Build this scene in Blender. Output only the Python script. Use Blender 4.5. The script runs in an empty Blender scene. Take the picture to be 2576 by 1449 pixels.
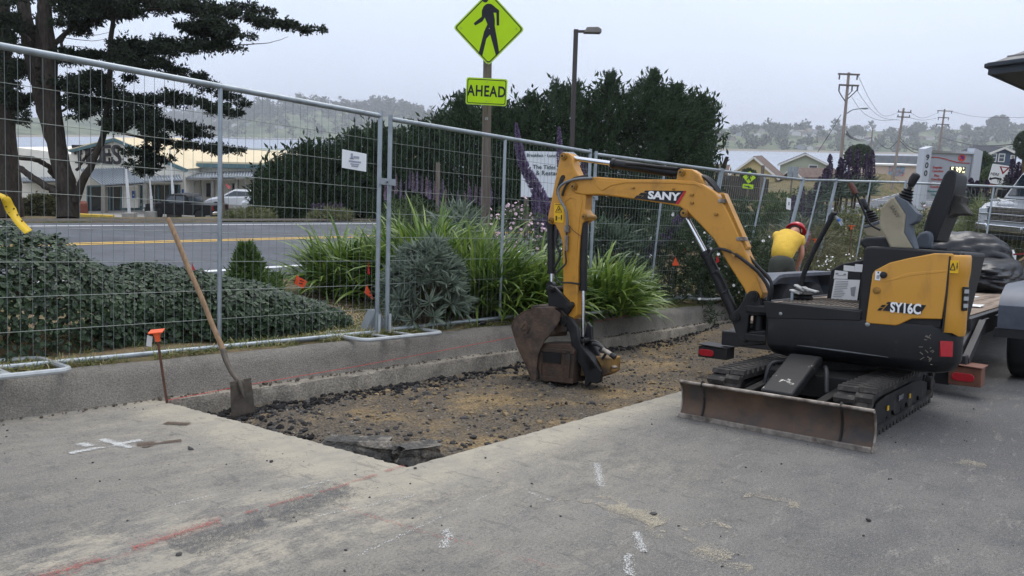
import bpy, bmesh, math, random
import numpy as np
from mathutils import Vector, Matrix

random.seed(7)
RNG = np.random.default_rng(7)
SC = bpy.context.scene
COL = SC.collection
PI = math.pi

# ------------------------------------------------------------------ camera, measured from the photograph
# (pixel units of a 2575 x 1449 copy of the photograph; lens 26.6 mm equivalent)
FPX, CX, CY = 1900.0, 1287.5, 724.5
CAM = Vector((0.0, 0.0, 1.16))


def ray(x, y):
    return Vector((x - CX, CY - y, -FPX))


def plane_up(y0, s):
    u = ray(2575, y0 + 2575 * s).cross(ray(0, y0)).normalized()
    return u if u.y > 0 else -u


_U = plane_up(352 - .021 * CX, .021)            # true vertical, from the far shore and the poles
_F = Vector((0, 0, -1)); _F = (_F - _U * _F.dot(_U)).normalized()
_X = _F.cross(_U)
RW = Matrix((_X, _F, _U))                        # camera axes -> world
# the sloping parking lot: its own plane, X along the kerb, Y towards the road
_n = plane_up(574, .0279)
_lx = ray(2900, 574 + .0279 * 2900).normalized()
_ly = _n.cross(_lx)
LH = 1.15
LX, LY, LZ = RW @ _lx, RW @ _ly, RW @ _n
LO = CAM - LZ * LH
LOTM = Matrix(((LX.x, LY.x, LZ.x, LO.x), (LX.y, LY.y, LZ.y, LO.y), (LX.z, LY.z, LZ.z, LO.z), (0, 0, 0, 1)))
LOTI = LOTM.inverted()


def P(x, y, d):                                  # a point at depth d, world
    return CAM + RW @ (ray(x, y) * (d / FPX))


def PL(x, y, d):
    return LOTI @ P(x, y, d)


def G(x, y, z=0.0):                              # on the plane z of the lot, lot coordinates
    r = ray(x, y); t = (LH - z) / -r.dot(_n); p = r * t
    return Vector((p.dot(_lx), p.dot(_ly), z))


def oP(x, y, p0, nrm):                           # on any lot-space plane
    r = ray(x, y); rl = Vector((r.dot(_lx), r.dot(_ly), r.dot(_n))); c = Vector((0, 0, LH))
    t = (Vector(p0) - c).dot(nrm) / rl.dot(nrm)
    return c + rl * t


def oX(x, y, c): return oP(x, y, (c, 0, 0), Vector((1, 0, 0)))
def oY(x, y, c): return oP(x, y, (0, c, 0), Vector((0, 1, 0)))
def lotw(x, y, z=0): return LOTM @ Vector((x, y, z))


cam = bpy.data.cameras.new('camera')
cam.sensor_width = 36; cam.lens = 36 * FPX / 2575; cam.clip_start = .05; cam.clip_end = 12000
camo = bpy.data.objects.new('camera', cam); COL.objects.link(camo)
camo.matrix_world = Matrix.Translation(CAM) @ RW.to_4x4()
SC.camera = camo

# ------------------------------------------------------------------ overcast sky, soft sun, exposure
W = bpy.data.worlds.new('World'); SC.world = W; W.use_nodes = True
nt = W.node_tree; nt.nodes.clear()
wo = nt.nodes.new('ShaderNodeOutputWorld'); bg = nt.nodes.new('ShaderNodeBackground')
sky = nt.nodes.new('ShaderNodeTexSky'); sky.sky_type = 'NISHITA'; sky.sun_disc = False
SUN_EL, SUN_AZ = math.radians(58), math.radians(25)
sky.sun_elevation = SUN_EL; sky.sun_rotation = SUN_AZ; sky.dust_density = 4; sky.air_density = 1.5
tc = nt.nodes.new('ShaderNodeTexCoord'); sp = nt.nodes.new('ShaderNodeSeparateXYZ')
nt.links.new(tc.outputs['Generated'], sp.inputs[0])
mr = nt.nodes.new('ShaderNodeMapRange'); mr.inputs[1].default_value = 0; mr.inputs[2].default_value = 1
mr.inputs[3].default_value = 0; mr.inputs[4].default_value = 1
nt.links.new(sp.outputs['Z'], mr.inputs[0])
cl = nt.nodes.new('ShaderNodeMixRGB')           # an even cloud deck, brighter overhead as every overcast sky
cl.inputs[1].default_value = (4.3, 4.98, 6.35, 1); cl.inputs[2].default_value = (7.6, 8.0, 9.0, 1)
nt.links.new(mr.outputs[0], cl.inputs[0])
nz = nt.nodes.new('ShaderNodeTexNoise'); nz.inputs['Scale'].default_value = 2.2; nz.inputs['Detail'].default_value = 5
nt.links.new(tc.outputs['Generated'], nz.inputs['Vector'])
nr = nt.nodes.new('ShaderNodeMapRange'); nr.inputs[1].default_value = .3; nr.inputs[2].default_value = .7
nr.inputs[3].default_value = .94; nr.inputs[4].default_value = 1.06
nt.links.new(nz.outputs['Fac'], nr.inputs[0])
mu = nt.nodes.new('ShaderNodeMixRGB'); mu.blend_type = 'MULTIPLY'; mu.inputs[0].default_value = 1
nt.links.new(cl.outputs[0], mu.inputs[1]); nt.links.new(nr.outputs[0], mu.inputs[2])
mx = nt.nodes.new('ShaderNodeMixRGB'); mx.inputs[0].default_value = .9
nt.links.new(sky.outputs[0], mx.inputs[1]); nt.links.new(mu.outputs[0], mx.inputs[2])
nt.links.new(mx.outputs[0], bg.inputs[0]); bg.inputs[1].default_value = .15
nt.links.new(bg.outputs[0], wo.inputs[0])
sl = bpy.data.lights.new('sun', 'SUN'); sl.energy = 1.1; sl.angle = math.radians(25); sl.color = (1, .96, .9)
so = bpy.data.objects.new('sun', sl); COL.objects.link(so)
sd = Vector((math.sin(SUN_AZ) * math.cos(SUN_EL), math.cos(SUN_AZ) * math.cos(SUN_EL), math.sin(SUN_EL)))
so.rotation_euler = sd.to_track_quat('Z', 'Y').to_euler()
so.location = (0, 0, 30)
SC.view_settings.view_transform = 'Standard'; SC.view_settings.look = 'None'
SC.view_settings.exposure = 0.25; SC.view_settings.gamma = 1
SC.cycles.max_bounces = 4; SC.cycles.diffuse_bounces = 2; SC.cycles.glossy_bounces = 2; SC.cycles.transmission_bounces = 3; SC.cycles.transparent_max_bounces = 8; SC.cycles.volume_bounces = 0
SC.cycles.use_denoising = True; SC.cycles.adaptive_threshold = .02


# ------------------------------------------------------------------ materials
def lin(c):
    c = c / 255.0
    return c / 12.92 if c <= .04045 else ((c + .055) / 1.055) ** 2.4


def S(r, g, b): return (lin(r), lin(g), lin(b), 1)


MATS = {}


def mat(name, c, rough=.6, metal=0.0, var=.12, scale=6.0, bump=0.0, bscale=60.0, c2=None, m2=(.45, .65), s2=3.0,
        spec=.4, trans=0.0, coat=0.0, emit=0.0, alpha=1.0, det=4.0, glass=0.0, stretch=None, rvar=0.0):
    """Principled material: base colour, small-scale mottling (var), a second colour in noise patches (c2)."""
    if name in MATS: return MATS[name]
    m = bpy.data.materials.new(name); m.use_nodes = True; MATS[name] = m
    t = m.node_tree; N = t.nodes; L = t.links; b = N['Principled BSDF']; out = N['Material Output']
    tc = N.new('ShaderNodeTexCoord'); vec = tc.outputs['Object']
    if stretch:
        mp = N.new('ShaderNodeMapping'); mp.inputs['Scale'].default_value = stretch; L.new(vec, mp.inputs[0]); vec = mp.outputs[0]
    b.inputs['Roughness'].default_value = rough; b.inputs['Metallic'].default_value = metal
    b.inputs['Specular IOR Level'].default_value = spec; b.inputs['Coat Weight'].default_value = coat
    col = None
    if c2 is not None:
        n2 = N.new('ShaderNodeTexNoise'); n2.inputs['Scale'].default_value = s2; n2.inputs['Detail'].default_value = 6
        n2.inputs['Roughness'].default_value = .65; L.new(vec, n2.inputs['Vector'])
        r2 = N.new('ShaderNodeMapRange'); r2.inputs[1].default_value = m2[0]; r2.inputs[2].default_value = m2[1]; L.new(n2.outputs['Fac'], r2.inputs[0])
        mx = N.new('ShaderNodeMixRGB'); mx.inputs[1].default_value = c; mx.inputs[2].default_value = c2
        L.new(r2.outputs[0], mx.inputs[0]); col = mx.outputs[0]
    if var:
        n1 = N.new('ShaderNodeTexNoise'); n1.inputs['Scale'].default_value = scale; n1.inputs['Detail'].default_value = det
        L.new(vec, n1.inputs['Vector'])
        r1 = N.new('ShaderNodeMapRange'); r1.inputs[1].default_value = .3; r1.inputs[2].default_value = .7
        r1.inputs[3].default_value = 1 - var; r1.inputs[4].default_value = 1 + var; L.new(n1.outputs['Fac'], r1.inputs[0])
        mm = N.new('ShaderNodeMixRGB'); mm.blend_type = 'MULTIPLY'; mm.inputs[0].default_value = 1
        if col: L.new(col, mm.inputs[1])
        else: mm.inputs[1].default_value = c
        L.new(r1.outputs[0], mm.inputs[2]); col = mm.outputs[0]
        if rvar:
            rr = N.new('ShaderNodeMapRange'); rr.inputs[1].default_value = .3; rr.inputs[2].default_value = .7
            rr.inputs[3].default_value = rough - rvar; rr.inputs[4].default_value = rough + rvar
            L.new(n1.outputs['Fac'], rr.inputs[0]); L.new(rr.outputs[0], b.inputs['Roughness'])
    if col: L.new(col, b.inputs['Base Color'])
    else: b.inputs['Base Color'].default_value = c
    if bump:
        n3 = N.new('ShaderNodeTexNoise'); n3.inputs['Scale'].default_value = bscale; n3.inputs['Detail'].default_value = 5
        L.new(vec, n3.inputs['Vector'])
        bp = N.new('ShaderNodeBump'); bp.inputs['Strength'].default_value = min(1, bump); bp.inputs['Distance'].default_value = .02
        L.new(n3.outputs['Fac'], bp.inputs['Height']); L.new(bp.outputs[0], b.inputs['Normal'])
    if emit:
        b.inputs['Emission Color'].default_value = c; b.inputs['Emission Strength'].default_value = emit
    if glass:
        b.inputs['Transmission Weight'].default_value = glass
    if trans:
        tr = N.new('ShaderNodeBsdfTranslucent'); ms = N.new('ShaderNodeMixShader'); ms.inputs[0].default_value = trans
        if col: L.new(col, tr.inputs[0])
        else: tr.inputs[0].default_value = c
        L.new(b.outputs[0], ms.inputs[1]); L.new(tr.outputs[0], ms.inputs[2]); L.new(ms.outputs[0], out.inputs[0])
    return m


def leafmat(name, c, c2=None, rough=.55, trans=.3, spec=.35):
    """Foliage: colour varies leaf by leaf (random per island) between c and c2."""
    if name in MATS: return MATS[name]
    m = bpy.data.materials.new(name); m.use_nodes = True; MATS[name] = m
    t = m.node_tree; N = t.nodes; L = t.links; b = N['Principled BSDF']; out = N['Material Output']
    g = N.new('ShaderNodeNewGeometry'); mx = N.new('ShaderNodeMixRGB')
    mx.inputs[1].default_value = c; mx.inputs[2].default_value = c2 or tuple(min(1, v * 1.9) for v in c[:3]) + (1,)
    L.new(g.outputs['Random Per Island'], mx.inputs[0])
    L.new(mx.outputs[0], b.inputs['Base Color']); b.inputs['Roughness'].default_value = rough
    b.inputs['Specular IOR Level'].default_value = spec
    tr = N.new('ShaderNodeBsdfTranslucent'); L.new(mx.outputs[0], tr.inputs[0])
    ms = N.new('ShaderNodeMixShader'); ms.inputs[0].default_value = trans
    L.new(b.outputs[0], ms.inputs[1]); L.new(tr.outputs[0], ms.inputs[2]); L.new(ms.outputs[0], out.inputs[0])
    return m


# ------------------------------------------------------------------ mesh helpers
ORG = {}


def npmesh(name, V, F, mats=(), smooth=False, angle=None, mi=None):
    V = np.asarray(V, np.float32).reshape(-1, 3)
    me = bpy.data.meshes.new(name)
    if isinstance(F, np.ndarray):
        k = F.shape[1]; n = F.shape[0]
        me.vertices.add(len(V)); me.vertices.foreach_set('co', V.ravel())
        me.loops.add(n * k); me.loops.foreach_set('vertex_index', F.astype(np.int32).ravel())
        me.polygons.add(n); me.polygons.foreach_set('loop_start', np.arange(0, n * k, k, dtype=np.int32))
        me.update(calc_edges=True)
    else:
        me.from_pydata(V.tolist(), [], F)
    if not isinstance(mats, (list, tuple)): mats = [mats]
    for m in mats: me.materials.append(m)
    if mi is not None: me.polygons.foreach_set('material_index', np.asarray(mi, np.int32))
    me.polygons.foreach_set('use_smooth', np.full(len(me.polygons), bool(smooth)))
    me.update()
    if smooth and angle: me.set_sharp_from_angle(angle=math.radians(angle))
    return me


def tagit(o, label=None, cat=None, group=None, kind=None):
    if label: o['label'] = label
    if cat: o['category'] = cat
    if group: o['group'] = group
    if kind: o['kind'] = kind
    return o


def thing(name, label, cat, o=(0, 0, 0), frame='lot', group=None, rz=0.0, local=False, mtx=None):
    e = bpy.data.objects.new(name, None); COL.objects.link(e); e.empty_display_size = .1
    m = Matrix.Translation(Vector(o)) @ Matrix.Rotation(rz, 4, 'Z')
    if mtx is not None: m = mtx
    e.matrix_world = (LOTM @ m) if frame == 'lot' else m
    tagit(e, label, cat, group)
    ORG[e.name] = Vector((0, 0, 0)) if local else Vector(o)
    return e


def link(name, me, parent=None, frame=None, o=(0, 0, 0), rz=0.0):
    ob = bpy.data.objects.new(name, me); COL.objects.link(ob)
    if parent is not None:
        ob.parent = parent; ORG[ob.name] = ORG.get(parent.name, Vector((0, 0, 0)))
    else:
        m = Matrix.Translation(Vector(o)) @ Matrix.Rotation(rz, 4, 'Z')
        ob.matrix_world = (LOTM @ m) if frame == 'lot' else m
        ORG[ob.name] = Vector(o)
    return ob


def copy_tree(o, parent=None):
    c = o.copy(); COL.objects.link(c); c.parent = parent; ORG[c.name] = ORG.get(o.name, Vector((0, 0, 0)))
    for ch in list(o.children): copy_tree(ch, c)
    return c


class MB:
    def __init__(s): s.V = []; s.F = []; s.M = []

    def add(s, V, F, m=0):
        k = len(s.V); s.V += [tuple(v) for v in V]
        for f in F: s.F.append([i + k for i in f]); s.M.append(m)
        return s

    def bb(s, x0, x1, y0, y1, z0, z1, m=0):
        return s.add([(x0, y0, z0), (x1, y0, z0), (x1, y1, z0), (x0, y1, z0), (x0, y0, z1), (x1, y0, z1), (x1, y1, z1), (x0, y1, z1)],
                     [(0, 3, 2, 1), (4, 5, 6, 7), (0, 1, 5, 4), (1, 2, 6, 5), (2, 3, 7, 6), (3, 0, 4, 7)], m)

    def box(s, c, sz, rot=None, m=0):
        x, y, z = sz[0] / 2, sz[1] / 2, sz[2] / 2; c = Vector(c)
        vs = [Vector(v) for v in ((-x, -y, -z), (x, -y, -z), (x, y, -z), (-x, y, -z), (-x, -y, z), (x, -y, z), (x, y, z), (-x, y, z))]
        if rot is not None: vs = [rot @ v for v in vs]
        return s.add([v + c for v in vs], [(0, 3, 2, 1), (4, 5, 6, 7), (0, 1, 5, 4), (1, 2, 6, 5), (2, 3, 7, 6), (3, 0, 4, 7)], m)

    def bar(s, p0, p1, w, h, up=(0, 0, 1), m=0):
        p0 = Vector(p0); p1 = Vector(p1); d = (p1 - p0).normalized(); u = Vector(up)
        a = d.cross(u)
        if a.length < 1e-4: a = d.cross(Vector((1, 0, 0)))
        a.normalize(); b = a.cross(d); a *= w / 2; b *= h / 2
        return s.add([p0 - a - b, p0 + a - b, p0 + a + b, p0 - a + b, p1 - a - b, p1 + a - b, p1 + a + b, p1 - a + b],
                     [(0, 1, 2, 3), (4, 7, 6, 5), (0, 4, 5, 1), (1, 5, 6, 2), (2, 6, 7, 3), (3, 7, 4, 0)], m)

    def cyl(s, p0, p1, r0, r1=None, n=12, m=0, caps=True):
        return s.tube([p0, p1], [r0, r0 if r1 is None else r1], n, m, caps)

    def tube(s, pts, r, n=8, m=0, caps=True, sq=(1, 1)):
        pts = [Vector(p) for p in pts]; K = len(pts)
        if not isinstance(r, (list, tuple)): r = [r] * K
        V = []; a = None
        for i, p in enumerate(pts):
            d = (pts[min(i + 1, K - 1)] - pts[max(i - 1, 0)]).normalized()
            if a is None:
                a = d.cross(Vector((0, 0, 1)))
                if a.length < .05: a = d.cross(Vector((1, 0, 0)))
            a = (a - d * a.dot(d)).normalized(); b = d.cross(a)
            for j in range(n):
                t = 2 * PI * j / n; V.append(p + a * (math.cos(t) * r[i] * sq[0]) + b * (math.sin(t) * r[i] * sq[1]))
        Fs = [(i * n + j, i * n + (j + 1) % n, (i + 1) * n + (j + 1) % n, (i + 1) * n + j) for i in range(K - 1) for j in range(n)]
        if caps: Fs += [tuple(range(n - 1, -1, -1)), tuple((K - 1) * n + j for j in range(n))]
        return s.add(V, Fs, m)

    def prism(s, poly, vec, m=0):
        """poly: list of 3D points (planar), extruded by vec."""
        vec = Vector(vec); A = [Vector(p) for p in poly]; n = len(A)
        nrm = Vector((0, 0, 0))
        for i in range(n): nrm += A[i].cross(A[(i + 1) % n])
        if nrm.dot(vec) > 0: A = A[::-1]
        B = [p + vec for p in A]
        return s.add(A + B, [tuple(range(n)), tuple(range(2 * n - 1, n - 1, -1))] + [(i, i + n, (i + 1) % n + n, (i + 1) % n) for i in range(n)], m)

    def sphere(s, c, r, sc=(1, 1, 1), nu=12, nv=8, m=0, rot=None):
        V = []; c = Vector(c)
        for i in range(nv + 1):
            ph = PI * i / nv
            for j in range(nu):
                th = 2 * PI * j / nu
                v = Vector((math.sin(ph) * math.cos(th) * sc[0], math.sin(ph) * math.sin(th) * sc[1], math.cos(ph) * sc[2])) * r
                V.append(c + (rot @ v if rot is not None else v))
        return s.add(V, [(i * nu + j, (i + 1) * nu + j, (i + 1) * nu + (j + 1) % nu, i * nu + (j + 1) % nu) for i in range(nv) for j in range(nu)], m)

    def lathe(s, c, prof, n=16, axis=(0, 0, 1), m=0):
        """prof: list of (r, h) along axis from c."""
        ax = Vector(axis).normalized(); c = Vector(c)
        a = ax.orthogonal().normalized(); b = ax.cross(a); V = []
        for r, h in prof:
            for j in range(n):
                t = 2 * PI * j / n; V.append(c + ax * h + (a * math.cos(t) + b * math.sin(t)) * r)
        K = len(prof)
        Fs = [(i * n + j, i * n + (j + 1) % n, (i + 1) * n + (j + 1) % n, (i + 1) * n + j) for i in range(K - 1) for j in range(n)]
        Fs += [tuple(range(n - 1, -1, -1)), tuple((K - 1) * n + j for j in range(n))]
        return s.add(V, Fs, m)

    def grid(s, fn, nu, nv, m=0):
        V = [fn(i / nu, j / nv) for j in range(nv + 1) for i in range(nu + 1)]
        w = nu + 1
        return s.add(V, [(j * w + i, j * w + i + 1, (j + 1) * w + i + 1, (j + 1) * w + i) for j in range(nv) for i in range(nu)], m)

    def quad(s, a, b, c, d, m=0): return s.add([a, b, c, d], [(0, 1, 2, 3)], m)

    def mesh(s, name, mats, off=(0, 0, 0), smooth=True, angle=32):
        if not isinstance(mats, (list, tuple)): mats = [mats]
        me = bpy.data.meshes.new(name); o = Vector(off)
        me.from_pydata([(v[0] - o.x, v[1] - o.y, v[2] - o.z) for v in s.V], [], s.F)
        for mm in mats: me.materials.append(mm)
        me.polygons.foreach_set('material_index', s.M)
        bm = bmesh.new(); bm.from_mesh(me); bmesh.ops.recalc_face_normals(bm, faces=bm.faces); bm.to_mesh(me); bm.free()
        me.polygons.foreach_set('use_smooth', [smooth] * len(me.polygons)); me.update()
        if smooth: me.set_sharp_from_angle(angle=math.radians(angle))
        return me

    def part(s, name, mats, parent, bevel=0, smooth=True, angle=32, seg=2):
        ob = link(name, s.mesh(name, mats, ORG.get(parent.name, (0, 0, 0)), smooth, angle), parent)
        if bevel:
            b = ob.modifiers.new('bevel', 'BEVEL'); b.width = bevel; b.segments = seg; b.limit_method = 'ANGLE'; b.angle_limit = math.radians(40)
        return ob

    def obj(s, name, mats, label=None, cat=None, o=(0, 0, 0), frame='lot', group=None, kind=None, bevel=0, smooth=True, angle=32):
        ob = link(name, s.mesh(name, mats, o, smooth, angle), None, frame, o)
        if bevel:
            b = ob.modifiers.new('bevel', 'BEVEL'); b.width = bevel; b.segments = 2; b.limit_method = 'ANGLE'; b.angle_limit = math.radians(40)
        return tagit(ob, label, cat, group, kind)


TXT = {}


def text_mesh(s, size=1.0, ext=.005, mats=(), space=1.0, bold=0.0):
    c = bpy.data.curves.new('txt', 'FONT'); c.body = s; c.size = size; c.extrude = ext; c.align_x = 'CENTER'; c.align_y = 'CENTER'
    c.space_character = space; c.offset = bold; c.resolution_u = 4
    o = bpy.data.objects.new('txt', c); COL.objects.link(o)
    me = bpy.data.meshes.new_from_object(o)
    bpy.data.objects.remove(o); bpy.data.curves.remove(c)
    me.materials.clear()
    for m in (mats if isinstance(mats, (list, tuple)) else [mats]): me.materials.append(m)
    return me


def text_part(name, s, size, parent, p, xdir, ydir, mats, ext=.003, space=1.0, bold=0.0, sx=1.0, width=None):
    """Lettering centred at p (parent's authored frame), running along xdir with its tops towards ydir."""
    me = text_mesh(s, size, ext, mats, space, bold)
    if width:
        k = [v.co.x for v in me.vertices]; sc = width / (max(k) - min(k)); me.transform(Matrix.Diagonal((sc, sc, 1, 1)))
    x = Vector(xdir).normalized(); y = (Vector(ydir) - x * Vector(ydir).dot(x)).normalized(); z = x.cross(y)
    M4 = Matrix(((x.x, y.x, z.x, 0), (x.y, y.y, z.y, 0), (x.z, y.z, z.z, 0), (0, 0, 0, 1)))
    me.transform(Matrix.Translation(Vector(p) - ORG.get(parent.name, Vector((0, 0, 0)))) @ M4 @ Matrix.Diagonal((sx, 1, 1, 1)))
    return link(name, me, parent)


def vnoise(x, y, seed=0):
    """cheap smooth value noise, arrays or floats"""
    x = np.asarray(x, float); y = np.asarray(y, float)
    xi = np.floor(x); yi = np.floor(y); xf = x - xi; yf = y - yi

    def h(a, b):
        v = np.sin(a * 127.1 + b * 311.7 + seed * 74.7) * 43758.5453
        return v - np.floor(v)
    u = xf * xf * (3 - 2 * xf); v = yf * yf * (3 - 2 * yf)
    return (h(xi, yi) * (1 - u) + h(xi + 1, yi) * u) * (1 - v) + (h(xi, yi + 1) * (1 - u) + h(xi + 1, yi + 1) * u) * v


def fbm(x, y, seed=0, o=4):
    t = 0; a = .5
    for k in range(o): t = t + a * vnoise(np.asarray(x) * 2 ** k, np.asarray(y) * 2 ** k, seed + k); a *= .5
    return t


# ------------------------------------------------------------------ parking lot, cut-out, gutter, kerb
TX0, TX1, TY0, TY1, TZ = 2.46, 13.6, 2.815, 5.085, -.135


def asphalt_lot():
    m = bpy.data.materials.new('dusty_asphalt'); m.use_nodes = True
    t = m.node_tree; N = t.nodes; L = t.links; b = N['Principled BSDF']
    tc = N.new('ShaderNodeTexCoord'); vec = tc.outputs['Object']
    sp = N.new('ShaderNodeSeparateXYZ'); L.new(vec, sp.inputs[0])

    def noise(sc, det=5, rough=.6, stretch=None, seed=0):
        n = N.new('ShaderNodeTexNoise'); n.inputs['Scale'].default_value = sc; n.inputs['Detail'].default_value = det; n.inputs['Roughness'].default_value = rough
        mp = N.new('ShaderNodeMapping'); mp.inputs['Location'].default_value = (seed * 3.7, seed * 1.3, 0)
        if stretch: mp.inputs['Scale'].default_value = stretch[0]; mp.inputs['Rotation'].default_value = (0, 0, stretch[1])
        L.new(vec, mp.inputs[0]); L.new(mp.outputs[0], n.inputs['Vector'])
        return n.outputs['Fac']

    def rng(v, a, b_, c=0.0, d=1.0):
        r = N.new('ShaderNodeMapRange'); r.inputs[1].default_value = a; r.inputs[2].default_value = b_; r.inputs[3].default_value = c; r.inputs[4].default_value = d
        r.interpolation_type = 'SMOOTHSTEP'; L.new(v, r.inputs[0]); return r.outputs[0]

    def mth(op, a, b_=None, c=None):
        n = N.new('ShaderNodeMath'); n.operation = op
        for i, v in enumerate((a, b_, c)):
            if v is None: continue
            if isinstance(v, (int, float)): n.inputs[i].default_value = v
            else: L.new(v, n.inputs[i])
        return n.outputs[0]

    def mixc(f, a, b_):
        n = N.new('ShaderNodeMixRGB')
        if isinstance(f, (int, float)): n.inputs[0].default_value = f
        else: L.new(f, n.inputs[0])
        for i, v in ((1, a), (2, b_)):
            if isinstance(v, tuple): n.inputs[i].default_value = v
            else: L.new(v, n.inputs[i])
        return n.outputs[0]
    X, Y = sp.outputs['X'], sp.outputs['Y']
    # distance outside the cut-out (sand tracked out along its edges)
    dx = mth('MAXIMUM', mth('SUBTRACT', TX0, X), 0.0); dy = mth('MAXIMUM', mth('SUBTRACT', TY0, Y), 0.0)
    dist = mth('SQRT', mth('ADD', mth('MULTIPLY', dx, dx), mth('MULTIPLY', dy, dy)))
    big = noise(.8, 6, .6); mid = noise(3.0, 7, .72, ((1, 1.5, 1), .5), 1); fine = noise(260, 2, .6, None, 2); fine2 = noise(85, 4, .75, None, 3); grit = noise(24, 6, .8, None, 5)
    rub = noise(4.2, 8, .82, ((.8, 1.5, 1), -.1), 6); rub2 = noise(1.6, 8, .8, ((1, 1.7, 1), .35), 7)
    wob = mth('MULTIPLY', mth('SUBTRACT', rub, .5), .5)
    edge = rng(mth('ADD', dist, wob), .0, .5, 1, 0)
    near = rng(X, 2.6, 5.0, 1, .12)
    fade = mth('MULTIPLY', rng(mth('ADD', dist, mth('MULTIPLY', mth('SUBTRACT', big, .5), 1.6)), .1, 2.0, 1, 0), near)
    swath = mth('MULTIPLY', rng(mth('ABSOLUTE', mth('SUBTRACT', Y, 2.66)), .12, .62, 1, 0), rng(X, 2.7, 1.3, 0, 1))
    patch = mth('MULTIPLY', rng(rub2, .55, .68), mth('ADD', mth('MULTIPLY', near, .28), .05))
    dust = mth('ADD', mth('ADD', mth('MULTIPLY', edge, .98), mth('MULTIPLY', fade, rng(rub, .34, .66, .15, .85))),
               mth('ADD', mth('MULTIPLY', mth('MULTIPLY', swath, rng(rub, .42, .6)), .85), patch))
    dust = mth('MULTIPLY', dust, mth('ADD', .25, mth('MULTIPLY', grit, 1.5)))
    dust = mth('MINIMUM', mth('MULTIPLY', dust, rng(fine2, .34, .56, .62, 1.1)), .96)
    base = mixc(rng(big, .3, .7), S(108, 105, 100), S(135, 131, 124))
    base = mixc(mth('MULTIPLY', rng(mid, .42, .62), .45), base, S(84, 85, 87))
    far = rng(X, 2.8, 6.0)
    base = mixc(mth('MULTIPLY', far, .75), base, S(82, 82, 83))
    base = mixc(mth('MULTIPLY', rng(grit, .55, .7), .3), base, S(142, 140, 135))
    base = mixc(mth('MULTIPLY', rng(fine2, .53, .64), .5), base, S(158, 156, 150))
    base = mixc(mth('MULTIPLY', rng(fine2, .46, .36), .6), base, S(58, 59, 61))
    base = mixc(mth('MULTIPLY', rng(fine, .56, .68), .6), base, S(168, 165, 158))
    base = mixc(mth('MULTIPLY', rng(fine, .46, .34), .75), base, S(52, 53, 55))
    col = mixc(dust, base, mixc(rng(mid, .35, .65), S(160, 154, 140), S(180, 171, 152)))
    col = mixc(mth('MULTIPLY', rng(noise(1.3, 7, .75, ((.8, 1.6, 1), .3), 8), .58, .70), .4), col, S(72, 72, 73))
    col = mixc(mth('MULTIPLY', mth('MULTIPLY', rng(noise(6.5, 6, .7, ((.55, 2.0, 1), -.35), 13), .575, .62), rng(fine2, .4, .6)), .5), col, S(160, 155, 144))
    col = mixc(mth('MULTIPLY', rng(noise(7.5, 6, .7, ((2.0, .6, 1), .25), 14), .58, .62), .32), col, S(78, 78, 78))
    vein = mth('MULTIPLY', rng(mth('ABSOLUTE', mth('SUBTRACT', noise(1.7, 4, .65, None, 11), .5)), .0045, .0, 0, 1), .3)
    col = mixc(vein, col, S(58, 58, 58))
    L.new(col, b.inputs['Base Color']); b.inputs['Roughness'].default_value = .82; b.inputs['Specular IOR Level'].default_value = .3
    bp = N.new('ShaderNodeBump'); bp.inputs['Strength'].default_value = .7; bp.inputs['Distance'].default_value = .008
    L.new(mth('ADD', mth('ADD', fine, mth('MULTIPLY', fine2, 1.2)), grit), bp.inputs['Height']); L.new(bp.outputs[0], b.inputs['Normal'])
    return m


M_lot = asphalt_lot()
mb = MB()
rj = random.Random(3)


def jig(n, a): return [rj.uniform(-a, a) for _ in range(n)]


# the sheet is laid as four pieces round the cut-out, with a slightly ragged saw-cut edge
KY = 5.19                                        # foot of the kerb
nleft, nnear = 90, 260
eL = [(TX0 + j * 1 - .085 * (i / nleft), TY0 + (TY1 - TY0) * i / nleft) for i, j in enumerate(jig(nleft + 1, .009))]
eL[0] = (TX0 + .085, TY0); eL = [(x + .085 * (1 - i / nleft), y) for i, (x, y) in enumerate(eL)]; eL[0] = (TX0 + .085, TY0)
eN = [(TX0 + .085 + (TX1 - TX0 - .085) * i / nnear, TY0 + j) for i, j in enumerate(jig(nnear + 1, .007))]; eN[0] = eL[0]
X0, X1, Y0 = -9.0, 20.0, -14.0
for i in range(nleft):
    a, c = eL[i], eL[i + 1]
    mb.quad((X0, a[1], 0), (a[0], a[1], 0), (c[0], c[1], 0), (X0, c[1], 0))
    mb.quad((a[0], a[1], 0), (a[0], a[1], TZ - .05), (c[0], c[1], TZ - .05), (c[0], c[1], 0))
mb.quad((X0, TY1, 0), (eL[-1][0], TY1, 0), (eL[-1][0], KY + .1, 0), (X0, KY + .1, 0))
mb.quad((X0, Y0, 0), (eL[0][0], Y0, 0), (eL[0][0], TY0, 0), (X0, TY0, 0))
for i in range(nnear):
    a, c = eN[i], eN[i + 1]
    mb.quad((a[0], Y0, 0), (c[0], Y0, 0), (c[0], c[1], 0), (a[0], a[1], 0))
    mb.quad((a[0], a[1], 0), (c[0], c[1], 0), (c[0], c[1], TZ - .05), (a[0], a[1], TZ - .05))
mb.quad((TX1, Y0, 0), (X1, Y0, 0), (X1, KY + .1, 0), (TX1, KY + .1, 0))
mb.quad((TX1, TY0, 0), (TX1, KY, 0), (TX1, KY, TZ - .05), (TX1, TY0, TZ - .05))
lot = mb.obj('parking_lot', M_lot, 'grey dusty asphalt parking lot in the foreground', None, kind='structure', smooth=False)

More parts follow.
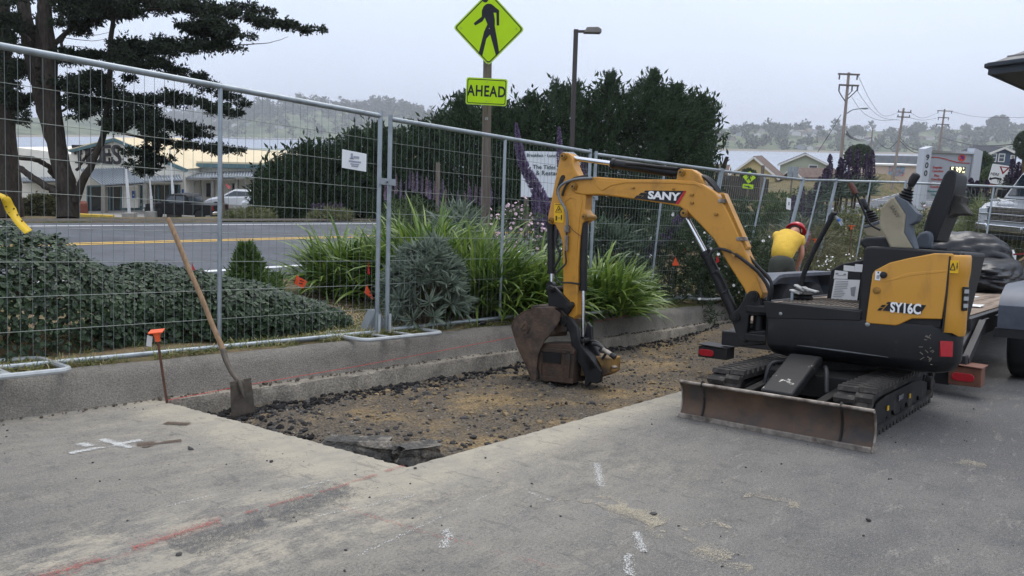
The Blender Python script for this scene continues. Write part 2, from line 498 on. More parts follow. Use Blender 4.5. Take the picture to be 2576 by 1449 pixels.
M_dirt = mat('trench_dirt', S(98, 90, 79), .95, var=.55, scale=60, bump=1, bscale=55, c2=S(142, 122, 90), m2=(.5, .68), s2=1.6, det=8, spec=.1)
nx_, ny_ = 300, 70
gx, gy = np.meshgrid(np.linspace(TX0 - .25, TX1 + .05, nx_ + 1), np.linspace(TY0 - .05, TY1 + .03, ny_ + 1))
gz = TZ + .075 * (fbm(gx * 2.3, gy * 2.3, 1, 4) - .47) + .05 * (fbm(gx * 9, gy * 9, 5, 3) - .44)
gz += .05 * np.exp(-((gx - 2.98) ** 2 + (gy - 4.62) ** 2) / .05)
gz = np.minimum(gz, -.05); gz = gz + (.03 - gz) * np.clip((gx - 9.4) / 1.2, 0, 1) * np.clip((TY1 - gy) / .25, 0, 1)
gi = np.arange((nx_ + 1) * (ny_ + 1)).reshape(ny_ + 1, nx_ + 1)
gf = np.stack([gi[:-1, :-1], gi[:-1, 1:], gi[1:, 1:], gi[1:, :-1]], -1).reshape(-1, 4)
tfl = link('trench_floor', npmesh('trench_floor', np.stack([gx, gy, gz], -1), gf, M_dirt, True), None, 'lot')
tagit(tfl, 'excavated strip of brown earth and broken asphalt', None, kind='structure')


def tz(x, y):
    i = int(np.clip((x - TX0 + .25) / (TX1 - TX0 + .3) * nx_, 0, nx_)); j = int(np.clip((y - TY0 + .05) / (TY1 - TY0 + .08) * ny_, 0, ny_))
    return float(gz[j, i])


# loose stones and asphalt crumbs: real pebbles, joined by colour
ico = bmesh.new(); bmesh.ops.create_icosphere(ico, subdivisions=1, radius=1)
IV = np.array([v.co[:] for v in ico.verts]); IF = np.array([[v.index for v in f.verts] for f in ico.faces]); ico.free()


def pebbles(name, pts, rad, m, parent, label, squash=.7):
    n = len(pts); k = len(IV)
    V = np.repeat(IV[None], n, 0) * (1 + .35 * RNG.standard_normal((n, k, 1)).clip(-1.5, 1.5) * .6)
    ax = RNG.uniform(.6, 1.3, (n, 1, 3)); ax[..., 2] *= squash
    th = RNG.uniform(0, 2 * PI, n); c, s_ = np.cos(th)[:, None], np.sin(th)[:, None]
    V = V * ax * np.asarray(rad)[:, None, None]
    V = np.stack([V[..., 0] * c - V[..., 1] * s_, V[..., 0] * s_ + V[..., 1] * c, V[..., 2]], -1) + np.asarray(pts)[:, None]
    Fc = (IF[None] + np.arange(n)[:, None, None] * k).reshape(-1, 3)
    o = link(name, npmesh(name, V, Fc, m, False), parent, 'lot'); o['kind'] = 'stuff'; o['label'] = label
    return o


def scatter(n, f, lo, hi, pw=2.5):
    pts = []; rad = []
    while len(pts) < n:
        x = TX0 + .06 + (TX1 - TX0 - .2) * random.random() ** 1.5; y = random.uniform(TY0 + .04, TY1 - .03)
        if random.random() > f(x, y): continue
        r = lo + (hi - lo) * random.random() ** pw; pts.append((x, y, tz(x, y) + r * .25)); rad.append(r)
    return pts, rad


M_crumb = mat('asphalt_crumb', S(72, 70, 68), .9, var=.45, scale=9, spec=.2)
M_stone = mat('grey_stone', S(128, 122, 112), .9, var=.35, scale=5, spec=.2)
M_tan = mat('tan_clod', S(136, 119, 92), .95, var=.3, scale=6, spec=.1)
dk = lambda x, y: max(.10, min(1, (y - 4.55) * 2.2)) + (.6 if (x - 2.8) ** 2 + (y - 4.75) ** 2 < .25 else 0) + .28 * (fbm(x * 1.1, y * 1.4, 21, 2) > .45)
p_, r_ = scatter(5200, dk, .003, .024, 3.4); pebbles('rubble', p_, r_, M_crumb, tfl, 'crumbs of black broken asphalt')
p_, r_ = scatter(4000, lambda x, y: .5, .0025, .013, 3); pebbles('gravel', p_, r_, M_stone, tfl, 'loose grey gravel')
p_, r_ = scatter(1500, lambda x, y: 1.0 * (fbm(x * 1.1, y * 1.4, 9, 2) > .38) + .05, .004, .024, 3); pebbles('clods', p_, r_, M_tan, tfl, 'clods of tan earth')
p_, r_ = scatter(3200, lambda x, y: 1.0 * (y > 4.78) * (1.2 - (TY1 - y) * 2.5) + .25 * (x < 2.9), .004, .03, 3.0); pebbles('black_rubble', p_, r_, mat('black_crumb', S(40, 39, 39), .9, var=.4, scale=9, spec=.2), tfl, 'band of black asphalt rubble under the gutter', .9)


def chunk(x, y, z, sx, sy, sz, rz, lab, seed):
    bm = bmesh.new(); bmesh.ops.create_cube(bm, size=1); bmesh.ops.subdivide_edges(bm, edges=bm.edges, cuts=5, use_grid_fill=True)
    for v in bm.verts:
        q = v.co
        top = 1 if q.z > .45 else 2.6
        n = Vector((vnoise(q.x * 4 + seed, q.y * 4 + q.z * 3, seed) - .5, vnoise(q.y * 4 - seed, q.z * 4 + q.x * 2, seed + 1) - .5, (vnoise(q.x * 3, q.y * 3 + seed, seed + 2) - .5) * .7))
        v.co = Vector((q.x * sx, q.y * sy, q.z * sz)) + n * .05 * top * .55
    me = bpy.data.meshes.new('asphalt_chunk'); bm.to_mesh(me); bm.free(); me.materials.append(mat('asphalt_broken', S(92, 90, 86), .95, var=.4, scale=30, bump=1, bscale=80, c2=S(134, 127, 116), m2=(.48, .62), s2=9, spec=.2))
    return tagit(link('asphalt_chunk', me, None, 'lot', (x, y, z), rz), lab, 'asphalt chunk', 'broken asphalt chunks at the corner of the cut')


q = G(905, 1135, -.06); chunk(q.x + .1, q.y + .12, -.075, .37, .13, .10, -.85, 'long broken asphalt slab under the left edge of the cut', 1)
q = G(1045, 1150, -.06); chunk(q.x + .12, q.y + .1, -.085, .24, .17, .11, -.3, 'lumpy broken asphalt chunk in the near corner of the cut', 2)

M_conc = mat('old_concrete', S(134, 129, 120), .9, var=.34, scale=110, bump=.9, bscale=120, c2=S(112, 108, 101), m2=(.45, .7), s2=3.5, det=8, spec=.2)
M_concl = mat('gutter_concrete', S(150, 143, 130), .9, var=.34, scale=60, bump=.7, bscale=70, c2=S(122, 116, 106), m2=(.45, .65), s2=4, det=8, spec=.2)
mb = MB()
NX = 150
prof = [(TY1, TZ - .08), (TY1 + .005, -.02), (TY1 + .012, -.004), (KY + .03, .004)]
mb.grid(lambda u, v: (lambda k, x: (x, prof[k][0] + .012 * (vnoise(x * 5, k * 3.1, 4) - .5) + .01 * (vnoise(x * 17, k, 6) - .5), prof[k][1] + .014 * (vnoise(x * 4, k * 2.3, 5) - .5)))(round(v * 3), TX0 - .1 + (TX1 - TX0 + .1) * u), NX * 2, 3)
gut = mb.obj('gutter', M_concl, 'exposed pale concrete gutter edge along the kerb', None, kind='structure', angle=50)
mb = MB()
kp = [(KY - .02, -.03), (KY, .0), (KY + .02, .03), (KY + .055, .15), (KY + .085, .205), (KY + .125, .232), (KY + .16, .240), (KY + .205, .243), (KY + .21, .1)]
mb.grid(lambda u, v: (lambda k, x: (x, kp[k][0] + .012 * (vnoise(x * 3, k * .6, 14) - .5), kp[k][1] + .012 * (vnoise(x * 4, k * .7, 15) - .5)))(round(v * 8), -9 + 27 * u), 300, 8)
kerb = mb.obj('kerb', M_conc, 'weathered rounded concrete kerb', None, kind='structure', angle=60)

# ------------------------------------------------------------------ terrain beyond the kerb, road, water
RA = P(600, 678, 11.0); RV = Vector((.57, .82, -.07)); RV.normalize(); RH = Vector((.57, .82, 0)).normalized(); RC = Vector((-RH.y, RH.x, 0))


def road_sq(x, y):                               # along / across the road
    d = Vector((x - RA.x, y - RA.y, 0)); return d.dot(RH), d.dot(RC)


def road_z(s):
    return RA.z - .072 * min(s, 40) - (.0 if s < 40 else (.072 * 24 * (1 - math.exp(-(s - 40) / 24.0))))


def lotz(x, y):                                  # height of the lot plane
    return (LO.z - ((x - LO.x) * LZ.x + (y - LO.y) * LZ.y) / LZ.z)


CP = []                                          # control points for the ground
for X in (-8, -4, 0, 2, 4, 6, 8, 10, 12, 14, 16): CP.append(lotw(X, 5.6, .26))
for X in (0, 3, 6, 9, 12): CP.append(lotw(X, 7.2, .42))
CP += [lotw(17.5, 4.5, .25), lotw(17.5, 0, .2), lotw(17.5, -5, .2), lotw(20.5, 3, .5), lotw(20.5, -4, .5)]
CP += [P(2415, 597, 30), P(2300, 560, 34), P(2550, 600, 30), P(2150, 560, 30), P(2000, 560, 40), P(1900, 545, 48), P(2500, 520, 60), P(2560, 500, 75), P(2420, 500, 75)]
CP += [P(0, 550, 26), P(180, 551, 25), P(350, 553, 27), P(700, 556, 27), P(1000, 560, 27), P(1300, 575, 27)]
CP += [P(x_, 557, d_) for x_ in (0, 150, 300, 450, 600, 750) for d_ in (33, 40, 48)]
CP += [P(90, 545, 58), P(375, 549, 57), P(500, 548, 57), P(650, 545, 60), P(250, 540, 70), P(600, 540, 75), P(900, 535, 62), P(1200, 535, 60), P(1600, 530, 60)]
CP += [P(1900, 520, 62), P(2000, 480, 80), P(2150, 470, 85), P(2300, 470, 90), P(2480, 455, 110), P(2560, 430, 120), P(2400, 440, 130), P(2200, 430, 125)]
CP += [P(2611, 647, 17.5), P(2720, 660, 17.5), P(2620, 610, 21)]
CP = np.array([v[:] for v in CP])


def ground_z(x, y, raw=False):
    x = np.atleast_1d(np.asarray(x, float)); y = np.atleast_1d(np.asarray(y, float))
    d2 = (x[:, None] - CP[:, 0]) ** 2 + (y[:, None] - CP[:, 1]) ** 2 + .3
    w = 1 / d2 ** 1.7; z = (w * CP[:, 2]).sum(1) / w.sum(1)
    s = (x - RA.x) * RH.x + (y - RA.y) * RH.y; c = (x - RA.x) * RC.x + (y - RA.y) * RC.y
    rz = RA.z - .072 * np.minimum(s, 40) - np.where(s < 40, 0, .072 * 24 * (1 - np.exp(-(np.maximum(s, 40) - 40) / 24)))
    dd = np.maximum(np.maximum(-.9 - c, c - 9.0), 0); k = np.clip(dd / 2.5, 0, 1); k = k * k * (3 - 2 * k)
    z = z * k + (rz - .06) * (1 - k)
    # shore: the land ends at the bay
    shore = np.where(x < 20, 90 + .15 * x, 100 + .55 * (x - 20)); t = np.clip((y - shore) / 14, 0, 1); t = t * t * (3 - 2 * t)
    z = z * (1 - t) + -9.5 * t
    if not raw:
        lx_ = (x - LO.x) * LX.x + (y - LO.y) * LX.y + (lotz(x, y) - LO.z) * LX.z
        ly_ = (x - LO.x) * LY.x + (y - LO.y) * LY.y + (lotz(x, y) - LO.z) * LY.z
        lz_ = lotz(x, y)
        k = np.clip((ly_ - 5.42) / .9, 0, 1); bank = lz_ + .252 + .0 * ly_
        inside = lx_ < 17.4
        z = np.where(inside & (ly_ < 5.36), lz_ - .45, np.where(inside & (ly_ < 6.35), bank * (1 - k) + z * k, z))
    return z


def gz1(x, y): return float(ground_z(x, y)[0])


def ax(lo, hi, n, c, p=2.2):
    t = np.linspace(-1, 1, n); v = np.sign(t) * np.abs(t) ** p
    return np.unique(np.where(v < 0, c + (c - lo) * v, c + (hi - c) * v))


xs = np.concatenate([np.arange(-110, -30, 4.), np.arange(-30, -8, 1.), np.arange(-8, 14, .22), np.arange(14, 40, 1.), np.arange(40, 170, 4.)])
ys = np.concatenate([np.arange(-16, 0, 2.), np.arange(0, 17, .22), np.arange(17, 40, .9), np.arange(40, 130, 2.), np.arange(130, 240, 6.)])
tx_, ty_ = np.meshgrid(xs, ys); tzv = ground_z(tx_.ravel(), ty_.ravel()).reshape(tx_.shape)
tzv = tzv + np.where(np.abs(tx_) < 14, .03, .1) * (fbm(tx_ * 1.3, ty_ * 1.3, 31, 4) - .47) * (tzv > lotz(tx_, ty_) - .4)
gi = np.arange(tx_.size).reshape(tx_.shape); gf = np.stack([gi[:-1, :-1], gi[:-1, 1:], gi[1:, 1:], gi[1:, :-1]], -1).reshape(-1, 4)
M_soil = mat('dry_soil', S(118, 104, 80), .95, var=.35, scale=7, bump=.8, bscale=30, c2=S(86, 88, 52), m2=(.46, .6), s2=.9, det=9, spec=.1)
gnd = link('ground', npmesh('ground', np.stack([tx_, ty_, tzv], -1), gf, M_soil, True)); tagit(gnd, 'planted bank and open ground sloping to the bay', None, kind='structure')

M_road = mat('road_asphalt', S(92, 95, 100), .8, var=.16, scale=2.2, bump=.4, bscale=160, c2=S(80, 83, 88), m2=(.4, .65), s2=.5, spec=.3, stretch=(1, 1, 1))
mb = MB()
SS = [-60 + 4 * i for i in range(56)]


def rp(s, c, dz=0.0): return (RA.x + RH.x * s + RC.x * c, RA.y + RH.y * s + RC.y * c, road_z(s) + dz)


def strip(mb, c0, c1, dz, s0=-60, s1=160, step=4.0, m=0):
    n = max(1, int((s1 - s0) / step))
    for i in range(n):
        a = s0 + (s1 - s0) * i / n; b_ = s0 + (s1 - s0) * (i + 1) / n
        mb.quad(rp(a, c0, dz), rp(b_, c0, dz), rp(b_, c1, dz), rp(a, c1, dz), m)


strip(mb, -.75, 8.5, 0.0)
road = mb.obj('road', M_road, 'grey two-lane road passing beyond the fence', None, frame='world', kind='structure', smooth=False)
M_white = mat('road_paint_white', S(214, 215, 214), .7, var=.14, scale=9, c2=S(150, 151, 152), m2=(.62, .78), s2=6)
M_yel = mat('road_paint_yellow', S(212, 172, 84), .7, var=.14, scale=9)
for nm, c0, c1, mm in (('edge_line', -.08, .08, M_white), ('edge_line', 7.62, 7.76, M_white), ('centre_line', 3.82, 3.94, M_yel), ('centre_line', 4.06, 4.18, M_yel)):
    mb = MB(); strip(mb, c0, c1, .006); o = link(nm, mb.mesh(nm, mm, (0, 0, 0), False), road)
mb = MB()
for s_ in (96, 99.5):
    for c in np.arange(.2, 7.4, .01)[::720]: pass
    mb.quad(rp(s_, .1, .006), rp(s_ + .4, .1, .006), rp(s_ + .4, 7.5, .006), rp(s_, 7.5, .006))
link('crosswalk_line', mb.mesh('crosswalk_line', M_white, (0, 0, 0), False), road)
mb = MB()
strip(mb, 8.5, 9.3, .04); M_edge = mat('road_verge_asphalt', S(74, 68, 60), .9, var=.3, scale=3)
mb.obj('road_shoulder', M_edge, 'dark broken asphalt shoulder on the far side of the road', None, frame='world', kind='structure', smooth=False)
# the restaurant's concrete forecourt
M_fore = mat('forecourt', S(150, 147, 140), .85, var=.12, scale=1.2)
mb = MB()
def fo(px, py, d): p = P(px, py, d); return (p.x, p.y, gz1(p.x, p.y) + .06)
nfx = 16
A = P(235, 549, 53); B = P(640, 546, 55.5); C_ = P(640, 543, 66); D_ = P(200, 543, 62)
mb.grid(lambda u, v: (lambda p: (p.x, p.y, gz1(p.x, p.y) + .08))((A.lerp(B, u)).lerp(D_.lerp(C_, u), v)), 20, 6)
mb.obj('forecourt', M_fore, 'pale concrete forecourt in front of the restaurant', None, frame='world', kind='structure')

M_water = mat('bay_water', S(132, 142, 156), .38, var=.1, scale=.02, spec=.6, bump=.0, bscale=.25, stretch=(.5, 1.5, 1))
mb = MB(); WZ = -7.35
mb.quad((-3200, 60, WZ), (3200, 60, WZ), (3200, 3300, WZ), (-3200, 3300, WZ))
mb.obj('water', M_water, 'calm grey water of the bay', None, frame='world', kind='structure', smooth=False)


# ------------------------------------------------------------------ far shore: hills, trees, houses, moored boats
def interp(pts, x):
    return float(np.interp(x, [p[0] for p in pts], [p[1] for p in pts]))


RIDGE = [(-600, 300), (0, 300), (300, 286), (430, 292), (560, 276), (598, 284), (640, 270), (700, 268), (775, 262), (840, 268), (880, 273), (967, 264), (1040, 275), (1112, 292), (1250, 312), (1500, 322), (1700, 325),
         (1808, 324), (1900, 322), (1990, 326), (2100, 328), (2200, 330), (2330, 326), (2450, 326), (2500, 318), (2575, 322), (2800, 318), (3200, 320)]
SHORE = [(-600, 346), (500, 343), (600, 349), (780, 352), (1000, 357), (1300, 364), (1700, 374), (1830, 379), (2050, 383), (2300, 388), (2575, 394), (3200, 400)]


def horizon(x): return 352 + .021 * (x - CX)


def shore_d(x): return 8.5 * FPX / max(7.5, interp(SHORE, x) - horizon(x))


def hill_pt(x, t):
    """t 0 at the water's edge, 1 at the ridge, beyond 1 falling away behind"""
    ds = shore_d(x); d = ds + 420 * t
    zr = CAM.z + (horizon(x) - interp(RIDGE, x)) / FPX * (ds + 420)
    zb = WZ - .8
    if t <= 1:
        k = t ** 1.25; z = zb + (zr - zb) * (k * (1.0) + .10 * math.sin(t * PI) * (1 - t))
    else:
        z = zr - (t - 1) * 45
    p = P(x, horizon(x), d)
    return Vector((p.x, p.y, z + 3.0 * (float(fbm(x * .02, t * 7, 41, 3)) - .45) * min(1, t * 4)))


M_hill = mat('hill_grass', S(112, 118, 88), .95, var=.25, scale=.012, c2=S(70, 84, 58), m2=(.42, .58), s2=.02, spec=.1)
mb = MB()
mb.grid(lambda u, v: hill_pt(-600 + 3800 * u, v * 1.6), 240, 26)
mb.obj('hills', M_hill, 'grassy wooded hills across the bay', None, frame='world', kind='structure', angle=80)
M_sand = mat('shore_sand', S(138, 130, 116), .95, var=.2, scale=.02, spec=.1)
mb = MB()
mb.grid(lambda u, v: (lambda x: (lambda p: Vector((p.x, p.y, WZ + .1 + 2.2 * v)))(P(x, horizon(x), shore_d(x) - 25 + 40 * v)))(-600 + 3800 * u), 120, 2)
mb.obj('far_shore', M_sand, 'low brown shoreline across the bay', None, frame='world', kind='structure')

ico = bmesh.new(); bmesh.ops.create_icosphere(ico, subdivisions=2, radius=1)
IV2 = np.array([v.co[:] for v in ico.verts]); IF2 = np.array([[v.index for v in f.verts] for f in ico.faces]); ico.free()


def clumps(name, pts, rad, hgt, m, label):
    n = len(pts); k = 64; u = RNG.standard_normal((n, k, 3)); u /= np.linalg.norm(u, axis=-1, keepdims=True)
    r = np.asarray(rad)[:, None]; h = np.asarray(hgt)[:, None]; q = RNG.random((n, k)) ** .4
    c = np.stack([u[..., 0] * r * q, u[..., 1] * r * q, u[..., 2] * h * q], -1) + np.asarray(pts)[:, None]
    d = u + .6 * RNG.standard_normal((n, k, 3)) + np.array([0, 0, .5]); d /= np.linalg.norm(d, axis=-1, keepdims=True)
    sd = np.cross(d, RNG.standard_normal((n, k, 3))); sd /= np.linalg.norm(sd, axis=-1, keepdims=True); L = (r * RNG.uniform(.3, .65, (n, k)))[..., None]
    V = np.stack([c - d * L * .5, c + sd * L * .42, c + d * L * .6, c - sd * L * .42], 2).reshape(-1, 3); F = np.arange(n * k * 4).reshape(-1, 4)
    o = link(name, npmesh(name, V, F, m, False)); return tagit(o, label, None, kind='stuff')


hx = [(1905, .62, 1), (1918, .8, 0), (1985, .82, 1.2), (2000, .7, 1.5), (2022, .74, 1.7), (2042, .62, 1.4), (2048, .85, 1.2), (2060, .5, 1.2), (2012, .12, 1.3), (2038, .1, 1), (2070, .12, .9), (2092, .82, 1.3), (2152, .6, 1.2), (2181, .62, 1.1), (2190, .5, 1),
      (2230, .6, 1.0), (2262, .66, 1.2), (2280, .58, 1), (2313, .55, 1.1), (2345, .52, 1), (2185, .32, 1.2), (2210, .7, 1), (2410, .62, 1), (2436, .55, 1.1), (2490, .5, 1), (1935, .45, 1), (1860, .6, .9), (1842, .4, .9), (2120, .84, 1), (2030, .9, 1.1)]
M_wood = leafmat('far_wood', S(44, 56, 40), S(74, 88, 58), trans=.1)
rf = random.Random(11)


def far_wood(n, x0, x1, dens):
    pts, ra, hh = [], [], []
    for _ in range(n * 12):
        if len(pts) >= n: break
        x = rf.uniform(x0, x1); t = rf.uniform(.05, 1.03)
        if rf.random() > dens(x, t): continue
        if any(abs(x - hx_) < 11 and 0 < ht_ - t < .3 for hx_, ht_, _ in hx): continue
        p = hill_pt(x, t); d = (p - CAM).length / 1100
        r = rf.uniform(2.6, 6) * (1 + .5 * (rf.random() < .25)) * d; h = r * rf.uniform(.8, 1.5)
        pts.append((p.x, p.y, p.z + h * .55)); ra.append(r); hh.append(h)
    return pts, ra, hh


a = far_wood(560, 380, 1300, lambda x, t: (1.0 if t > .62 else .25 if t > .3 else .12) * (1 if fbm(x * .02, t * 3, 3, 2) > .3 else .4))
clumps('hillside_wood', *a, M_wood, 'dark wood covering the hill beyond the marina')
a = far_wood(620, 1560, 2900, lambda x, t: (.95 if fbm(x * .016, t * 2.2, 8, 3) > .40 else .15) * (1.0 if t > .25 else .5))
clumps('hillside_trees', *a, M_wood, 'dark trees scattered between the houses on the far hillside')
# taller single crowns along the skyline
a = [(), (), ()]; pts, ra, hh = [], [], []
for x, hpx in ((1862, 9), (1898, 10), (1948, 15), (1972, 14), (2005, 9), (2055, 12), (2140, 8), (2240, 9), (2300, 10), (2352, 8), (2420, 12), (2455, 8), (2490, 22), (2506, 20), (2540, 10), (2565, 9), (640, 9), (660, 10), (775, 8), (800, 6), (905, 8), (965, 9), (1035, 7), (1085, 8)):
    for k in range(5):
        p = hill_pt(x + rf.uniform(-9, 9), .98); s = (p - CAM).length / FPX; h = hpx * s * rf.uniform(.5, .95)
        pts.append((p.x, p.y, p.z + h * .5)); ra.append(hpx * s * rf.uniform(.4, .75)); hh.append(h * .7)
clumps('skyline_trees', pts, ra, hh, M_wood, 'tall trees standing along the far skyline')


def gable(name, label, cat, c, yaw, w, l, h, rise, mw, mr, group=None, over=.35, trim=None, wins=(), door=None):
    """A gabled house; local x across the gable, y along the ridge, gable end at y=0 facing -y."""
    e = thing(name, label, cat, c, 'world', group, yaw, True)
    m = MB(); m.prism([(-w / 2, 0, -2.5), (w / 2, 0, -2.5), (w / 2, 0, h), (0, 0, h + rise), (-w / 2, 0, h)], (0, l, 0)); m.part('wall', mw, e, smooth=False)
    m = MB(); t = .14; k = rise / (w / 2); ow = w / 2 + over
    for s in (-1, 1):
        m.prism([(0, -over, h + rise + .02), (s * ow, -over, h - k * over + .02), (s * ow, -over, h - k * over + .02 + t), (0, -over, h + rise + .02 + t * 1.1)], (0, l + 2 * over, 0))
    rf_ = m.part('roof', mr, e, smooth=False)
    if trim:
        m = MB()
        for s in (-1, 1): m.bar((0, -over - .03, h + rise + .0), (s * ow, -over - .03, h - k * over), .06, .24, (0, 0, 1))
        m.part('barge_board', trim, e)
    for (x, z, ww, hh_, side) in wins:
        f = MB()
        if side == 0: f.bb(x - ww / 2 - .08, x + ww / 2 + .08, -.07, .02, z - .08, z + hh_ + .08)
        else: f.bb(side * (w / 2) - .02 * side, side * (w / 2 + .06), x - ww / 2 - .08, x + ww / 2 + .08, z - .08, z + hh_ + .08)
        fo_ = f.part('window', trim or mw, e, smooth=False); g = MB()
        if side == 0:
            for j in (0, 1): g.bb(x - ww / 2 + .02, x + ww / 2 - .02, -.09, -.05, z + hh_ * (.5 * j) + .03, z + hh_ * (.5 * j + .5) - .03)
        else: g.bb(side * (w / 2 + .03), side * (w / 2 + .08), x - ww / 2, x + ww / 2, z, z + hh_)
        g.part('pane', mat('window_glass', S(70, 82, 92), .1, var=0, spec=.8), fo_, smooth=False)
    return e


HM = [mat('far_wall_%d' % i, S(*c), .9, var=.05) for i, c in enumerate(((205, 204, 200), (176, 178, 178), (150, 156, 160), (196, 184, 164), (140, 128, 112)))]
HR = [mat('far_roof_%d' % i, S(*c), .9, var=.08) for i, c in enumerate(((96, 92, 90), (120, 112, 106), (84, 86, 92)))]
for i, (x, t, s) in enumerate(hx):
    p = hill_pt(x, t); w = rf.uniform(8, 12) * max(.8, s)
    gable('hillside_house', 'small pale house among trees on the far hillside', 'house', (p.x, p.y, p.z + .5), rf.uniform(-.9, .9), w, w * 1.1, 3.6 * max(.8, s), 2.4, HM[rf.choice((0, 0, 1, 2, 3, 4))], HR[i % 3], 'houses on the far hillside')
for i, (x, t) in enumerate(((450, .62), (475, .6), (505, .55), (560, .45), (590, .42), (620, .40), (545, .6), (700, .3))):
    p = hill_pt(x, t); gable('marina_house', 'low white building on the slope above the marina', 'house', (p.x, p.y, p.z + .3), rf.uniform(-.4, .4), rf.uniform(9, 16), 9, 3.6, 2, HM[i % 2], HR[i % 3], 'buildings above the marina')
M_hull = mat('boat_white', S(214, 216, 218), .5, var=.05)
M_mast = mat('mast_metal', S(196, 198, 200), .5, var=.05)
hb = MB()
hb.add([(-4, -.2, 0), (3, -1.5, 0), (5.5, 0, 0), (3, 1.5, 0), (-4, 1.2, 0), (-4, -1.2, 1.5), (3, -1.9, 1.7), (6.5, 0, 2.1), (3, 1.9, 1.7), (-4, 1.5, 1.5)],
       [(0, 1, 2, 3, 4), (5, 9, 8, 7, 6), (0, 5, 6, 1), (1, 6, 7, 2), (2, 7, 8, 3), (3, 8, 9, 4), (4, 9, 5, 0)])
hb.bb(-2.5, 2, -1, 1, 1.5, 2.9)
me_h = hb.mesh('hull', M_hull, smooth=False)
me_m = MB().cyl((.5, 0, 1.6), (.5, 0, 14.5), .22, .14, 6).mesh('mast', M_mast)
bx = [448, 470, 492, 520, 545, 560, 582, 598, 612, 628, 644, 655, 668, 682, 690, 701, 715, 728, 742, 755, 765, 775, 790, 803, 815, 830, 846, 862, 880, 902, 915, 940]
for i, x in enumerate(bx):
    p = P(x, horizon(x), shore_d(x) - 20 - 25 * (i % 4))
    mast = rf.random() < .62
    e = thing('sailboat' if mast else 'motorboat', 'white sailboat with bare mast moored in the far marina' if mast else 'low white motorboat moored in the far marina', 'boat', (p.x, p.y, WZ), 'world',
              'sailboats in the far marina' if mast else 'motorboats in the far marina', rf.uniform(-.8, .8) + (0 if i % 2 else PI), True)
    link('hull', me_h, e)
    if mast:
        mo = link('mast', me_m, e); mo.scale.z = rf.uniform(.75, 1.35)
mb = MB()
mb.grid(lambda u, v: (lambda x: (lambda p: Vector((p.x, p.y, WZ + .3 + 1.4 * v)))(P(x, horizon(x), shore_d(x) - 145 + 12 * v)))(430 + 560 * u), 20, 1)
mb.obj('breakwater', mat('breakwater_rock', S(84, 80, 78), .95, var=.3, scale=.3), 'long dark breakwater in front of the far marina', 'breakwater', frame='world')

# ------------------------------------------------------------------ houses by the near shore
M_trim = mat('white_trim', S(222, 220, 212), .6, var=.04)
M_yhouse = mat('cream_siding', S(214, 196, 146), .85, var=.06, scale=1.5)
M_brroof = mat('brown_shingle', S(104, 88, 80), .9, var=.25, scale=3, bump=.5, bscale=8)
M_gyroof = mat('grey_shingle', S(92, 94, 100), .9, var=.2, scale=3, bump=.5, bscale=8)
dY = 95.0


def houseat(px_apex, py_apex, d, halfw_px, eave_dy, base_dy):
    """gable end facing the camera from its apex, half width and drop in pixels"""
    s = d / FPX; p = P(px_apex, py_apex, d); return p, halfw_px * s, eave_dy * s, base_dy * s


p, hw, ed, bd = houseat(1897, 396, dY, 54, 44, 98)
yh = gable('cream_cottage', 'cream cottage with brown roof and white gable trim by the bay', 'house', (p.x, p.y, p.z - bd), -.42, hw * 2, 7.5, bd - ed, ed, M_yhouse, M_brroof, None, .55, M_trim,
      ((-1.05, 1.2, 1.2, 1.9, 0), (.9, 1.2, .8, 1.5, 0)))
p2 = P(2000, 424, dY + 5)
gable('cottage_wing', 'low brown-roofed wing to the right of the cream cottage', 'house', (p2.x - .5, p2.y - 1, p2.z - 4.6), -1.45, 5, 5.2, 3.6, 1.0, M_yhouse, M_brroof, None, .3, M_trim)
p2 = P(1842, 418, dY + 3)
gable('cottage_porch', 'small brown-roofed porch at the left of the cream cottage', 'house', (p2.x - .6, p2.y, p2.z - 4.2), 1.2, 3.6, 3.4, 3.3, .9, M_yhouse, M_brroof, None, .3, M_trim, ((1.4, 1.2, .8, 1.3, 0),))
p, hw, ed, bd = houseat(2026, 388, 112, 58, 27, 66)
gable('sage_house', 'pale sage green clapboard house with dark grey roof by the bay', 'house', (p.x, p.y, p.z - bd), -.35, hw * 2, 9, bd - ed, ed, mat('sage_siding', S(166, 172, 152), .85, var=.05), M_gyroof, None, .4, M_trim, ((1.2, .8, 1.1, 1.5, 0),))
p, hw, ed, bd = houseat(2524, 372, 90, 33, 15, 38)
gable('blue_house', 'slate blue house with white-framed windows on the slope at the right edge', 'house', (p.x, p.y, p.z - bd), -.15, hw * 2, 8, bd - ed, ed, mat('blue_siding', S(74, 90, 110), .85, var=.06), mat('dark_roof', S(58, 62, 70), .9, var=.1), None, .3, M_trim,
      ((-1.0, .2, .55, .85, 0), (-.1, .2, .55, .85, 0), (1.1, .6, .3, .3, 0)))
p2 = P(2250, 444, 135); M_low = mat('pale_stucco', S(200, 178, 158), .9, var=.08)
e = thing('roadside_building', 'low pale flat-roofed building with a mural by the road', 'building', (p2.x, p2.y, p2.z), 'world')
mb = MB(); mb.bb(p2.x - 4.6, p2.x + 4.8, p2.y, p2.y + 8, p2.z - 3, p2.z + 1.9); mb.part('wall', M_low, e, smooth=False)
mb = MB(); mb.bb(p2.x - 5, p2.x + 5.2, p2.y - .5, p2.y + 8.4, p2.z + 1.9, p2.z + 2.15); mb.part('roof', M_trim, e, smooth=False)
mb = MB(); mb.bb(p2.x - 1.2, p2.x + 1.6, p2.y - .08, p2.y - .02, p2.z + .1, p2.z + 1.75); mb.part('mural', mat('mural_paint', S(120, 150, 165), .8, var=.5, scale=2, c2=S(190, 120, 100), s2=1.1), e, smooth=False)
p2 = P(2255, 405, 210)
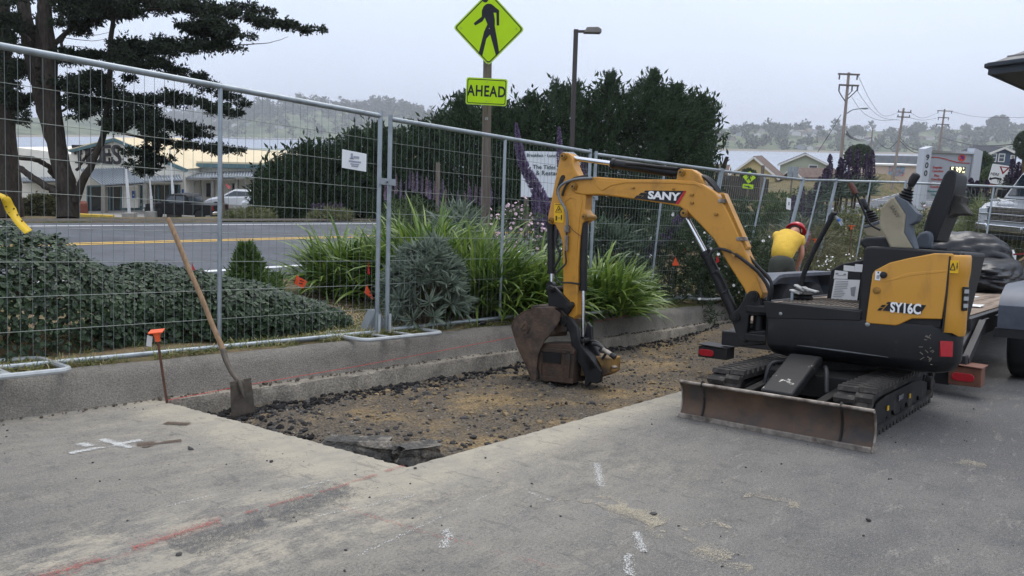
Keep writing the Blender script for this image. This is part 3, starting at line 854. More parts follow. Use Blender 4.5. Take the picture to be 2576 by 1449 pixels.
e = thing('pier_shed', 'long grey shed on a pier out in the bay', 'shed', (p2.x, p2.y, WZ), 'world')
mb = MB(); mb.bb(p2.x - 6, p2.x + 16, p2.y, p2.y + 7, p2.z - .9, p2.z + 1.4); mb.part('wall', mat('grey_boards', S(120, 122, 122), .9, var=.2, scale=.6), e, smooth=False)
mb = MB()
for k in range(9): mb.cyl((p2.x - 5.5 + k * 2.6, p2.y, WZ - 2), (p2.x - 5.5 + k * 2.6, p2.y, p2.z - .9), .25, n=6)
mb.part('piling', mat('piling_wood', S(72, 66, 60), .9), e)
mb = MB(); p2 = P(1824, 428, 140); mb.cyl((p2.x, p2.y, WZ - 2), (p2.x, p2.y, p2.z + 2), .18, n=8)
mb.obj('mooring_post', mat('piling_wood', S(72, 66, 60), .9), 'lone dark post standing in the bay water', 'post', (p2.x, p2.y, WZ), 'world')

# ------------------------------------------------------------------ the seafood restaurant across the road
dT = 62.0; sT = dT / FPX


YF = P(300, 520, 1.0).y


def T(zx, zy, d=dT):                             # on the vertical plane at distance d; measured on an enlarged crop of the photograph
    r = RW @ ray(.2983 * zx, 298.8 + .2983 * zy); return CAM + r * (d * YF / r.y)


M_clap = mat('cream_clapboard', S(236, 231, 217), .8, var=.06, scale=1)
M_teal = mat('teal_trim', S(84, 112, 116), .6, var=.06)
M_metal = mat('standing_seam', S(126, 132, 138), .45, metal=.3, var=.12, scale=1.2)
M_seam = mat('seam_light', S(165, 172, 178), .45, metal=.3, var=.1)
M_dkgl = mat('dark_shop_glass', S(30, 38, 44), .12, var=.05, spec=.7)
M_broof = mat('beige_roof', S(214, 198, 164), .9, var=.05, scale=.4)
M_gpost = mat('weathered_post', S(136, 132, 122), .9, var=.15, scale=2)
FW = Vector((0, 1, 0))
b0 = T(960, 800)
tides = thing('seafood_restaurant', 'cream clapboard restaurant with TIDES lettering and metal awnings across the road', 'building', (b0.x, b0.y, b0.z), 'world')
zb = T(960, 830).z - .6


def vq(pts, d, th, name, m, par=tides, sm=False):
    """flat outline at depth d, thickness th away from the viewer"""
    mb_ = MB(); q_ = [T(x, y, d) for x, y in pts]; yy = q_[0].y
    q_ = [Vector((v.x, yy, v.z)) for v in q_]; mb_.prism(q_, (0, th, 0)); return mb_.part(name, m, par, smooth=sm)


w_ = vq([(600, 900), (600, 262), (640, 225), (960, 172), (1562, 432), (1570, 900)], dT, 12, 'wall', M_clap)
wl = vq([(-200, 900), (-200, 300), (120, 240), (600, 300), (600, 900)], dT + .6, 10, 'wall', M_clap)
# clapboard courses stand proud
yw = T(960, 400).y
for k in range(44):
    zy = 190 + k * 14.2
    xa = 602 if zy > 262 else 602 + (262 - zy) * 3.2; xb = 1562 if zy > 440 else 960 + (zy - 176) * 2.27
    if xb - xa < 30: continue
    if zy > 800: break
    a = T(xa + 6, zy); b = T(xb - 8, zy); m = MB(); m.bb(a.x, b.x, yw - .035, yw + .02, a.z - .02, a.z + .05); m.part('clapboard', M_clap, tides, smooth=False)
vq([(960, 164), (1575, 426), (1562, 452), (957, 190)], dT - .3, .35, 'barge_board', M_teal)
vq([(955, 164), (960, 190), (600, 285), (560, 270)], dT - .3, .35, 'barge_board', M_teal)
vq([(960, 158), (1578, 422), (1575, 430), (958, 168)], dT - .2, 12.6, 'roof', M_broof)
vq([(955, 158), (958, 168), (600, 268), (556, 262)], dT - .2, 12.6, 'roof', M_broof)
# right-hand wing: low wall, teal fascia, pale flat roof
wg = T(1562, 430); we = T(2420, 430)
mb = MB(); mb.bb(wg.x, we.x + 9, wg.y + 3.0, wg.y + 14, zb, T(1562, 425).z); mb.part('wall', M_clap, tides, smooth=False)
mb = MB(); z0 = T(1600, 420).z; z1 = T(1600, 383).z; mb.bb(wg.x - .1, we.x + 9.4, wg.y + 2.4, wg.y + 2.75, z0, z1); mb.part('fascia', M_teal, tides, smooth=False)
mb = MB(); zr = T(1700, 268, dT + 14).z
mb.prism([(wg.x - .1, wg.y + 2.5, z1), (wg.x - .1, wg.y + 2.5, z1 + .15), (wg.x - .1, wg.y + 14, zr + .15), (wg.x - .1, wg.y + 14, zr)], (we.x + 9.4 - wg.x, 0, 0)); mb.part('roof', M_broof, tides, smooth=False)
mb = MB(); mb.bb(wg.x + 7, wg.x + 9, wg.y + 8, wg.y + 9.5, zr - .4, zr + .6); mb.part('roof_vent', HM[1], tides, smooth=False)


def awning(pts, d0, name='awning', nseam=18, drop=16):
    """pts: upper-left, upper-right, lower-right, lower-left in crop pixels; the low edge stands forward"""
    ul, ur, lr, ll = pts
    A_, B_ = T(*ul, d0), T(*ur, d0); C2, D2 = T(*lr, d0 - 3.0), T(*ll, d0 - 3.0)
    m = MB(); m.prism([A_, B_, C2, D2], (0, 0, -.08)); aw = m.part(name, M_metal, tides, smooth=False)
    for k in range(nseam + 1):
        u = k / nseam; a = A_.lerp(B_, u); b = D2.lerp(C2, u); m = MB(); m.bar(a + Vector((0, 0, .05)), b + Vector((0, 0, .05)), .05, .09); m.part('seam', M_seam, aw, smooth=False)
    m = MB(); m.prism([D2, C2, C2 - Vector((0, 0, drop * .2983 * d0 / FPX)), D2 - Vector((0, 0, drop * .2983 * d0 / FPX))], (0, .12, 0)); m.part('awning_fascia', M_gpost, aw, smooth=False)


awning(((680, 428), (1040, 418), (1236, 540), (862, 562)), dT, nseam=17)
awning(((1205, 488), (1510, 478), (1537, 520), (1212, 528)), dT, nseam=14)
awning(((1570, 455), (2420, 440), (2400, 490), (1566, 500)), dT + 3, nseam=36)
awning(((150, 500), (600, 495), (640, 525), (190, 530)), dT + .6, nseam=18)
vq([(735, 572), (1020, 572), (1020, 806), (735, 806)], dT - .06, .05, 'entrance_glass', M_dkgl)
for x in (735, 760, 870, 925, 1018): vq([(x - 5, 570), (x + 6, 570), (x + 6, 806), (x - 5, 806)], dT - .12, .06, 'door_frame', M_teal)
vq([(735, 562), (1022, 562), (1022, 576), (735, 576)], dT - .14, .06, 'door_frame', M_teal)
vq([(1030, 570), (1162, 570), (1162, 752), (1030, 752)], dT - .5, .4, 'entry_panel', M_clap)
M_sgn = mat('blue_sign', S(34, 72, 150), .6, var=.05); M_ltr = mat('lettering_dark', S(46, 44, 46), .6, var=.05); M_wht = mat('white_paint', S(226, 226, 222), .6, var=.04)
sg = vq([(1112, 608), (1138, 608), (1138, 672), (1112, 672)], dT - .58, .05, 'notice', M_sgn)
vq([(1118, 640), (1132, 640), (1132, 648), (1118, 648)], dT - .62, .03, 'notice_text', M_wht, sg)
vq([(1165, 560), (1520, 556), (1520, 700), (1165, 712)], dT - .06, .05, 'shop_window', M_dkgl)
for x in (1168, 1200, 1236, 1335, 1430, 1505): vq([(x - 7, 556), (x + 7, 556), (x + 7, 770), (x - 7, 770)], dT - .13, .06, 'window_frame', M_teal)
vq([(1030, 752), (1520, 700), (1520, 770), (1030, 790)], dT - .16, .05, 'plinth', M_teal)
vq([(1532, 594), (1551, 594), (1551, 636), (1532, 636)], dT - .1, .04, 'notice', M_sgn)
for x, y0_, y1_ in ((868, 560, 805), (1222, 548, 785)): vq([(x - 17, y0_), (x + 14, y0_), (x + 17, y1_), (x - 17, y1_)], dT - 3.1, .5, 'awning_post', M_gpost)
for x in (1765, 1985): vq([(x - 26, 545), (x + 26, 545), (x + 26, 660), (x - 26, 660)], dT + 2.9, .06, 'wing_window', M_dkgl)
for x in (1790, 1990, 2200): vq([(x - 12, 500), (x + 10, 500), (x + 10, 700), (x - 12, 700)], dT + .3, .4, 'awning_post', M_gpost)
# lettering: raised, with serifs
lw = 82; x0_ = 622
for i, ch in enumerate('TIDES'):
    xx = (665, 730, 800, 893, 978)[i]; c = T(xx, 313, dT - .18)
    text_part('letter', ch, 128 * .2983 * sT * 1.75, tides, (c.x, yw - .12, c.z), (1, 0, 0), (0, 0, 1), M_ltr, .06, 1, .03, .8)
for xx, zy, w in ((665, 366, 46), (640, 278, 12), (690, 278, 12), (730, 262, 34), (730, 366, 34), (770, 262, 22), (770, 366, 22), (872, 262, 20), (872, 366, 20), (925, 280, 10), (928, 350, 10), (1004, 282, 9), (952, 346, 9)):
    a = T(xx - w / 2, zy); b = T(xx + w / 2, zy); m = MB(); hh_ = .07 if w > 15 else .22
    m.bb(a.x, b.x, yw - .18, yw - .06, a.z - hh_, a.z + hh_); m.part('letter_serif', M_ltr, tides, smooth=False)
# far sheds behind, by the water
p2 = P(430, 372, 84); gable('wharf_shed', 'grey-roofed wharf shed behind the restaurant by the water', 'shed', (p2.x, p2.y, WZ), -1.1, 9, 14, 4.6, 2.2, HM[1], mat('shed_roof', S(142, 150, 146), .8, var=.1), None, .4)

M_pole = mat('flagpole_white', S(206, 208, 208), .4, var=.05)
for i, (xt, yt, xb_, yb_) in enumerate(((1058, 80, 1090, 792), (1262, 470, 1282, 778), (1433, 250, 1466, 768))):
    dd = 54.5 + i * .9; a = T(xb_, yb_, dd); b = T(xt, yt, dd); hb_ = 60 * .2983 * dd / FPX; r = 46 * .2983 * dd / FPX
    e = thing('flagpole', ('leftmost white flagpole in front of the TIDES entrance', 'middle white flagpole, shorter than its neighbours, on a concrete block', 'rightmost white flagpole beside the parked black pickup')[i], 'flagpole', (a.x, a.y, a.z - hb_), 'world', 'flagpoles in front of the restaurant')
    m = MB(); top = Vector((a.x, a.y, b.z)); m.tube([a, a.lerp(top, .4), a.lerp(top, .41), top], [.11, .1, .075, .05], 8); m.part('pole', M_pole, e)
    m = MB(); m.bb(a.x - r, a.x + r, a.y - r, a.y + r, a.z - hb_ - .3, a.z); m.part('base', mat('block_concrete', S(140, 137, 130), .9, var=.15, scale=2), e, bevel=.05)
a = T(695, 800, 58); m = MB(); m.lathe((a.x, a.y, a.z - .3), [(.38, 0), (.42, .3), (.42, 1.1), (.3, 1.25)], 12)
m.obj('litter_bin', mat('bin_brown', S(120, 66, 50), .7, var=.1), 'reddish brown litter bin by the restaurant entrance', 'bin', (a.x, a.y, a.z - .3), 'world')
m = MB(); a = P(200, 549, 52.5); b = P(285, 549.5, 52.8); c = P(290, 551, 52); d = P(200, 550.5, 52)
m.bar((a.x, a.y, gz1(a.x, a.y) + .1), (b.x, b.y, gz1(b.x, b.y) + .1), .5, .2); m.obj('painted_kerb', mat('kerb_yellow', S(190, 160, 60), .8, var=.12), 'yellow painted kerb at the edge of the forecourt', 'kerb', (a.x, a.y, a.z), 'world')


# ------------------------------------------------------------------ vegetation
def unit(v): return v / np.maximum(np.linalg.norm(v, axis=-1, keepdims=True), 1e-9)


def kites(base, axis, ln, wd, rng=RNG, belly=.45, curl=0.0):
    """small pointed leaves: one 4-point blade each"""
    n = len(base); side = unit(np.cross(axis, rng.standard_normal((n, 3)))); ln = np.broadcast_to(ln, n)[:, None]; wd = np.broadcast_to(wd, n)[:, None]
    nrm = np.cross(axis, side)
    V = np.stack([base, base + axis * ln * belly + side * wd / 2 + nrm * ln * curl, base + axis * ln, base + axis * ln * belly - side * wd / 2 + nrm * ln * curl], 1)
    return V.reshape(-1, 3), np.arange(n * 4).reshape(n, 4)


def ovals(base, axis, nrm0, ln, wd):
    """broad leaves folded along the midrib, facing nrm0"""
    n = len(base); side = unit(np.cross(axis, nrm0)); nr = unit(np.cross(side, axis)); ln = np.broadcast_to(ln, n)[:, None]; wd = np.broadcast_to(wd, n)[:, None]
    m = base + axis * ln * .5 - nr * wd * .12
    V = np.stack([base, base + axis * ln * .3 + side * wd / 2, base + axis * ln * .72 + side * wd * .42, base + axis * ln, base + axis * ln * .72 - side * wd * .42, base + axis * ln * .3 - side * wd / 2, m], 1)
    k = np.arange(n)[:, None] * 7
    F = np.concatenate([k + np.array([[0, 1, 2, 6]]), k + np.array([[6, 2, 3, 4]]), k + np.array([[0, 6, 4, 5]])], 0)
    return V.reshape(-1, 3), F


def straps(base, az, L, W, lean, droop, seg=6, rng=RNG):
    """arching strap leaves from a base point: az heading, lean initial angle from vertical"""
    n = len(base); t = np.linspace(0, 1, seg + 1)[None]; L = L[:, None]
    ang = lean[:, None] + droop[:, None] * t ** 1.3; dt = L / seg
    r = np.cumsum(np.sin(ang) * dt, 1) - np.sin(ang[:, :1]) * dt; z = np.cumsum(np.cos(ang) * dt, 1) - np.cos(ang[:, :1]) * dt
    h = np.stack([np.cos(az), np.sin(az)], -1)
    c = np.stack([base[:, None, 0] + r * h[:, :1], base[:, None, 1] + r * h[:, 1:], base[:, None, 2] + z], -1)
    w = W[:, None] * np.array([.75, 1, 1, .95, .8, .5, .06])[None, :seg + 1] / 2
    sd = np.stack([-h[:, 1], h[:, 0], np.zeros(n)], -1)[:, None]
    tw = rng.uniform(-.5, .5, (n, 1, 1)); sd = sd + np.array([0, 0, 1.0]) * tw
    V = np.stack([c - sd * w[..., None], c + sd * w[..., None]], 2).reshape(n, -1, 3)
    k = (np.arange(n) * (2 * (seg + 1)))[:, None, None]; f = np.array([[2 * i, 2 * i + 1, 2 * i + 3, 2 * i + 2] for i in range(seg)])[None]
    return V.reshape(-1, 3), (k + f).reshape(-1, 4)


def join(parts):
    Vs, Fs, k = [], [], 0
    for V, F in parts: Vs.append(V); Fs.append(F + k); k += len(V)
    return np.concatenate(Vs), np.concatenate(Fs)


def plant(name, label, cat, base, group=None):
    return thing(name, label, cat, tuple(base), 'world', group)


def fol(e, V, F, m, name='foliage', smooth=False):
    o = ORG[e.name]; return link(name, npmesh(name, V - np.array(o[:]), F, m, smooth), e)


def sprays(c, ax_, ln, nb, bl, bw, spread=.55, rng=RNG):
    """feathery conifer sprays: blades set along each axis, angled forward"""
    n = len(c); t = rng.random((n, nb, 1)) ** .8
    pos = c[:, None] + ax_[:, None] * ln[:, None, None] * t + rng.standard_normal((n, nb, 3)) * (ln[:, None, None] * .10 * (1.15 - t))
    d = unit(ax_[:, None] + rng.standard_normal((n, nb, 3)) * spread)
    return kites(pos.reshape(-1, 3), d.reshape(-1, 3), rng.uniform(.6, 1.2, n * nb) * bl, rng.uniform(.7, 1.3, n * nb) * bw, rng)


M_bark = mat('cypress_bark', S(66, 60, 54), .95, var=.35, scale=5, bump=1, bscale=14, stretch=(3, 3, .5), spec=.1)
M_stem = mat('shrub_stem', S(86, 74, 58), .95, var=.2, spec=.1)

# --- the hedge behind the fence at the left: broad dark leaves
M_hedge = leafmat('hedge_leaf', S(30, 46, 30), S(64, 86, 52), rough=.45, trans=.18, spec=.5)
HP = [(-80, 560), (0, 588), (90, 596), (150, 622), (190, 655), (240, 685), (300, 690), (350, 680), (430, 690), (520, 705), (590, 722), (660, 735), (720, 752), (800, 778), (860, 800), (920, 822)]
hpX = []
for x, y in HP: v = oY(x, y, 6.35); hpX.append((v.x, v.z))


def hedge_top(X): return np.interp(X, [p[0] for p in hpX], [p[1] for p in hpX])


def hedge(name, label, X0_, X1_, n, seed):
    rg = np.random.default_rng(seed)
    X = rg.uniform(X0_, X1_, n); Yc = 6.42 + .05 * np.sin(X * 3); hw = .62
    th = rg.uniform(-.35, PI * .92, n)          # shell angle: front to over the top
    H_ = np.maximum(hedge_top(X) - .25, .08) * (1 + .12 * (fbm(X * 3.1, X * 0 + seed, 2, 3) - .45)) + .05
    rr = 1 - .35 * rg.random(n) ** 2.5 + .16 * (fbm(X * 5, th * 2.5, seed, 3) - .45)
    Y = Yc - np.cos(th) * hw * rr; Z = .27 + np.maximum(np.sin(np.maximum(th, 0)) ** .7 * H_ * rr, 0) * 1.0
    low = th < .1; Z = np.where(low, .26 + rg.random(n) * H_ * .55, Z)
    nrm = unit(np.stack([rg.standard_normal(n) * .5, -np.cos(th) * 1.0 + rg.standard_normal(n) * .4, np.sin(th) + .5 + rg.standard_normal(n) * .4], -1))
    axd = unit(np.cross(nrm, rg.standard_normal((n, 3))) + np.array([0, -.2, -.35]))
    V, F = ovals(np.stack([X, Y, Z], -1), axd, nrm, rg.uniform(.03, .056, n), rg.uniform(.022, .038, n))
    Vw = (np.array(LOTM.to_3x3()) @ V.T).T + np.array(LO[:])
    b = lotw((X0_ + X1_) / 2, 6.42, .25); e = plant(name, label, 'hedge', b, None); fol(e, Vw, F, M_hedge)
    m = MB()
    for k in range(14):
        xx = random.uniform(X0_, X1_); hh_ = float(hedge_top(xx)) * .8
        m.tube([lotw(xx, 6.4, .2), lotw(xx + random.uniform(-.1, .1), 6.4 + random.uniform(-.2, .2), max(.35, hh_))], [.018, .008], 5)
    m.part('stem', M_stem, e)


hedge('hedge', 'tall dark leafy hedge behind the fence at the far left', -.6, 2.25, 16000, 1)
hedge('hedge', 'lower dark hedge sloping down behind the shovel', 2.25, 4.55, 18000, 2)

# --- small conifer
M_con = leafmat('young_conifer', S(60, 84, 44), S(104, 126, 66), trans=.2)


def conifer(px, py_base, py_top, wpx, d, label, n, m, tall=1.0, lean=0.0):
    b = P(px, py_base, d); h = (py_base - py_top) * d / FPX; w = wpx * d / FPX / 2
    e = plant('conifer_bush', label, 'conifer bush', b)
    t = RNG.random(n) ** 1.3; a = RNG.uniform(0, 2 * PI, n); env = w * np.where(t < .45, .8 + .4 * RNG.random(n), (1 - t) * .9 + .04) * (.7 + .5 * fbm(a * 2, t * 6, 5, 2))
    r = env * np.sqrt(RNG.random(n)) * .75
    c = np.stack([b.x + r * np.cos(a), b.y + r * np.sin(a), b.z + t * h * .95], -1)
    ax_ = unit(np.stack([np.cos(a) * .9, np.sin(a) * .9, .35 + t * 1.8], -1))
    V, F = sprays(c, ax_, .12 + .18 * (1 - t), 22, .075, .016, .5); fol(e, V, F, m)
    mm = MB(); mm.tube([b - Vector((0, 0, .1)), b + Vector((0, 0, h * .9))], [.03, .006], 6); mm.part('stem', M_stem, e)


conifer(628, 800, 628, 165, 8.7, 'small bright green conifer bush behind the fence', 520, M_con)

# --- agapanthus clumps
M_aga = leafmat('agapanthus_leaf', S(62, 94, 38), S(132, 154, 68), rough=.38, trans=.3, spec=.45)


def agapanthus(px, py, d, n, L, label, spread=.28):
    b = P(px, py, d); b.z = gz1(b.x, b.y); e = plant('agapanthus_clump', label, 'plant', b, 'agapanthus clumps behind the fence')
    a = RNG.uniform(0, 2 * PI, n); r = spread * np.sqrt(RNG.random(n)); az = a + RNG.normal(0, .5, n)
    n = int(n * 2.1); a = RNG.uniform(0, 2 * PI, n); r = spread * 1.15 * np.sqrt(RNG.random(n)); az = a + RNG.normal(0, .7, n)
    base = np.stack([b.x + r * np.cos(a), b.y + r * np.sin(a), b.z + RNG.random(n) * .42 * L * np.sqrt(np.clip(1.1 - (r / spread / 1.15) ** 2, 0, 1))], -1)
    V, F = straps(base, az, RNG.uniform(.55, .95, n) * L * .78, RNG.uniform(.026, .046, n), RNG.uniform(.05, .75, n) * (.45 + r / spread), RNG.uniform(.35, 1.5, n))
    fol(e, V, F, M_aga, 'leaves', True)


for i, (px, py, d, n, L, sp_, lab) in enumerate(((868, 742, 9.6, 360, 1.0, .36, 'leftmost arching agapanthus clump behind the fence joint'), (990, 700, 9.3, 260, 1.0, .3, 'agapanthus clump just behind the fence joint post'),
        (1075, 725, 9.4, 480, 1.28, .44, 'tall agapanthus clump rising above the grey-leaved bush'), (1200, 760, 9.0, 420, 1.18, .42, 'agapanthus clump right of the grey-leaved bush'), (1330, 770, 9.2, 380, 1.05, .4, 'agapanthus clump just left of the excavator arm'),
        (1500, 760, 9.8, 330, 1.0, .4, 'agapanthus clump behind the excavator arm to its right'), (1575, 735, 10.4, 200, .7, .3, 'rightmost agapanthus clump under the excavator boom'), (925, 690, 10.2, 180, .8, .25, 'back agapanthus clump at the roadside behind the fence joint'))):
    agapanthus(px, py, d, n, L, lab, sp_)

# --- grey-leaved rosettes
M_grey = leafmat('echium_leaf', S(92, 106, 92), S(136, 148, 130), rough=.6, trans=.15, spec=.3)


def rosettes(cen, up_, L, per, w):
    n = len(cen); a = RNG.uniform(0, 2 * PI, (n, per)); el = RNG.uniform(-.25, 1.1, (n, per))
    t1 = unit(np.cross(up_, np.array([.3, .9, .1]))); t2 = np.cross(up_, t1)
    d = unit((t1[:, None] * np.cos(a)[..., None] + t2[:, None] * np.sin(a)[..., None]) * np.cos(el)[..., None] + up_[:, None] * np.sin(el)[..., None])
    base = np.repeat(cen[:, None], per, 1).reshape(-1, 3); k = n * per
    return kites(base, d.reshape(-1, 3), RNG.uniform(.7, 1.15, k) * L, RNG.uniform(.8, 1.2, k) * w, belly=.4, curl=-.06)


def greybush(px, py, d, w, h, n, label, L=.14, m=None, per=22, lw=.02):
    b = P(px, py, d); b.z = gz1(b.x, b.y); e = plant('grey_leaved_bush', label, 'bush', b)
    a = RNG.uniform(0, 2 * PI, n); u = RNG.random(n) ** .6; r = w / 2 * np.sqrt(1 - (u * .96) ** 2) * (.75 + .35 * RNG.random(n))
    c = np.stack([b.x + r * np.cos(a), b.y + r * np.sin(a), b.z + h * u * (.85 + .25 * RNG.random(n))], -1)
    up_ = unit(np.stack([np.cos(a) * (1 - u * .7), np.sin(a) * (1 - u * .7), .45 + u], -1))
    V, F = rosettes(c, up_, L, per, lw); fol(e, V, F, m or M_grey)
    mm = MB()
    for k in range(8): mm.tube([b, b + Vector((random.uniform(-w, w) * .3, random.uniform(-w, w) * .3, h * .8))], [.02, .008], 5)
    mm.part('stem', M_stem, e); return e


greybush(1068, 800, 7.9, .86, .82, 170, 'grey-green lance-leaved bush pressed against the fence', .17, None, 24, .026)
greybush(1150, 560, 11.0, .75, 1.05, 60, 'spiky grey rosette bush above the agapanthus', .42, None, 16, .04)
greybush(1530, 640, 11.5, 1.1, 1.05, 90, 'dark grey-green leafy bush under the excavator boom', .3, leafmat('dull_leaf', S(58, 74, 58), S(92, 108, 86), trans=.15), 20, .035)

# --- purple echium spires
M_ech = leafmat('echium_flower', S(84, 68, 104), S(150, 132, 162), rough=.8, trans=.2)
M_mauve = leafmat('echium_flower_mauve', S(120, 92, 108), S(160, 134, 142), rough=.8, trans=.2)
M_echd = leafmat('echium_flower_dark', S(70, 58, 78), S(104, 92, 110), rough=.8, trans=.15)


def spire(path, r0, r1, n, e, m, fl=.03):
    """a flower spike: a core with hundreds of little florets"""
    path = [Vector(p) for p in path]; K = len(path); t = RNG.random(n); k = np.minimum((t * (K - 1)).astype(int), K - 2); f = t * (K - 1) - k
    A_ = np.array([p[:] for p in path]); pos = A_[k] * (1 - f[:, None]) + A_[k + 1] * f[:, None]; tan = unit(A_[k + 1] - A_[k])
    rad = (r0 + (r1 - r0) * t) * (1 - .75 * np.clip((t - .82) / .18, 0, 1)); rad = rad * (.8 + .2 * np.clip(t / .1, 0, 1))
    d = unit(np.cross(tan, RNG.standard_normal((n, 3)))); V, F = kites(pos + d * rad[:, None] * .55, unit(d + tan * .5), rad * .65 + fl * .5, fl)
    fol(e, V, F, m, 'flower_spike')
    mm = MB(); rs = [max(.006, .5 * (r0 + (r1 - r0) * i / (K - 1)) * (1 if i < K - 1 else .3)) for i in range(K)]; mm.tube(path, rs, 6); mm.part('flower_stem', M_echd, e)


def curve3(pts, n=10):
    pts = [Vector(p) for p in pts]; out = []
    for i in range(n + 1):
        u = i / n * (len(pts) - 1); k = min(int(u), len(pts) - 2); f = u - k
        p0, p1, p2, p3 = pts[max(k - 1, 0)], pts[k], pts[k + 1], pts[min(k + 2, len(pts) - 1)]
        out.append(.5 * ((2 * p1) + (p2 - p0) * f + (2 * p0 - 5 * p1 + 4 * p2 - p3) * f * f + (3 * p1 - p0 - 3 * p2 + p3) * f ** 3))
    return out


def echium(pxs, d, r0, r1, label, n=900, m=None, group='tall echium flower spikes'):
    pts = curve3([P(x, y, d) for x, y in pxs]); b = P(pxs[0][0], pxs[0][1], d); g = Vector((b.x, b.y, gz1(b.x, b.y)))
    e = plant('echium_spike', label, 'flower spike', g, group); spire(pts, r0 * d / FPX, r1 * d / FPX, n, e, m or M_ech, .022 * d / 11)
    mm = MB(); mm.tube([g - Vector((0, 0, .1)), g.lerp(b, .5), b, pts[1]], [.035, .03, .025, .02], 6); mm.part('stem', M_stem, e)
    k = 14; c = np.repeat(np.array([(b - Vector((0, 0, .05))[:] if False else b)[:]]), k, 0) if False else np.array([[b.x, b.y, b.z - .02 * i] for i in range(k)])
    V, F = rosettes(c, np.repeat([[0., 0., 1.]], k, 0), .24 * d / 11, 8, .03); fol(e, V, F, M_grey)


echium([(1395, 600), (1380, 545), (1352, 480), (1318, 420), (1305, 370), (1298, 310)], 11.5, 20, 6, 'tall thick purple echium spike curving up left of the excavator arm', 2400)
echium([(1420, 560), (1412, 480), (1408, 400), (1406, 320)], 12.0, 10, 5, 'tall upright purple echium spike just behind the top of the excavator arm', 1100)
echium([(1360, 590), (1352, 545), (1340, 480)], 11.0, 13, 6, 'short purple echium spike beside the pink daisies', 900)
echium([(1600, 655), (1650, 615), (1690, 575), (1716, 535)], 11.6, 17, 8, 'leaning purple echium spike seen under the excavator boom', 1300)
echium([(1462, 500), (1468, 440), (1462, 395)], 13, 11, 6, 'slim pale echium spike behind the excavator boom tip', 500, M_echd)


def bed(name, label, cat, px0, px1, pyb, pyt, d, n, m, L=.12, lw=.02, group=None, depth=1.2, per=12, lump=1.0):
    """a rounded mass of lance leaves"""
    x0, x1 = P(px0, pyb, d), P(px1, pyb, d); h = (pyb - pyt) * d / FPX; c0 = (x0 + x1) / 2; g = Vector((c0.x, c0.y, x0.lerp(x1, .5).z))
    e = plant(name, label, cat, g, group); u = RNG.random(n); v = RNG.uniform(-1, 1, n)
    w = RNG.random(n) ** .8; prof = np.sqrt(np.clip(1 - (2 * u - 1) ** 4, 0, 1)) * (.72 + .5 * (fbm(u * 7 * lump, v * 1.5 + px0, 3, 3) - .1))
    fwd = np.array((RW @ Vector((0, 0, -1)))[:]); fwd[2] = 0; fwd = fwd / np.linalg.norm(fwd)
    base = np.array(x0[:]) * (1 - u[:, None]) + np.array(x1[:]) * u[:, None] + fwd * (v * depth / 2)[:, None]
    gzz = np.minimum(ground_z(base[:, 0], base[:, 1]), base[:, 2]); top = base[:, 2] + h * prof * np.sqrt(np.clip(1 - v ** 2 * .7, 0, 1))
    c = np.stack([base[:, 0], base[:, 1], gzz + (top - gzz) * w], -1)
    up_ = unit(np.stack([RNG.standard_normal(n) * .5, RNG.standard_normal(n) * .5 - .3, np.full(n, .9)], -1))
    V, F = rosettes(c, up_, L, per, lw); fol(e, V, F, m)
    mm = MB()
    for k in range(6):
        q = x0.lerp(x1, random.uniform(.15, .85)); mm.tube([(q.x, q.y, gz1(q.x, q.y) - .1), q + Vector((random.uniform(-.1, .1), 0, h * .6))], [.008, .004], 5)
    mm.part('stem', M_stem, e)
    return e, c


def daisies(e, c, n, m, r=.03, name='flowers'):
    """flower heads: little six-sided discs facing up and out"""
    idx = RNG.integers(0, len(c), n); p = c[idx] + RNG.standard_normal((n, 3)) * .05 + np.array([0, 0, .07]); k = 6
    nr = unit(RNG.standard_normal((n, 3)) * .6 + np.array([0, -.7, .7])); a = unit(np.cross(nr, np.array([.2, .1, 1.]))); b = np.cross(nr, a)
    t = np.arange(k) * 2 * PI / k; rr = r * RNG.uniform(.7, 1.2, n)
    V = p[:, None] + (a[:, None] * np.cos(t)[None, :, None] + b[:, None] * np.sin(t)[None, :, None]) * rr[:, None, None]
    fol(e, V.reshape(-1, 3), np.arange(n * k).reshape(n, k), m, name)['kind'] = 'stuff'


M_bush = leafmat('bush_leaf', S(62, 80, 50), S(100, 116, 74), trans=.2)
M_bushd = leafmat('bush_leaf_dark', S(42, 58, 40), S(72, 90, 58), trans=.15)
M_olive = leafmat('bush_leaf_olive', S(92, 100, 66), S(134, 136, 96), trans=.2)
M_fw = mat('petal_white', S(232, 230, 226), .7, var=.03); M_fp = mat('petal_pink', S(206, 176, 186), .7, var=.1, scale=3)
e, c = bed('daisy_bush', 'bush with pale pink daisies right of the signpost', 'bush', 1225, 1375, 640, 498, 10.6, 240, M_bush, .09, .012); daisies(e, c, 260, M_fp, .022)
e, c = bed('daisy_bush', 'white daisy bush behind the fence under the boom', 'bush', 1560, 1790, 690, 515, 12.0, 900, M_bushd, .12, .016); daisies(e, c, 110, M_fw, .022)
e, c = bed('daisy_bush', 'white daisy bush beside the boom foot', 'bush', 1770, 1945, 715, 560, 12.6, 800, M_bushd, .12, .016); daisies(e, c, 130, M_fw, .024)
e, c = bed('daisy_bush', 'low pale flowering cushion beside the bending worker', 'bush', 2060, 2150, 690, 640, 14.2, 200, M_olive, .08, .012); daisies(e, c, 220, M_fw, .018)
e, c = bed('echium_bush', 'mound of grey leaves with purple spikes left of the signpost', 'bush', 960, 1090, 620, 478, 14.5, 300, M_bush, .16, .02)
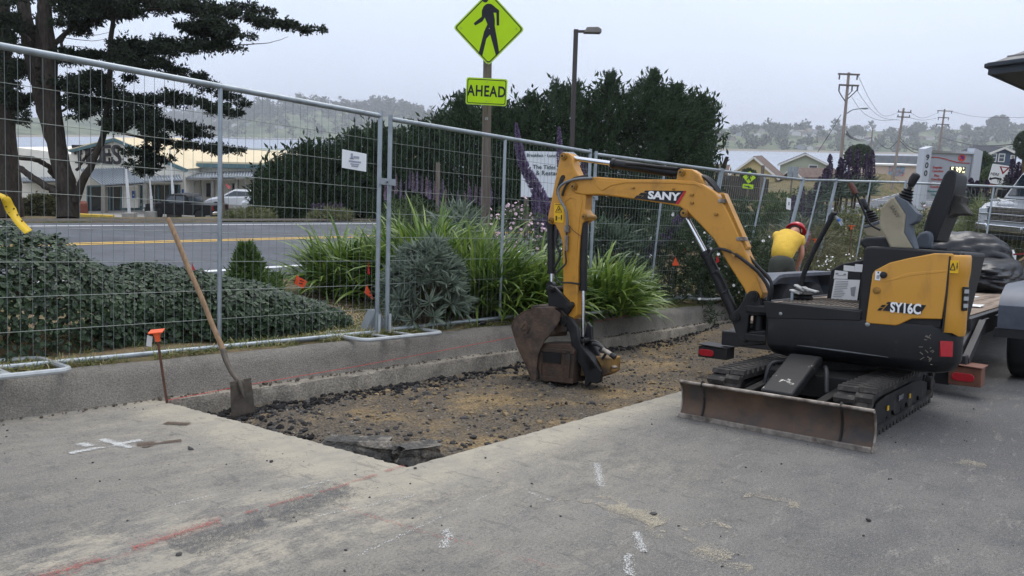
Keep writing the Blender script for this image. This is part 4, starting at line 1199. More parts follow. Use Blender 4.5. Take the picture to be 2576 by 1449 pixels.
for k, (x, yt) in enumerate(((975, 440), (984, 448), (995, 438), (1007, 450), (1030, 425), (1038, 435), (1048, 432), (1060, 440), (1072, 445), (1080, 452), (1020, 452), (968, 455))):
    spire([P(x, yt + 50, 14.4 - .02 * k), P(x + 1, yt + 25, 14.4), P(x + 1, yt, 14.4)], .032, .014, 200, e, (M_ech, M_echd, M_mauve)[k % 3], .012)
e, c = bed('echium_bush', 'mound of grey leaves with slim purple spikes right behind the signpost', 'bush', 1085, 1240, 625, 505, 15.0, 320, M_bush, .16, .02)
for k, (x, yt) in enumerate(((1105, 475), (1120, 470), (1150, 478), (1178, 455), (1182, 470), (1195, 463), (1207, 470), (1168, 480), (1235, 470), (1092, 455), (1112, 450))):
    spire([P(x, yt + 48, 14.8), P(x + 1, yt + 25, 14.8), P(x + 1, yt, 14.8)], .028, .012, 180, e, (M_ech, M_mauve)[k % 2], .012)
e, c = bed('verge_shrub', 'olive scrub with purple spikes on the far verge behind the fence joint', 'shrub', 780, 880, 556, 520, 24.5, 220, M_olive, .2, .03)
for x in (788, 800, 815, 830, 845, 856): spire([P(x, 545, 24.4), P(x, 512, 24.4)], .09, .05, 120, e, M_echd, .06)
bed('verge_shrub', 'olive scrub on the far verge by the wooden piling', 'shrub', 565, 690, 556, 522, 25.5, 260, M_olive, .2, .03)
bed('bank_shrub', 'dark ivy bank behind the cypress trunk', 'shrub', 60, 170, 552, 480, 33, 420, mat('ivy', S(78, 78, 50), .9) and leafmat('ivy_leaf', S(62, 64, 40), S(98, 98, 62)), .25, .07)

# the bed beyond the far fence at the right
bed('green_shrub', 'broad green shrub below the cream cottage', 'shrub', 1890, 2075, 600, 466, 24, 700, M_bush, .2, .03, depth=3)
bed('green_shrub', 'dark green shrub behind the middle of the fence', 'shrub', 1660, 1900, 600, 480, 22, 800, M_bushd, .2, .03, depth=3)
bed('green_shrub', 'grey-green shrub behind the excavator controls', 'shrub', 2080, 2330, 640, 500, 19, 900, M_olive, .16, .022, depth=2.5)
bed('green_shrub', 'bushy shrub at the foot of the fuel price sign', 'shrub', 2300, 2460, 640, 535, 21, 500, M_bushd, .16, .022, depth=2)
e, c = bed('daisy_bush', 'bush of pink and white daisies left of the fuel price sign', 'bush', 2215, 2340, 640, 510, 23, 420, M_bush, .12, .018); daisies(e, c, 340, M_fp, .05)
bed('green_shrub', 'grassy pale green shrub left of the silver pickup', 'shrub', 2410, 2520, 640, 500, 18.5, 500, leafmat('pale_grass_leaf', S(104, 116, 76), S(152, 158, 112)), .32, .016, depth=1.5)
bed('green_shrub', 'scrubby dry stalks behind the bending worker', 'shrub', 1900, 2120, 700, 545, 16, 520, leafmat('dry_stalk', S(92, 94, 68), S(130, 126, 96)), .3, .018, depth=2)
for i, (x, yb, yt) in enumerate(((2086, 470, 388), (2074, 480, 424), (2113, 470, 396), (2135, 465, 372), (2156, 465, 372), (2178, 470, 386), (2120, 470, 400), (2192, 460, 378), (2148, 478, 415), (2106, 480, 420), (2060, 500, 445), (2050, 540, 460), (2018, 560, 470), (2035, 560, 480), (1995, 560, 490), (2440, 500, 448), (2456, 500, 455), (2480, 510, 452), (2545, 470, 400), (2560, 470, 408), (2530, 500, 440))):
    e_lab = 'dark purple echium spike in the bed %s' % ('by the second utility pole' if x < 2200 else 'beside the yield sign')
    echium([(x - 2, yb), (x, (yb + yt) / 2), (x + 2, yt)], 20 if x < 2300 else 21, 10 if x > 2050 else 7, 4, e_lab, 320, M_echd, 'dark echium spikes in the right-hand bed')
# round dark tree and far right bushes

def ball_tree(px, pyb, pyt, wpx, d, label, m, n=900):
    b = P(px, pyb, d); h = (pyb - pyt) * d / FPX; w = wpx * d / FPX / 2; g = gz1(b.x, b.y)
    e = plant('round_tree', label, 'tree', (b.x, b.y, min(g, b.z)))
    v = unit(RNG.standard_normal((n, 3))); rr = (1 - .3 * RNG.random(n) ** 2)[:, None] * (1 + .25 * (fbm(v[:, 0] * 3 + 9, v[:, 2] * 3, 4, 3) - .45))[:, None]
    c = np.array([b.x, b.y, b.z + h / 2]) + v * rr * np.array([w, w, h / 2]); V, F = rosettes(c, v, .06 * d / 10 * .5, 10, .02 * d / 10 * .6); fol(e, V, F, m, 'crown')
    mm = MB(); mm.tube([(b.x, b.y, min(g, b.z) - .5), (b.x, b.y, b.z + h * .6)], [.3, .1], 6); mm.part('trunk', M_stem, e)


ball_tree(2157, 420, 366, 64, 95, 'round dark tree behind the second utility pole', M_bushd)
ball_tree(2460, 470, 385, 55, 70, 'dark bushy tree right of the fuel price sign', M_bushd, 900)
ball_tree(2500, 470, 415, 60, 66, 'bushy green tree below the slate blue house', M_bush, 700)
ball_tree(2575, 400, 330, 50, 80, 'dark tree cut by the right edge beside the blue house', M_bushd, 700)
ball_tree(1880, 470, 425, 40, 80, 'dark conifer left of the cream cottage porch', M_bushd, 400)

# --- Monterey cypress shrubs across the road
M_cyp = leafmat('cypress_leaf', S(30, 43, 30), S(66, 86, 56), rough=.7, trans=.12, spec=.25)


def cypress(px, pyb, top, d, label, n, dep_=3.0, nb=84, base_w=1.0, wind=.25):
    """top: list of (px, py) along the silhouette; the crown fills down to pyb"""
    s = d / FPX; b = P(px, pyb, d); g = gz1(b.x, b.y); e = plant('cypress_shrub', label, 'cypress', (b.x, b.y, min(g, b.z)))
    x0, x1 = top[0][0], top[-1][0]; x = RNG.uniform(x0, x1, n); ty = np.interp(x, [p[0] for p in top], [p[1] for p in top])
    u = 1 - RNG.random(n) ** 1.25; y = pyb + (ty - pyb) * u
    mid = (x0 + x1) / 2; dd = d + RNG.uniform(-1, .5, n) * dep_ * np.sqrt(np.clip(1 - u ** 3 * .8, 0, 1))
    c = np.array([P(a_, b_, c_)[:] for a_, b_, c_ in zip(x, y, dd)])
    outx = (x - mid) / (x1 - x0) * 2
    # plumes: curved feathery branchlets, blades lying close along each, finest at the tip
    L_ = RNG.uniform(.7, 1.5, n) * d / 30; a0 = unit(np.stack([outx * .6 + wind * .6 + RNG.standard_normal(n) * .4, -.6 + RNG.standard_normal(n) * .35, .35 + RNG.standard_normal(n) * .2], -1)); a1 = unit(np.stack([outx * .4 + wind + RNG.standard_normal(n) * .2, -.15 + RNG.standard_normal(n) * .2, np.full(n, .95)], -1))
    c = c - (a0 * .45 + a1 * .5) * L_[:, None]
    pk = [p for q, p, r in zip(top[:-2], top[1:-1], top[2:]) if p[1] < q[1] and p[1] <= r[1]]
    if pk:                                       # leaders that make the pointed tops
        ex = [P(p[0] + random.gauss(0, 6 * (1.15 - f)), p[1] + 60 * (1 - f), d - 1.0 * random.random()) for p in pk for f in np.linspace(0, 1, 12) for _ in (0, 1, 2)]; ne = len(ex)
        c = np.concatenate([c, np.array([v[:] for v in ex]) - np.array([0, 0, .35 * d / 30])]); L_ = np.concatenate([L_, RNG.uniform(.35, .6, ne) * d / 30])
        a0 = np.concatenate([a0, unit(np.stack([RNG.standard_normal(ne) * .8, -.3 + RNG.standard_normal(ne) * .5, np.full(ne, .6)], -1))]); a1 = np.concatenate([a1, unit(np.stack([wind * .5 + RNG.standard_normal(ne) * .25, RNG.standard_normal(ne) * .2, np.ones(ne)], -1))]); n += ne
    t = RNG.random((n, nb, 1)) ** .8 * .94
    pos = c[:, None] + (a0[:, None] * t * (1 - .5 * t) + a1[:, None] * t * t * .5) * L_[:, None, None] + RNG.standard_normal((n, nb, 3)) * (L_[:, None, None] * .15 * (1.08 - t * .98))
    dr = unit(a0[:, None] * (1 - t) + a1[:, None] * t + RNG.standard_normal((n, nb, 3)) * .3); k = n * nb; sc = (1.2 - .62 * t).reshape(-1)
    V, F = kites(pos.reshape(-1, 3), dr.reshape(-1, 3), RNG.uniform(.7, 1.2, k) * .135 * d / 30 * sc, RNG.uniform(.7, 1.2, k) * .030 * d / 30 * sc); fol(e, V, F, M_cyp, 'crown')
    # inner leafy mass, set back, that keeps the crown dense
    k = 620; x = RNG.uniform(x0 + (x1 - x0) * .07, x1 - (x1 - x0) * .07, k); ty = np.interp(x, [p[0] for p in top], [p[1] for p in top]); u = RNG.random(k); y = pyb + (ty + 22 - pyb) * u
    c = np.array([P(a_, b_, d + RNG.uniform(-.3, 1.) * dep_ * .7)[:] for a_, b_ in zip(x, y)])
    V, F = kites(c.repeat(9, 0) + RNG.standard_normal((k * 9, 3)) * .25, unit(RNG.standard_normal((k * 9, 3)) + np.array([0, 0, .7])), .34 * d / 30, .11 * d / 30); fol(e, V, F, M_cyp, 'inner_foliage')
    mm = MB()
    for j in range(4):
        q = P(px + random.uniform(-.25, .25) * (x1 - x0), pyb, d); gg = gz1(q.x, q.y); mm.tube([(q.x, q.y, gg - .3), (q.x + .2, q.y, gg + 1), (q.x + random.uniform(-.5, .8), q.y, q.z + 2.2)], [.22, .16, .05], 7)
    mm.part('trunk', M_bark, e)


cypress(760, 560, [(628, 520), (640, 470), (655, 425), (690, 392), (730, 372), (770, 352), (810, 352), (850, 345), (890, 322), (915, 330)], 29, 'dark windswept cypress shrub left of the fence joint', 620)
cypress(960, 560, [(880, 345), (905, 322), (950, 305), (985, 322), (1030, 318), (1060, 300), (1100, 290), (1120, 310)], 28.5, 'low cypress shrub behind the fence joint post', 520)
cypress(1190, 560, [(1085, 330), (1110, 285), (1135, 240), (1160, 228), (1185, 255), (1210, 262), (1250, 240), (1290, 260), (1320, 275)], 27.5, 'cypress shrub behind the AHEAD sign pole', 620, wind=-.3)
cypress(1370, 560, [(1270, 275), (1300, 250), (1340, 232), (1365, 245), (1400, 200), (1412, 222), (1445, 205), (1475, 225), (1500, 262)], 28, 'cypress shrub behind the lamp post', 640)
cypress(1570, 560, [(1455, 270), (1480, 235), (1505, 215), (1536, 175), (1556, 225), (1580, 230), (1605, 200), (1642, 172), (1655, 215), (1690, 235), (1700, 262)], 28, 'tallest pointed cypress shrub right of the lamp post', 760)
cypress(1730, 545, [(1640, 270), (1665, 225), (1700, 205), (1725, 235), (1765, 232), (1790, 258), (1812, 275), (1828, 305), (1838, 350), (1805, 395)], 28, 'rightmost cypress shrub leaning towards the bay', 720, wind=.6)


# ------------------------------------------------------------------ the big Monterey cypress across the road
def Z4(zx, zy, d): return P(.4125 * zx, .4125 * zy, d)


M_cyp2 = leafmat('old_cypress_leaf', S(24, 33, 26), S(52, 64, 44), rough=.7, trans=.1, spec=.2)


def noisy(pts, n=14, a=.06):
    return [p + Vector((random.uniform(-a, a), random.uniform(-a, a), 0)) for p in curve3(pts, n)]


def big_cypress(label, base, d, trunks, limbs, pads):
    g = Z4(base[0], base[1], d); e = plant('monterey_cypress', label, 'tree', (g.x, g.y, g.z))
    for pts, w0, w1 in trunks:
        q_ = noisy([Z4(x, y, d + dz) for x, y, dz in pts], 18, .03); m = MB(); K = len(q_)
        m.tube(q_, [(w0 + (w1 - w0) * i / (K - 1)) * .4125 * d / FPX / 2 * random.uniform(.94, 1.06) for i in range(K)], 12); m.part('trunk', M_bark, e, angle=70)
    cs, sz = [], []
    for pts, w0, w1, fo_ in limbs:
        dz = random.uniform(-1.5, 1.5); q_ = noisy([Z4(x, y, d + dz * i / 3) for i, (x, y) in enumerate(pts)], 16, .05); m = MB(); K = len(q_)
        m.tube(q_, [(w0 + (w1 - w0) * i / (K - 1)) * .4125 * d / FPX / 2 for i in range(K)], 7); m.part('limb', M_bark, e, angle=70)
        if fo_:
            for i in range(int(K * fo_[0]), K):
                for _ in range(2):
                    tt = 1 - (i / (K - 1) - fo_[0]) / (1 - fo_[0]); r = fo_[1] * (.4 + .4 * tt) * .4125 * d / FPX
                    cs.append(q_[i] + Vector((random.gauss(0, .22), random.gauss(0, .5), random.gauss(.05, r * .35)))); sz.append(r * random.uniform(.5, 1.0))
            # twigs
            m = MB()
            for i in range(int(K * fo_[0]), K - 1):
                if random.random() < .5: m.tube([q_[i], q_[i] + Vector((random.uniform(.0, .5), random.uniform(-.4, .4), random.uniform(-.3, .25)))], [.02, .006], 4)
            if m.V: m.part('twig', M_bark, e)
    for x, y, rx, ry, k in pads:
        for _ in range(max(2, int(k * .75))):
            c = Z4(x + random.gauss(0, rx * .55), y + random.gauss(0, ry * .42), d + random.uniform(-1.6, 1.6)); cs.append(c); sz.append(max(rx, ry) * .4125 * d / FPX * random.uniform(.14, .30))
    C = np.array([c[:] for c in cs]); R_ = np.array(sz); n = len(C); per = 30
    off = RNG.standard_normal((n, per, 3)) * np.array([1, 1, .26]); off = off / np.maximum(1, np.linalg.norm(off / np.array([1, 1, .5]), axis=-1, keepdims=True) / 1.1)
    pos = C[:, None] + off * R_[:, None, None] * .8
    ax_ = unit(off * np.array([1, 1, .5]) + RNG.standard_normal((n, per, 3)) * .35 + np.array([.3, 0, .12]))
    V, F = sprays(pos.reshape(-1, 3), ax_.reshape(-1, 3), np.full(n * per, .2), 6, .13, .05, .8); fol(e, V, F, M_cyp2, 'crown')
    return n * per * 6


TR = [([(420, 1335, 0), (405, 1150, 0), (370, 1000, 0), (335, 800, 0), (310, 550, 0), (295, 300, 0), (270, -40, 0)], 122, 75), ([(455, 1230, -.1), (515, 1090, -.2), (572, 970, -.3), (622, 850, -.3), (655, 650, -.3), (672, 430, -.3), (678, 200, -.3), (700, -30, -.3)], 48, 24),
      ([(345, 900, .3), (280, 700, .4), (230, 520, .5), (190, 300, .5), (125, -40, .5)], 95, 75), ([(468, 1040, -.1), (520, 960, -.2), (600, 890, -.3)], 18, 13), ([(215, 480, .4), (280, 420, .4), (300, 330, .2)], 40, 34), ([(240, 420, .4), (240, 200, .4), (250, -30, .4)], 45, 40)]
LI = [([(295, 300), (420, 190), (650, 100), (900, 60), (1200, 48), (1480, 62), (1640, 72)], 34, 6, (.2, 46)), ([(900, 60), (1150, 62), (1310, 150), (1420, 230)], 14, 4, (.3, 40)), ([(1180, 50), (1430, 105), (1650, 152), (1850, 182)], 14, 4, (.15, 34)),
      ([(676, 330), (850, 295), (1100, 265), (1400, 292)], 22, 8, (.1, 60)), ([(1380, 285), (1500, 272), (1640, 262), (1755, 226)], 8, 2, None), ([(676, 360), (900, 390), (1100, 450), (1250, 530), (1440, 640)], 20, 5, (.1, 44)),
      ([(655, 600), (850, 620), (1080, 610), (1250, 650), (1420, 705)], 18, 5, (.1, 42)), ([(640, 700), (900, 740), (1080, 780), (1190, 830)], 14, 4, (.2, 46)), ([(660, 780), (900, 850), (1180, 905), (1420, 925)], 20, 5, (.42, 24)), ([(880, 850), (912, 950), (880, 1050)], 10, 4, (.3, 18)),
      ([(110, 960), (220, 975), (290, 1010), (330, 1090)], 30, 34, None), ([(110, 1020), (200, 1080), (360, 1185)], 34, 44, None), ([(190, 260), (80, 160), (-60, 120)], 26, 10, (.3, 60)), ([(300, 420), (420, 350), (640, 350)], 18, 6, (.3, 40)), ([(310, 560), (450, 520), (600, 520)], 18, 6, (.3, 50)), ([(320, 700), (480, 640), (620, 640)], 18, 6, (.4, 34)),
      ([(370, 330), (400, 200), (560, 120), (760, 90)], 22, 8, (.4, 40)), ([(240, 0), (500, 20), (800, 10), (1100, 20)], 24, 8, (.2, 55)), ([(380, 160), (560, 215), (680, 190)], 5, 2, None), ([(380, 230), (560, 250), (660, 235)], 5, 2, None), ([(390, 280), (520, 290), (640, 330)], 5, 2, None), ([(1180, 1060 - 900), (1230, 200), (1250, 195)], 8, 3, (.2, 30))]
PA = [(420, 70, 90, 50, 12), (560, 60, 110, 45, 14), (760, 40, 140, 40, 16), (980, 40, 130, 40, 14), (1180, 50, 110, 30, 10), (720, 290, 70, 80, 14), (820, 320, 120, 45, 16), (960, 300, 120, 40, 14), (1120, 290, 110, 35, 12), (1270, 275, 110, 30, 10), (740, 380, 90, 40, 10), (900, 400, 90, 30, 8), (1150, 170, 80, 18, 5),
      (500, 500, 80, 55, 14), (580, 470, 70, 40, 10), (440, 560, 60, 60, 8), (700, 600, 60, 60, 10), (760, 680, 100, 50, 13), (840, 715, 110, 45, 12), (900, 775, 110, 35, 9), (720, 770, 80, 45, 12), (540, 700, 80, 25, 6), (500, 660, 70, 25, 5), (980, 815, 70, 25, 5), (1160, 800, 40, 40, 5),
      (862, 1040, 22, 45, 5), (908, 970, 14, 40, 3), (800, 480, 20, 30, 2), (60, 130, 60, 50, 8), (30, 250, 50, 60, 8), (100, 300, 40, 30, 5), (60, 420, 60, 50, 8), (20, 560, 50, 40, 6), (90, 570, 50, 25, 4), (150, 720, 50, 40, 4), 
      (300, 130, 60, 40, 5), (560, -60, 300, 40, 16), (1000, -50, 300, 30, 12), (120, 0, 100, 40, 8), (1050, 620, 60, 25, 5)]
nb_ = big_cypress('large old Monterey cypress with layered dark foliage in front of the restaurant', (420, 1335), 25.5, TR, LI, PA)
nb_ += big_cypress('dark cypress trunk standing at the far left edge', (60, 1320), 26.5, [([(60, 1330, 0), (50, 1100, 0), (30, 800, 0), (15, 400, 0), (5, -30, 0)], 150, 90)], [([(20, 500), (60, 420), (120, 400)], 20, 8, (.3, 40)), ([(20, 700), (80, 640), (140, 600)], 20, 8, (.3, 40))], [(70, 470, 50, 40, 6), (-40, 300, 80, 100, 8)])
print('cypress blades', nb_)

# ------------------------------------------------------------------ temporary fence
M_galv = mat('galvanised_pipe', S(150, 158, 162), .42, metal=.55, var=.12, scale=9, rvar=.1, c2=S(122, 128, 132), m2=(.5, .7), s2=4)
M_wire = mat('fence_wire', S(124, 131, 127), .5, metal=.4, var=.08)
M_stand = mat('stand_pipe', S(176, 180, 180), .45, metal=.35, var=.15, scale=12)


def fence_panel(label, bl, br, tl, tr, posts=(0, .5, 1), pr=.0215, wires=True, step=.07):
    bl, br, tl, tr = Vector(bl), Vector(br), Vector(tl), Vector(tr)
    e = thing('wire_fence', label, 'fence panel', tuple((bl + br) / 2), 'lot', 'temporary wire fence panels along the kerb')
    Q = lambda u, v: bl.lerp(br, u).lerp(tl.lerp(tr, u), v)
    m = MB(); m.tube([Q(0, 1), Q(1, 1)], pr * 1.08, 12); m.part('top_rail', M_galv, e)
    m = MB(); m.tube([Q(0, .0), Q(1, .0)], pr, 12); m.part('bottom_rail', M_galv, e)
    for u in posts:
        r = pr if u in (0, 1) else pr * .8
        m = MB(); m.tube([Q(u, -.03 if u in (0, 1) else .005), Q(u, 1.02 if u in (0, 1) else .995)], r, 10); m.part('post', M_galv, e)
    L_ = (br - bl).length; n = int(L_ / step); m = MB()
    for i in range(1, n): m.tube([Q(i / n, .0), Q(i / n, 1)], .0016, 4, caps=False)
    w = m.part('vertical_wires', M_wire, e, smooth=False); w['kind'] = 'stuff'
    nrm = (br - bl).cross(tl - bl).normalized() * .006
    for k in range(1, 9):
        v = k / 9; m = MB(); m.tube([Q(0, v) + nrm, Q(1, v) + nrm], .0021, 4, caps=False); m.part('horizontal_wire', M_wire, e, smooth=False)
    return e


J3b, J3t = Vector((11.3, 5.6, .36)), Vector((11.42, 5.36, 2.39))
J4b, J4t = PL(1955, 702, 14.3), PL(2018, 452, 14.3)
J5b, J5t = PL(2047, 690, 15.8), PL(2102, 454, 15.8)
J6b, J6t = PL(2240, 715, 15.3), PL(2277, 459, 15.3)
J7b, J7t = PL(2700, 765, 13.8), PL(2745, 479, 13.8)
F0b, F0t = Vector((1.43, 5.5, .27)), Vector((1.43, 5.5, 2.272))
F1b, F1t = Vector((4.56, 5.5, .275)), Vector((4.56, 5.5, 2.278)); F1b2, F1t2 = Vector((4.69, 5.51, .285)), Vector((4.69, 5.51, 2.268))
F2b, F2t = Vector((7.93, 5.5, .33)), Vector((7.96, 5.5, 2.315)); F2b2, F2t2 = Vector((8.06, 5.52, .335)), Vector((8.09, 5.5, 2.3))
dl = lambda v: v + Vector((.1, .01, .0))
fence_panel('nearest fence panel at the left, behind the leaning shovel', F0b, F1b, F0t, F1t)
fence_panel('second fence panel from the left, between the two joint posts', F1b2, F2b, F1t2, F2t)
fence_panel('third fence panel, directly behind the excavator boom', F2b2, J3b, F2t2, J3t)
fence_panel('leaning fence panel behind the bending worker', dl(J3b), J4b, dl(J3t), J4t)
fence_panel('last leaning panel of the kerb fence, right of the worker', dl(J4b), J5b, dl(J4t), J5t)
fence_panel('short fence panel behind the excavator joysticks', dl(J5b), J6b, dl(J5t), J6t)
fence_panel('rightmost fence panel in front of the silver pickup', dl(J6b), J7b, dl(J6t), J7t)
fence_panel('fence panel left of the frame, joined to the nearest one', (-2.6, 5.5, .27), (.84, 5.5, .27), (-2.6, 5.5, 2.27), (.84, 5.5, 2.272)) if False else None


def loop_stand(label, c, lx_, wy, z, rot=0.0):
    e = thing('fence_stand', label, 'fence stand', (c[0], c[1], z), 'lot', 'tubular fence stands', rot, True)
    pts = []; r = .09
    for cx_, cy_, a0 in ((lx_ / 2 - r, wy / 2 - r, 0), (-lx_ / 2 + r, wy / 2 - r, 90), (-lx_ / 2 + r, -wy / 2 + r, 180), (lx_ / 2 - r, -wy / 2 + r, 270)):
        for k in range(5): a = math.radians(a0 + 22.5 * k); pts.append((cx_ + r * math.cos(a), cy_ + r * math.sin(a), .022))
    pts.append(pts[0]); m = MB(); m.tube(pts, .019, 8, caps=False); m.part('loop', M_stand, e)
    m = MB(); m.bar((-.14, -wy / 2, .02), (-.14, wy / 2, .02), .05, .012); m.bar((.14, -wy / 2, .02), (.14, wy / 2, .02), .05, .012); m.part('cross_plate', M_stand, e)
    for x in (-.065, .065):
        m = MB(); m.cyl((x, 0, .02), (x, 0, .2), .014, n=8); m.part('spigot', M_stand, e)
    return e


loop_stand('tubular stand under the joint of the first two fence panels', (4.62, 5.46), .95, .62, .245)
loop_stand('tubular stand at the left edge on top of the kerb', (1.35, 5.46), .95, .62, .25)
loop_stand('tubular stand half hidden behind the excavator bucket', (8.0, 5.48), .95, .62, .3)
loop_stand('tubular stand of the fence joint behind the boom cylinder', (11.35, 5.55), 1.0, .7, .33)
m = MB(); m.prism([(4.52, 5.62, .25), (4.82, 5.62, .25), (4.70, 5.62, .47), (4.64, 5.62, .47)], (0, .12, 0)); m.obj('ballast_wedge', mat('grey_plastic', S(120, 126, 128), .7, var=.1), 'grey wedge foot behind the first fence joint', 'ballast', (4.66, 5.68, .25), bevel=.01)
for k, (x, z) in enumerate(((4.625, 1.68), (8.01, 1.75))):
    m = MB(); m.bb(x - .1, x + .1, 5.46, 5.475, z - .03, z + .03); m.cyl((x, 5.44, z), (x, 5.48, z), .012, n=8); m.obj('fence_clamp', M_galv, ('metal clamp tying the first fence joint', 'metal clamp tying the second fence joint')[k], 'clamp', (x, 5.47, z))
M_paper = mat('white_card', S(224, 226, 226), .7, var=.04); M_ink = mat('grey_print', S(150, 154, 166), .8, var=.1)


def placard(label, p0, w, h, tilt, lines):
    e = thing('placard', label, 'placard', tuple(p0), 'lot', 'white notices tied to the fence', 0, True)
    m = MB(); m.add([(0, 0, 0), (w, 0, tilt), (w, .002, tilt - h), (0, .002, -h), (0, .006, 0), (w, .006, tilt), (w, .008, tilt - h), (0, .008, -h)], [(3, 2, 1, 0), (4, 5, 6, 7), (0, 1, 5, 4), (1, 2, 6, 5), (2, 3, 7, 6), (3, 0, 4, 7)]); m.part('card', M_paper, e, smooth=False)
    m = MB()
    for (x, z, ww, hh_) in lines: m.bb(x, x + ww, -.004, .001, z - hh_ / 2, z + hh_ / 2)
    o_ = m.part('print', M_ink, e, smooth=False); o_['kind'] = 'stuff'


q = oY(858, 376, 5.49)
placard('white notice with small logo on the first fence panel', (q.x, 5.47, q.z), .265, .16, -.012, [(.09, -.05, .02, .05), (.12, -.055, .06, .02), (.08, -.07, .04, .012), (.07, -.095, .13, .014), (.09, -.118, .09, .01), (.1, -.135, .07, .01)])
q = PL(1972, 497, 13.2); placard('small white notice on the leaning fence panel behind the worker', (q.x, q.y - .05, q.z), .2, .2, -.01, [(.07, -.1, .06, .06)])

# caution tape hanging at the left edge
M_tape = mat('caution_tape', S(224, 188, 34), .5, var=.06, scale=5, trans=.2)
m = MB(); path = [PL(-60, 470, 4.3), PL(5, 492, 4.3), PL(26, 525, 4.32), PL(45, 556, 4.3), PL(72, 584, 4.27)]; path = curve3(path, 24)
wv = Vector((.02, 0, -.033)); V = []
for i, p in enumerate(path):
    a = .3 + 1.5 * math.sin(i * .42) * math.exp(-((i - 8) / 6) ** 2) + .2 * i / 24; w = Vector((.012, .05 * math.sin(a), .034 * math.cos(a))); w = w.normalized() * .021 * (1 - .25 * math.exp(-((i - 9) / 3) ** 2))
    w2 = Vector((w.x + .016, w.y, w.z * .75)); V += [p + w2, p - w2]
m.add(V, [(2 * i, 2 * i + 1, 2 * i + 3, 2 * i + 2) for i in range(len(path) - 1)]); tape = m.obj('caution_tape', M_tape, 'torn end of yellow caution tape hanging at the left edge', 'tape', tuple(path[0]))
sol = tape.modifiers.new('thick', 'SOLIDIFY'); sol.thickness = .001
m = MB()
for i in range(7, 22, 3):
    p = path[i]; 
    for s in (-.4, .35): m.sphere(p + Vector((s * .03, -.004, s * .035)), .006, (1, .3, 1), 6, 4)
link('tape_print', m.mesh('tape_print', mat('tape_ink', S(120, 96, 20), .7), ORG[tape.name]), tape)['kind'] = 'stuff'

# ------------------------------------------------------------------ roadside signs and poles
M_lime = mat('fluorescent_yellow_green', S(186, 226, 14), .55, var=.03, spec=.3); M_limed = mat('lime_edge', S(196, 220, 120), .6)
M_blk = mat('sign_black', S(26, 30, 36), .6, var=.05); M_bolt = mat('bolt_zinc', S(150, 152, 150), .4, metal=.7)
M_wpole = mat('weathered_wood_pole', S(112, 102, 92), .9, var=.3, scale=4, stretch=(6, 6, .5), bump=.6, bscale=20)


def face_frame(p, lean=0.0, yaw=0.0):
    """axes of a plate facing the camera from p: right, up, towards the camera"""
    d = (p - CAM); d.z = 0; d.normalize(); d = Matrix.Rotation(yaw, 3, 'Z') @ d; up_ = Vector((0, 0, 1)); r = d.cross(up_)
    if lean: up_ = (Matrix.Rotation(lean, 3, d) @ up_); r = d.cross(up_)
    return r.normalized(), up_, -d


def plate(e, name, pts, o, ax3, th, m, off=0.0, bevel=0):
    r, u, f = ax3; mm = MB(); mm.prism([o + r * x + u * y + f * off for x, y in pts], f * th); return mm.part(name, m, e, smooth=False, bevel=bevel)


def rrect(w, h, r, n=4):
    out = []
    for cx_, cy_, a0 in ((w / 2 - r, h / 2 - r, 0), (-w / 2 + r, h / 2 - r, 90), (-w / 2 + r, -h / 2 + r, 180), (w / 2 - r, -h / 2 + r, 270)):
        for k in range(n + 1): a = math.radians(a0 + 90 * k / n); out.append((cx_ + r * math.cos(a), cy_ + r * math.sin(a)))
    return out


def rdiamond(h, r, n=4):
    q_ = rrect(h * math.sqrt(2), h * math.sqrt(2), r, n); c = math.cos(PI / 4); return [((x - y) * c, (x + y) * c) for x, y in q_]


def ring(outer, inner): return outer + [outer[0]] + [inner[0]] + inner[::-1]


def border(e, o, ax3, outer, inner, m, off, th=.002, name='border'):
    r, u, f = ax3; mm = MB(); n = len(outer); A_ = [o + r * x + u * y + f * off for x, y in outer]; B_ = [o + r * x + u * y + f * off for x, y in inner]
    A2 = [p + f * th for p in A_]; B2 = [p + f * th for p in B_]
    mm.add(A_ + B_ + A2 + B2, [(2 * n + i, 2 * n + (i + 1) % n, 3 * n + (i + 1) % n, 3 * n + i) for i in range(n)] + [(i, (i + 1) % n, 2 * n + (i + 1) % n, 2 * n + i) for i in range(n)] + [(n + i, 3 * n + i, 3 * n + (i + 1) % n, n + (i + 1) % n) for i in range(n)])
    return mm.part(name, m, e, smooth=False)


dS = 11.7; sS = dS / FPX
oc = P(1229.5, 72, dS); axs = face_frame(oc); base = P(1215, 560, dS); gp = Vector((oc.x - .02, oc.y + .14, gz1(oc.x, oc.y + .14)))
pole = thing('sign_pole', 'weathered wooden pole carrying the pedestrian and AHEAD signs', 'pole', tuple(gp), 'world')
m = MB(); ptop = Vector((gp.x, gp.y, oc.z + .1)); m.tube([gp - Vector((0, 0, .3)), gp.lerp(ptop, .5), ptop], [.078, .072, .066], 12); m.part('post', M_wpole, pole)
q = P(1219, 297, dS); m = MB(); m.lathe((gp.x, gp.y - .085, q.z), [(.026, 0), (.026, .012)], 10, (0, -1, 0)); m.part('number_tag', mat('tag_grey', S(168, 168, 164), .6, var=.15), pole)
text_part('tag_number', '0', .05, pole, (gp.x, gp.y - .1, q.z), (1, 0, 0), (0, 0, 1), M_blk, .001)
ped = thing('pedestrian_sign', 'large fluorescent yellow-green diamond pedestrian crossing sign', 'road sign', tuple(oc), 'world')
hd = 87.5 * sS
plate(ped, 'plate', rdiamond(hd * 1.03, .05), oc, axs, .006, M_limed, 0); plate(ped, 'face', rdiamond(hd * 1.0, .045), oc, axs, .003, M_lime, .006)
border(ped, oc, axs, rdiamond(hd * .975, .04), rdiamond(hd * .935, .035), M_blk, .0092)
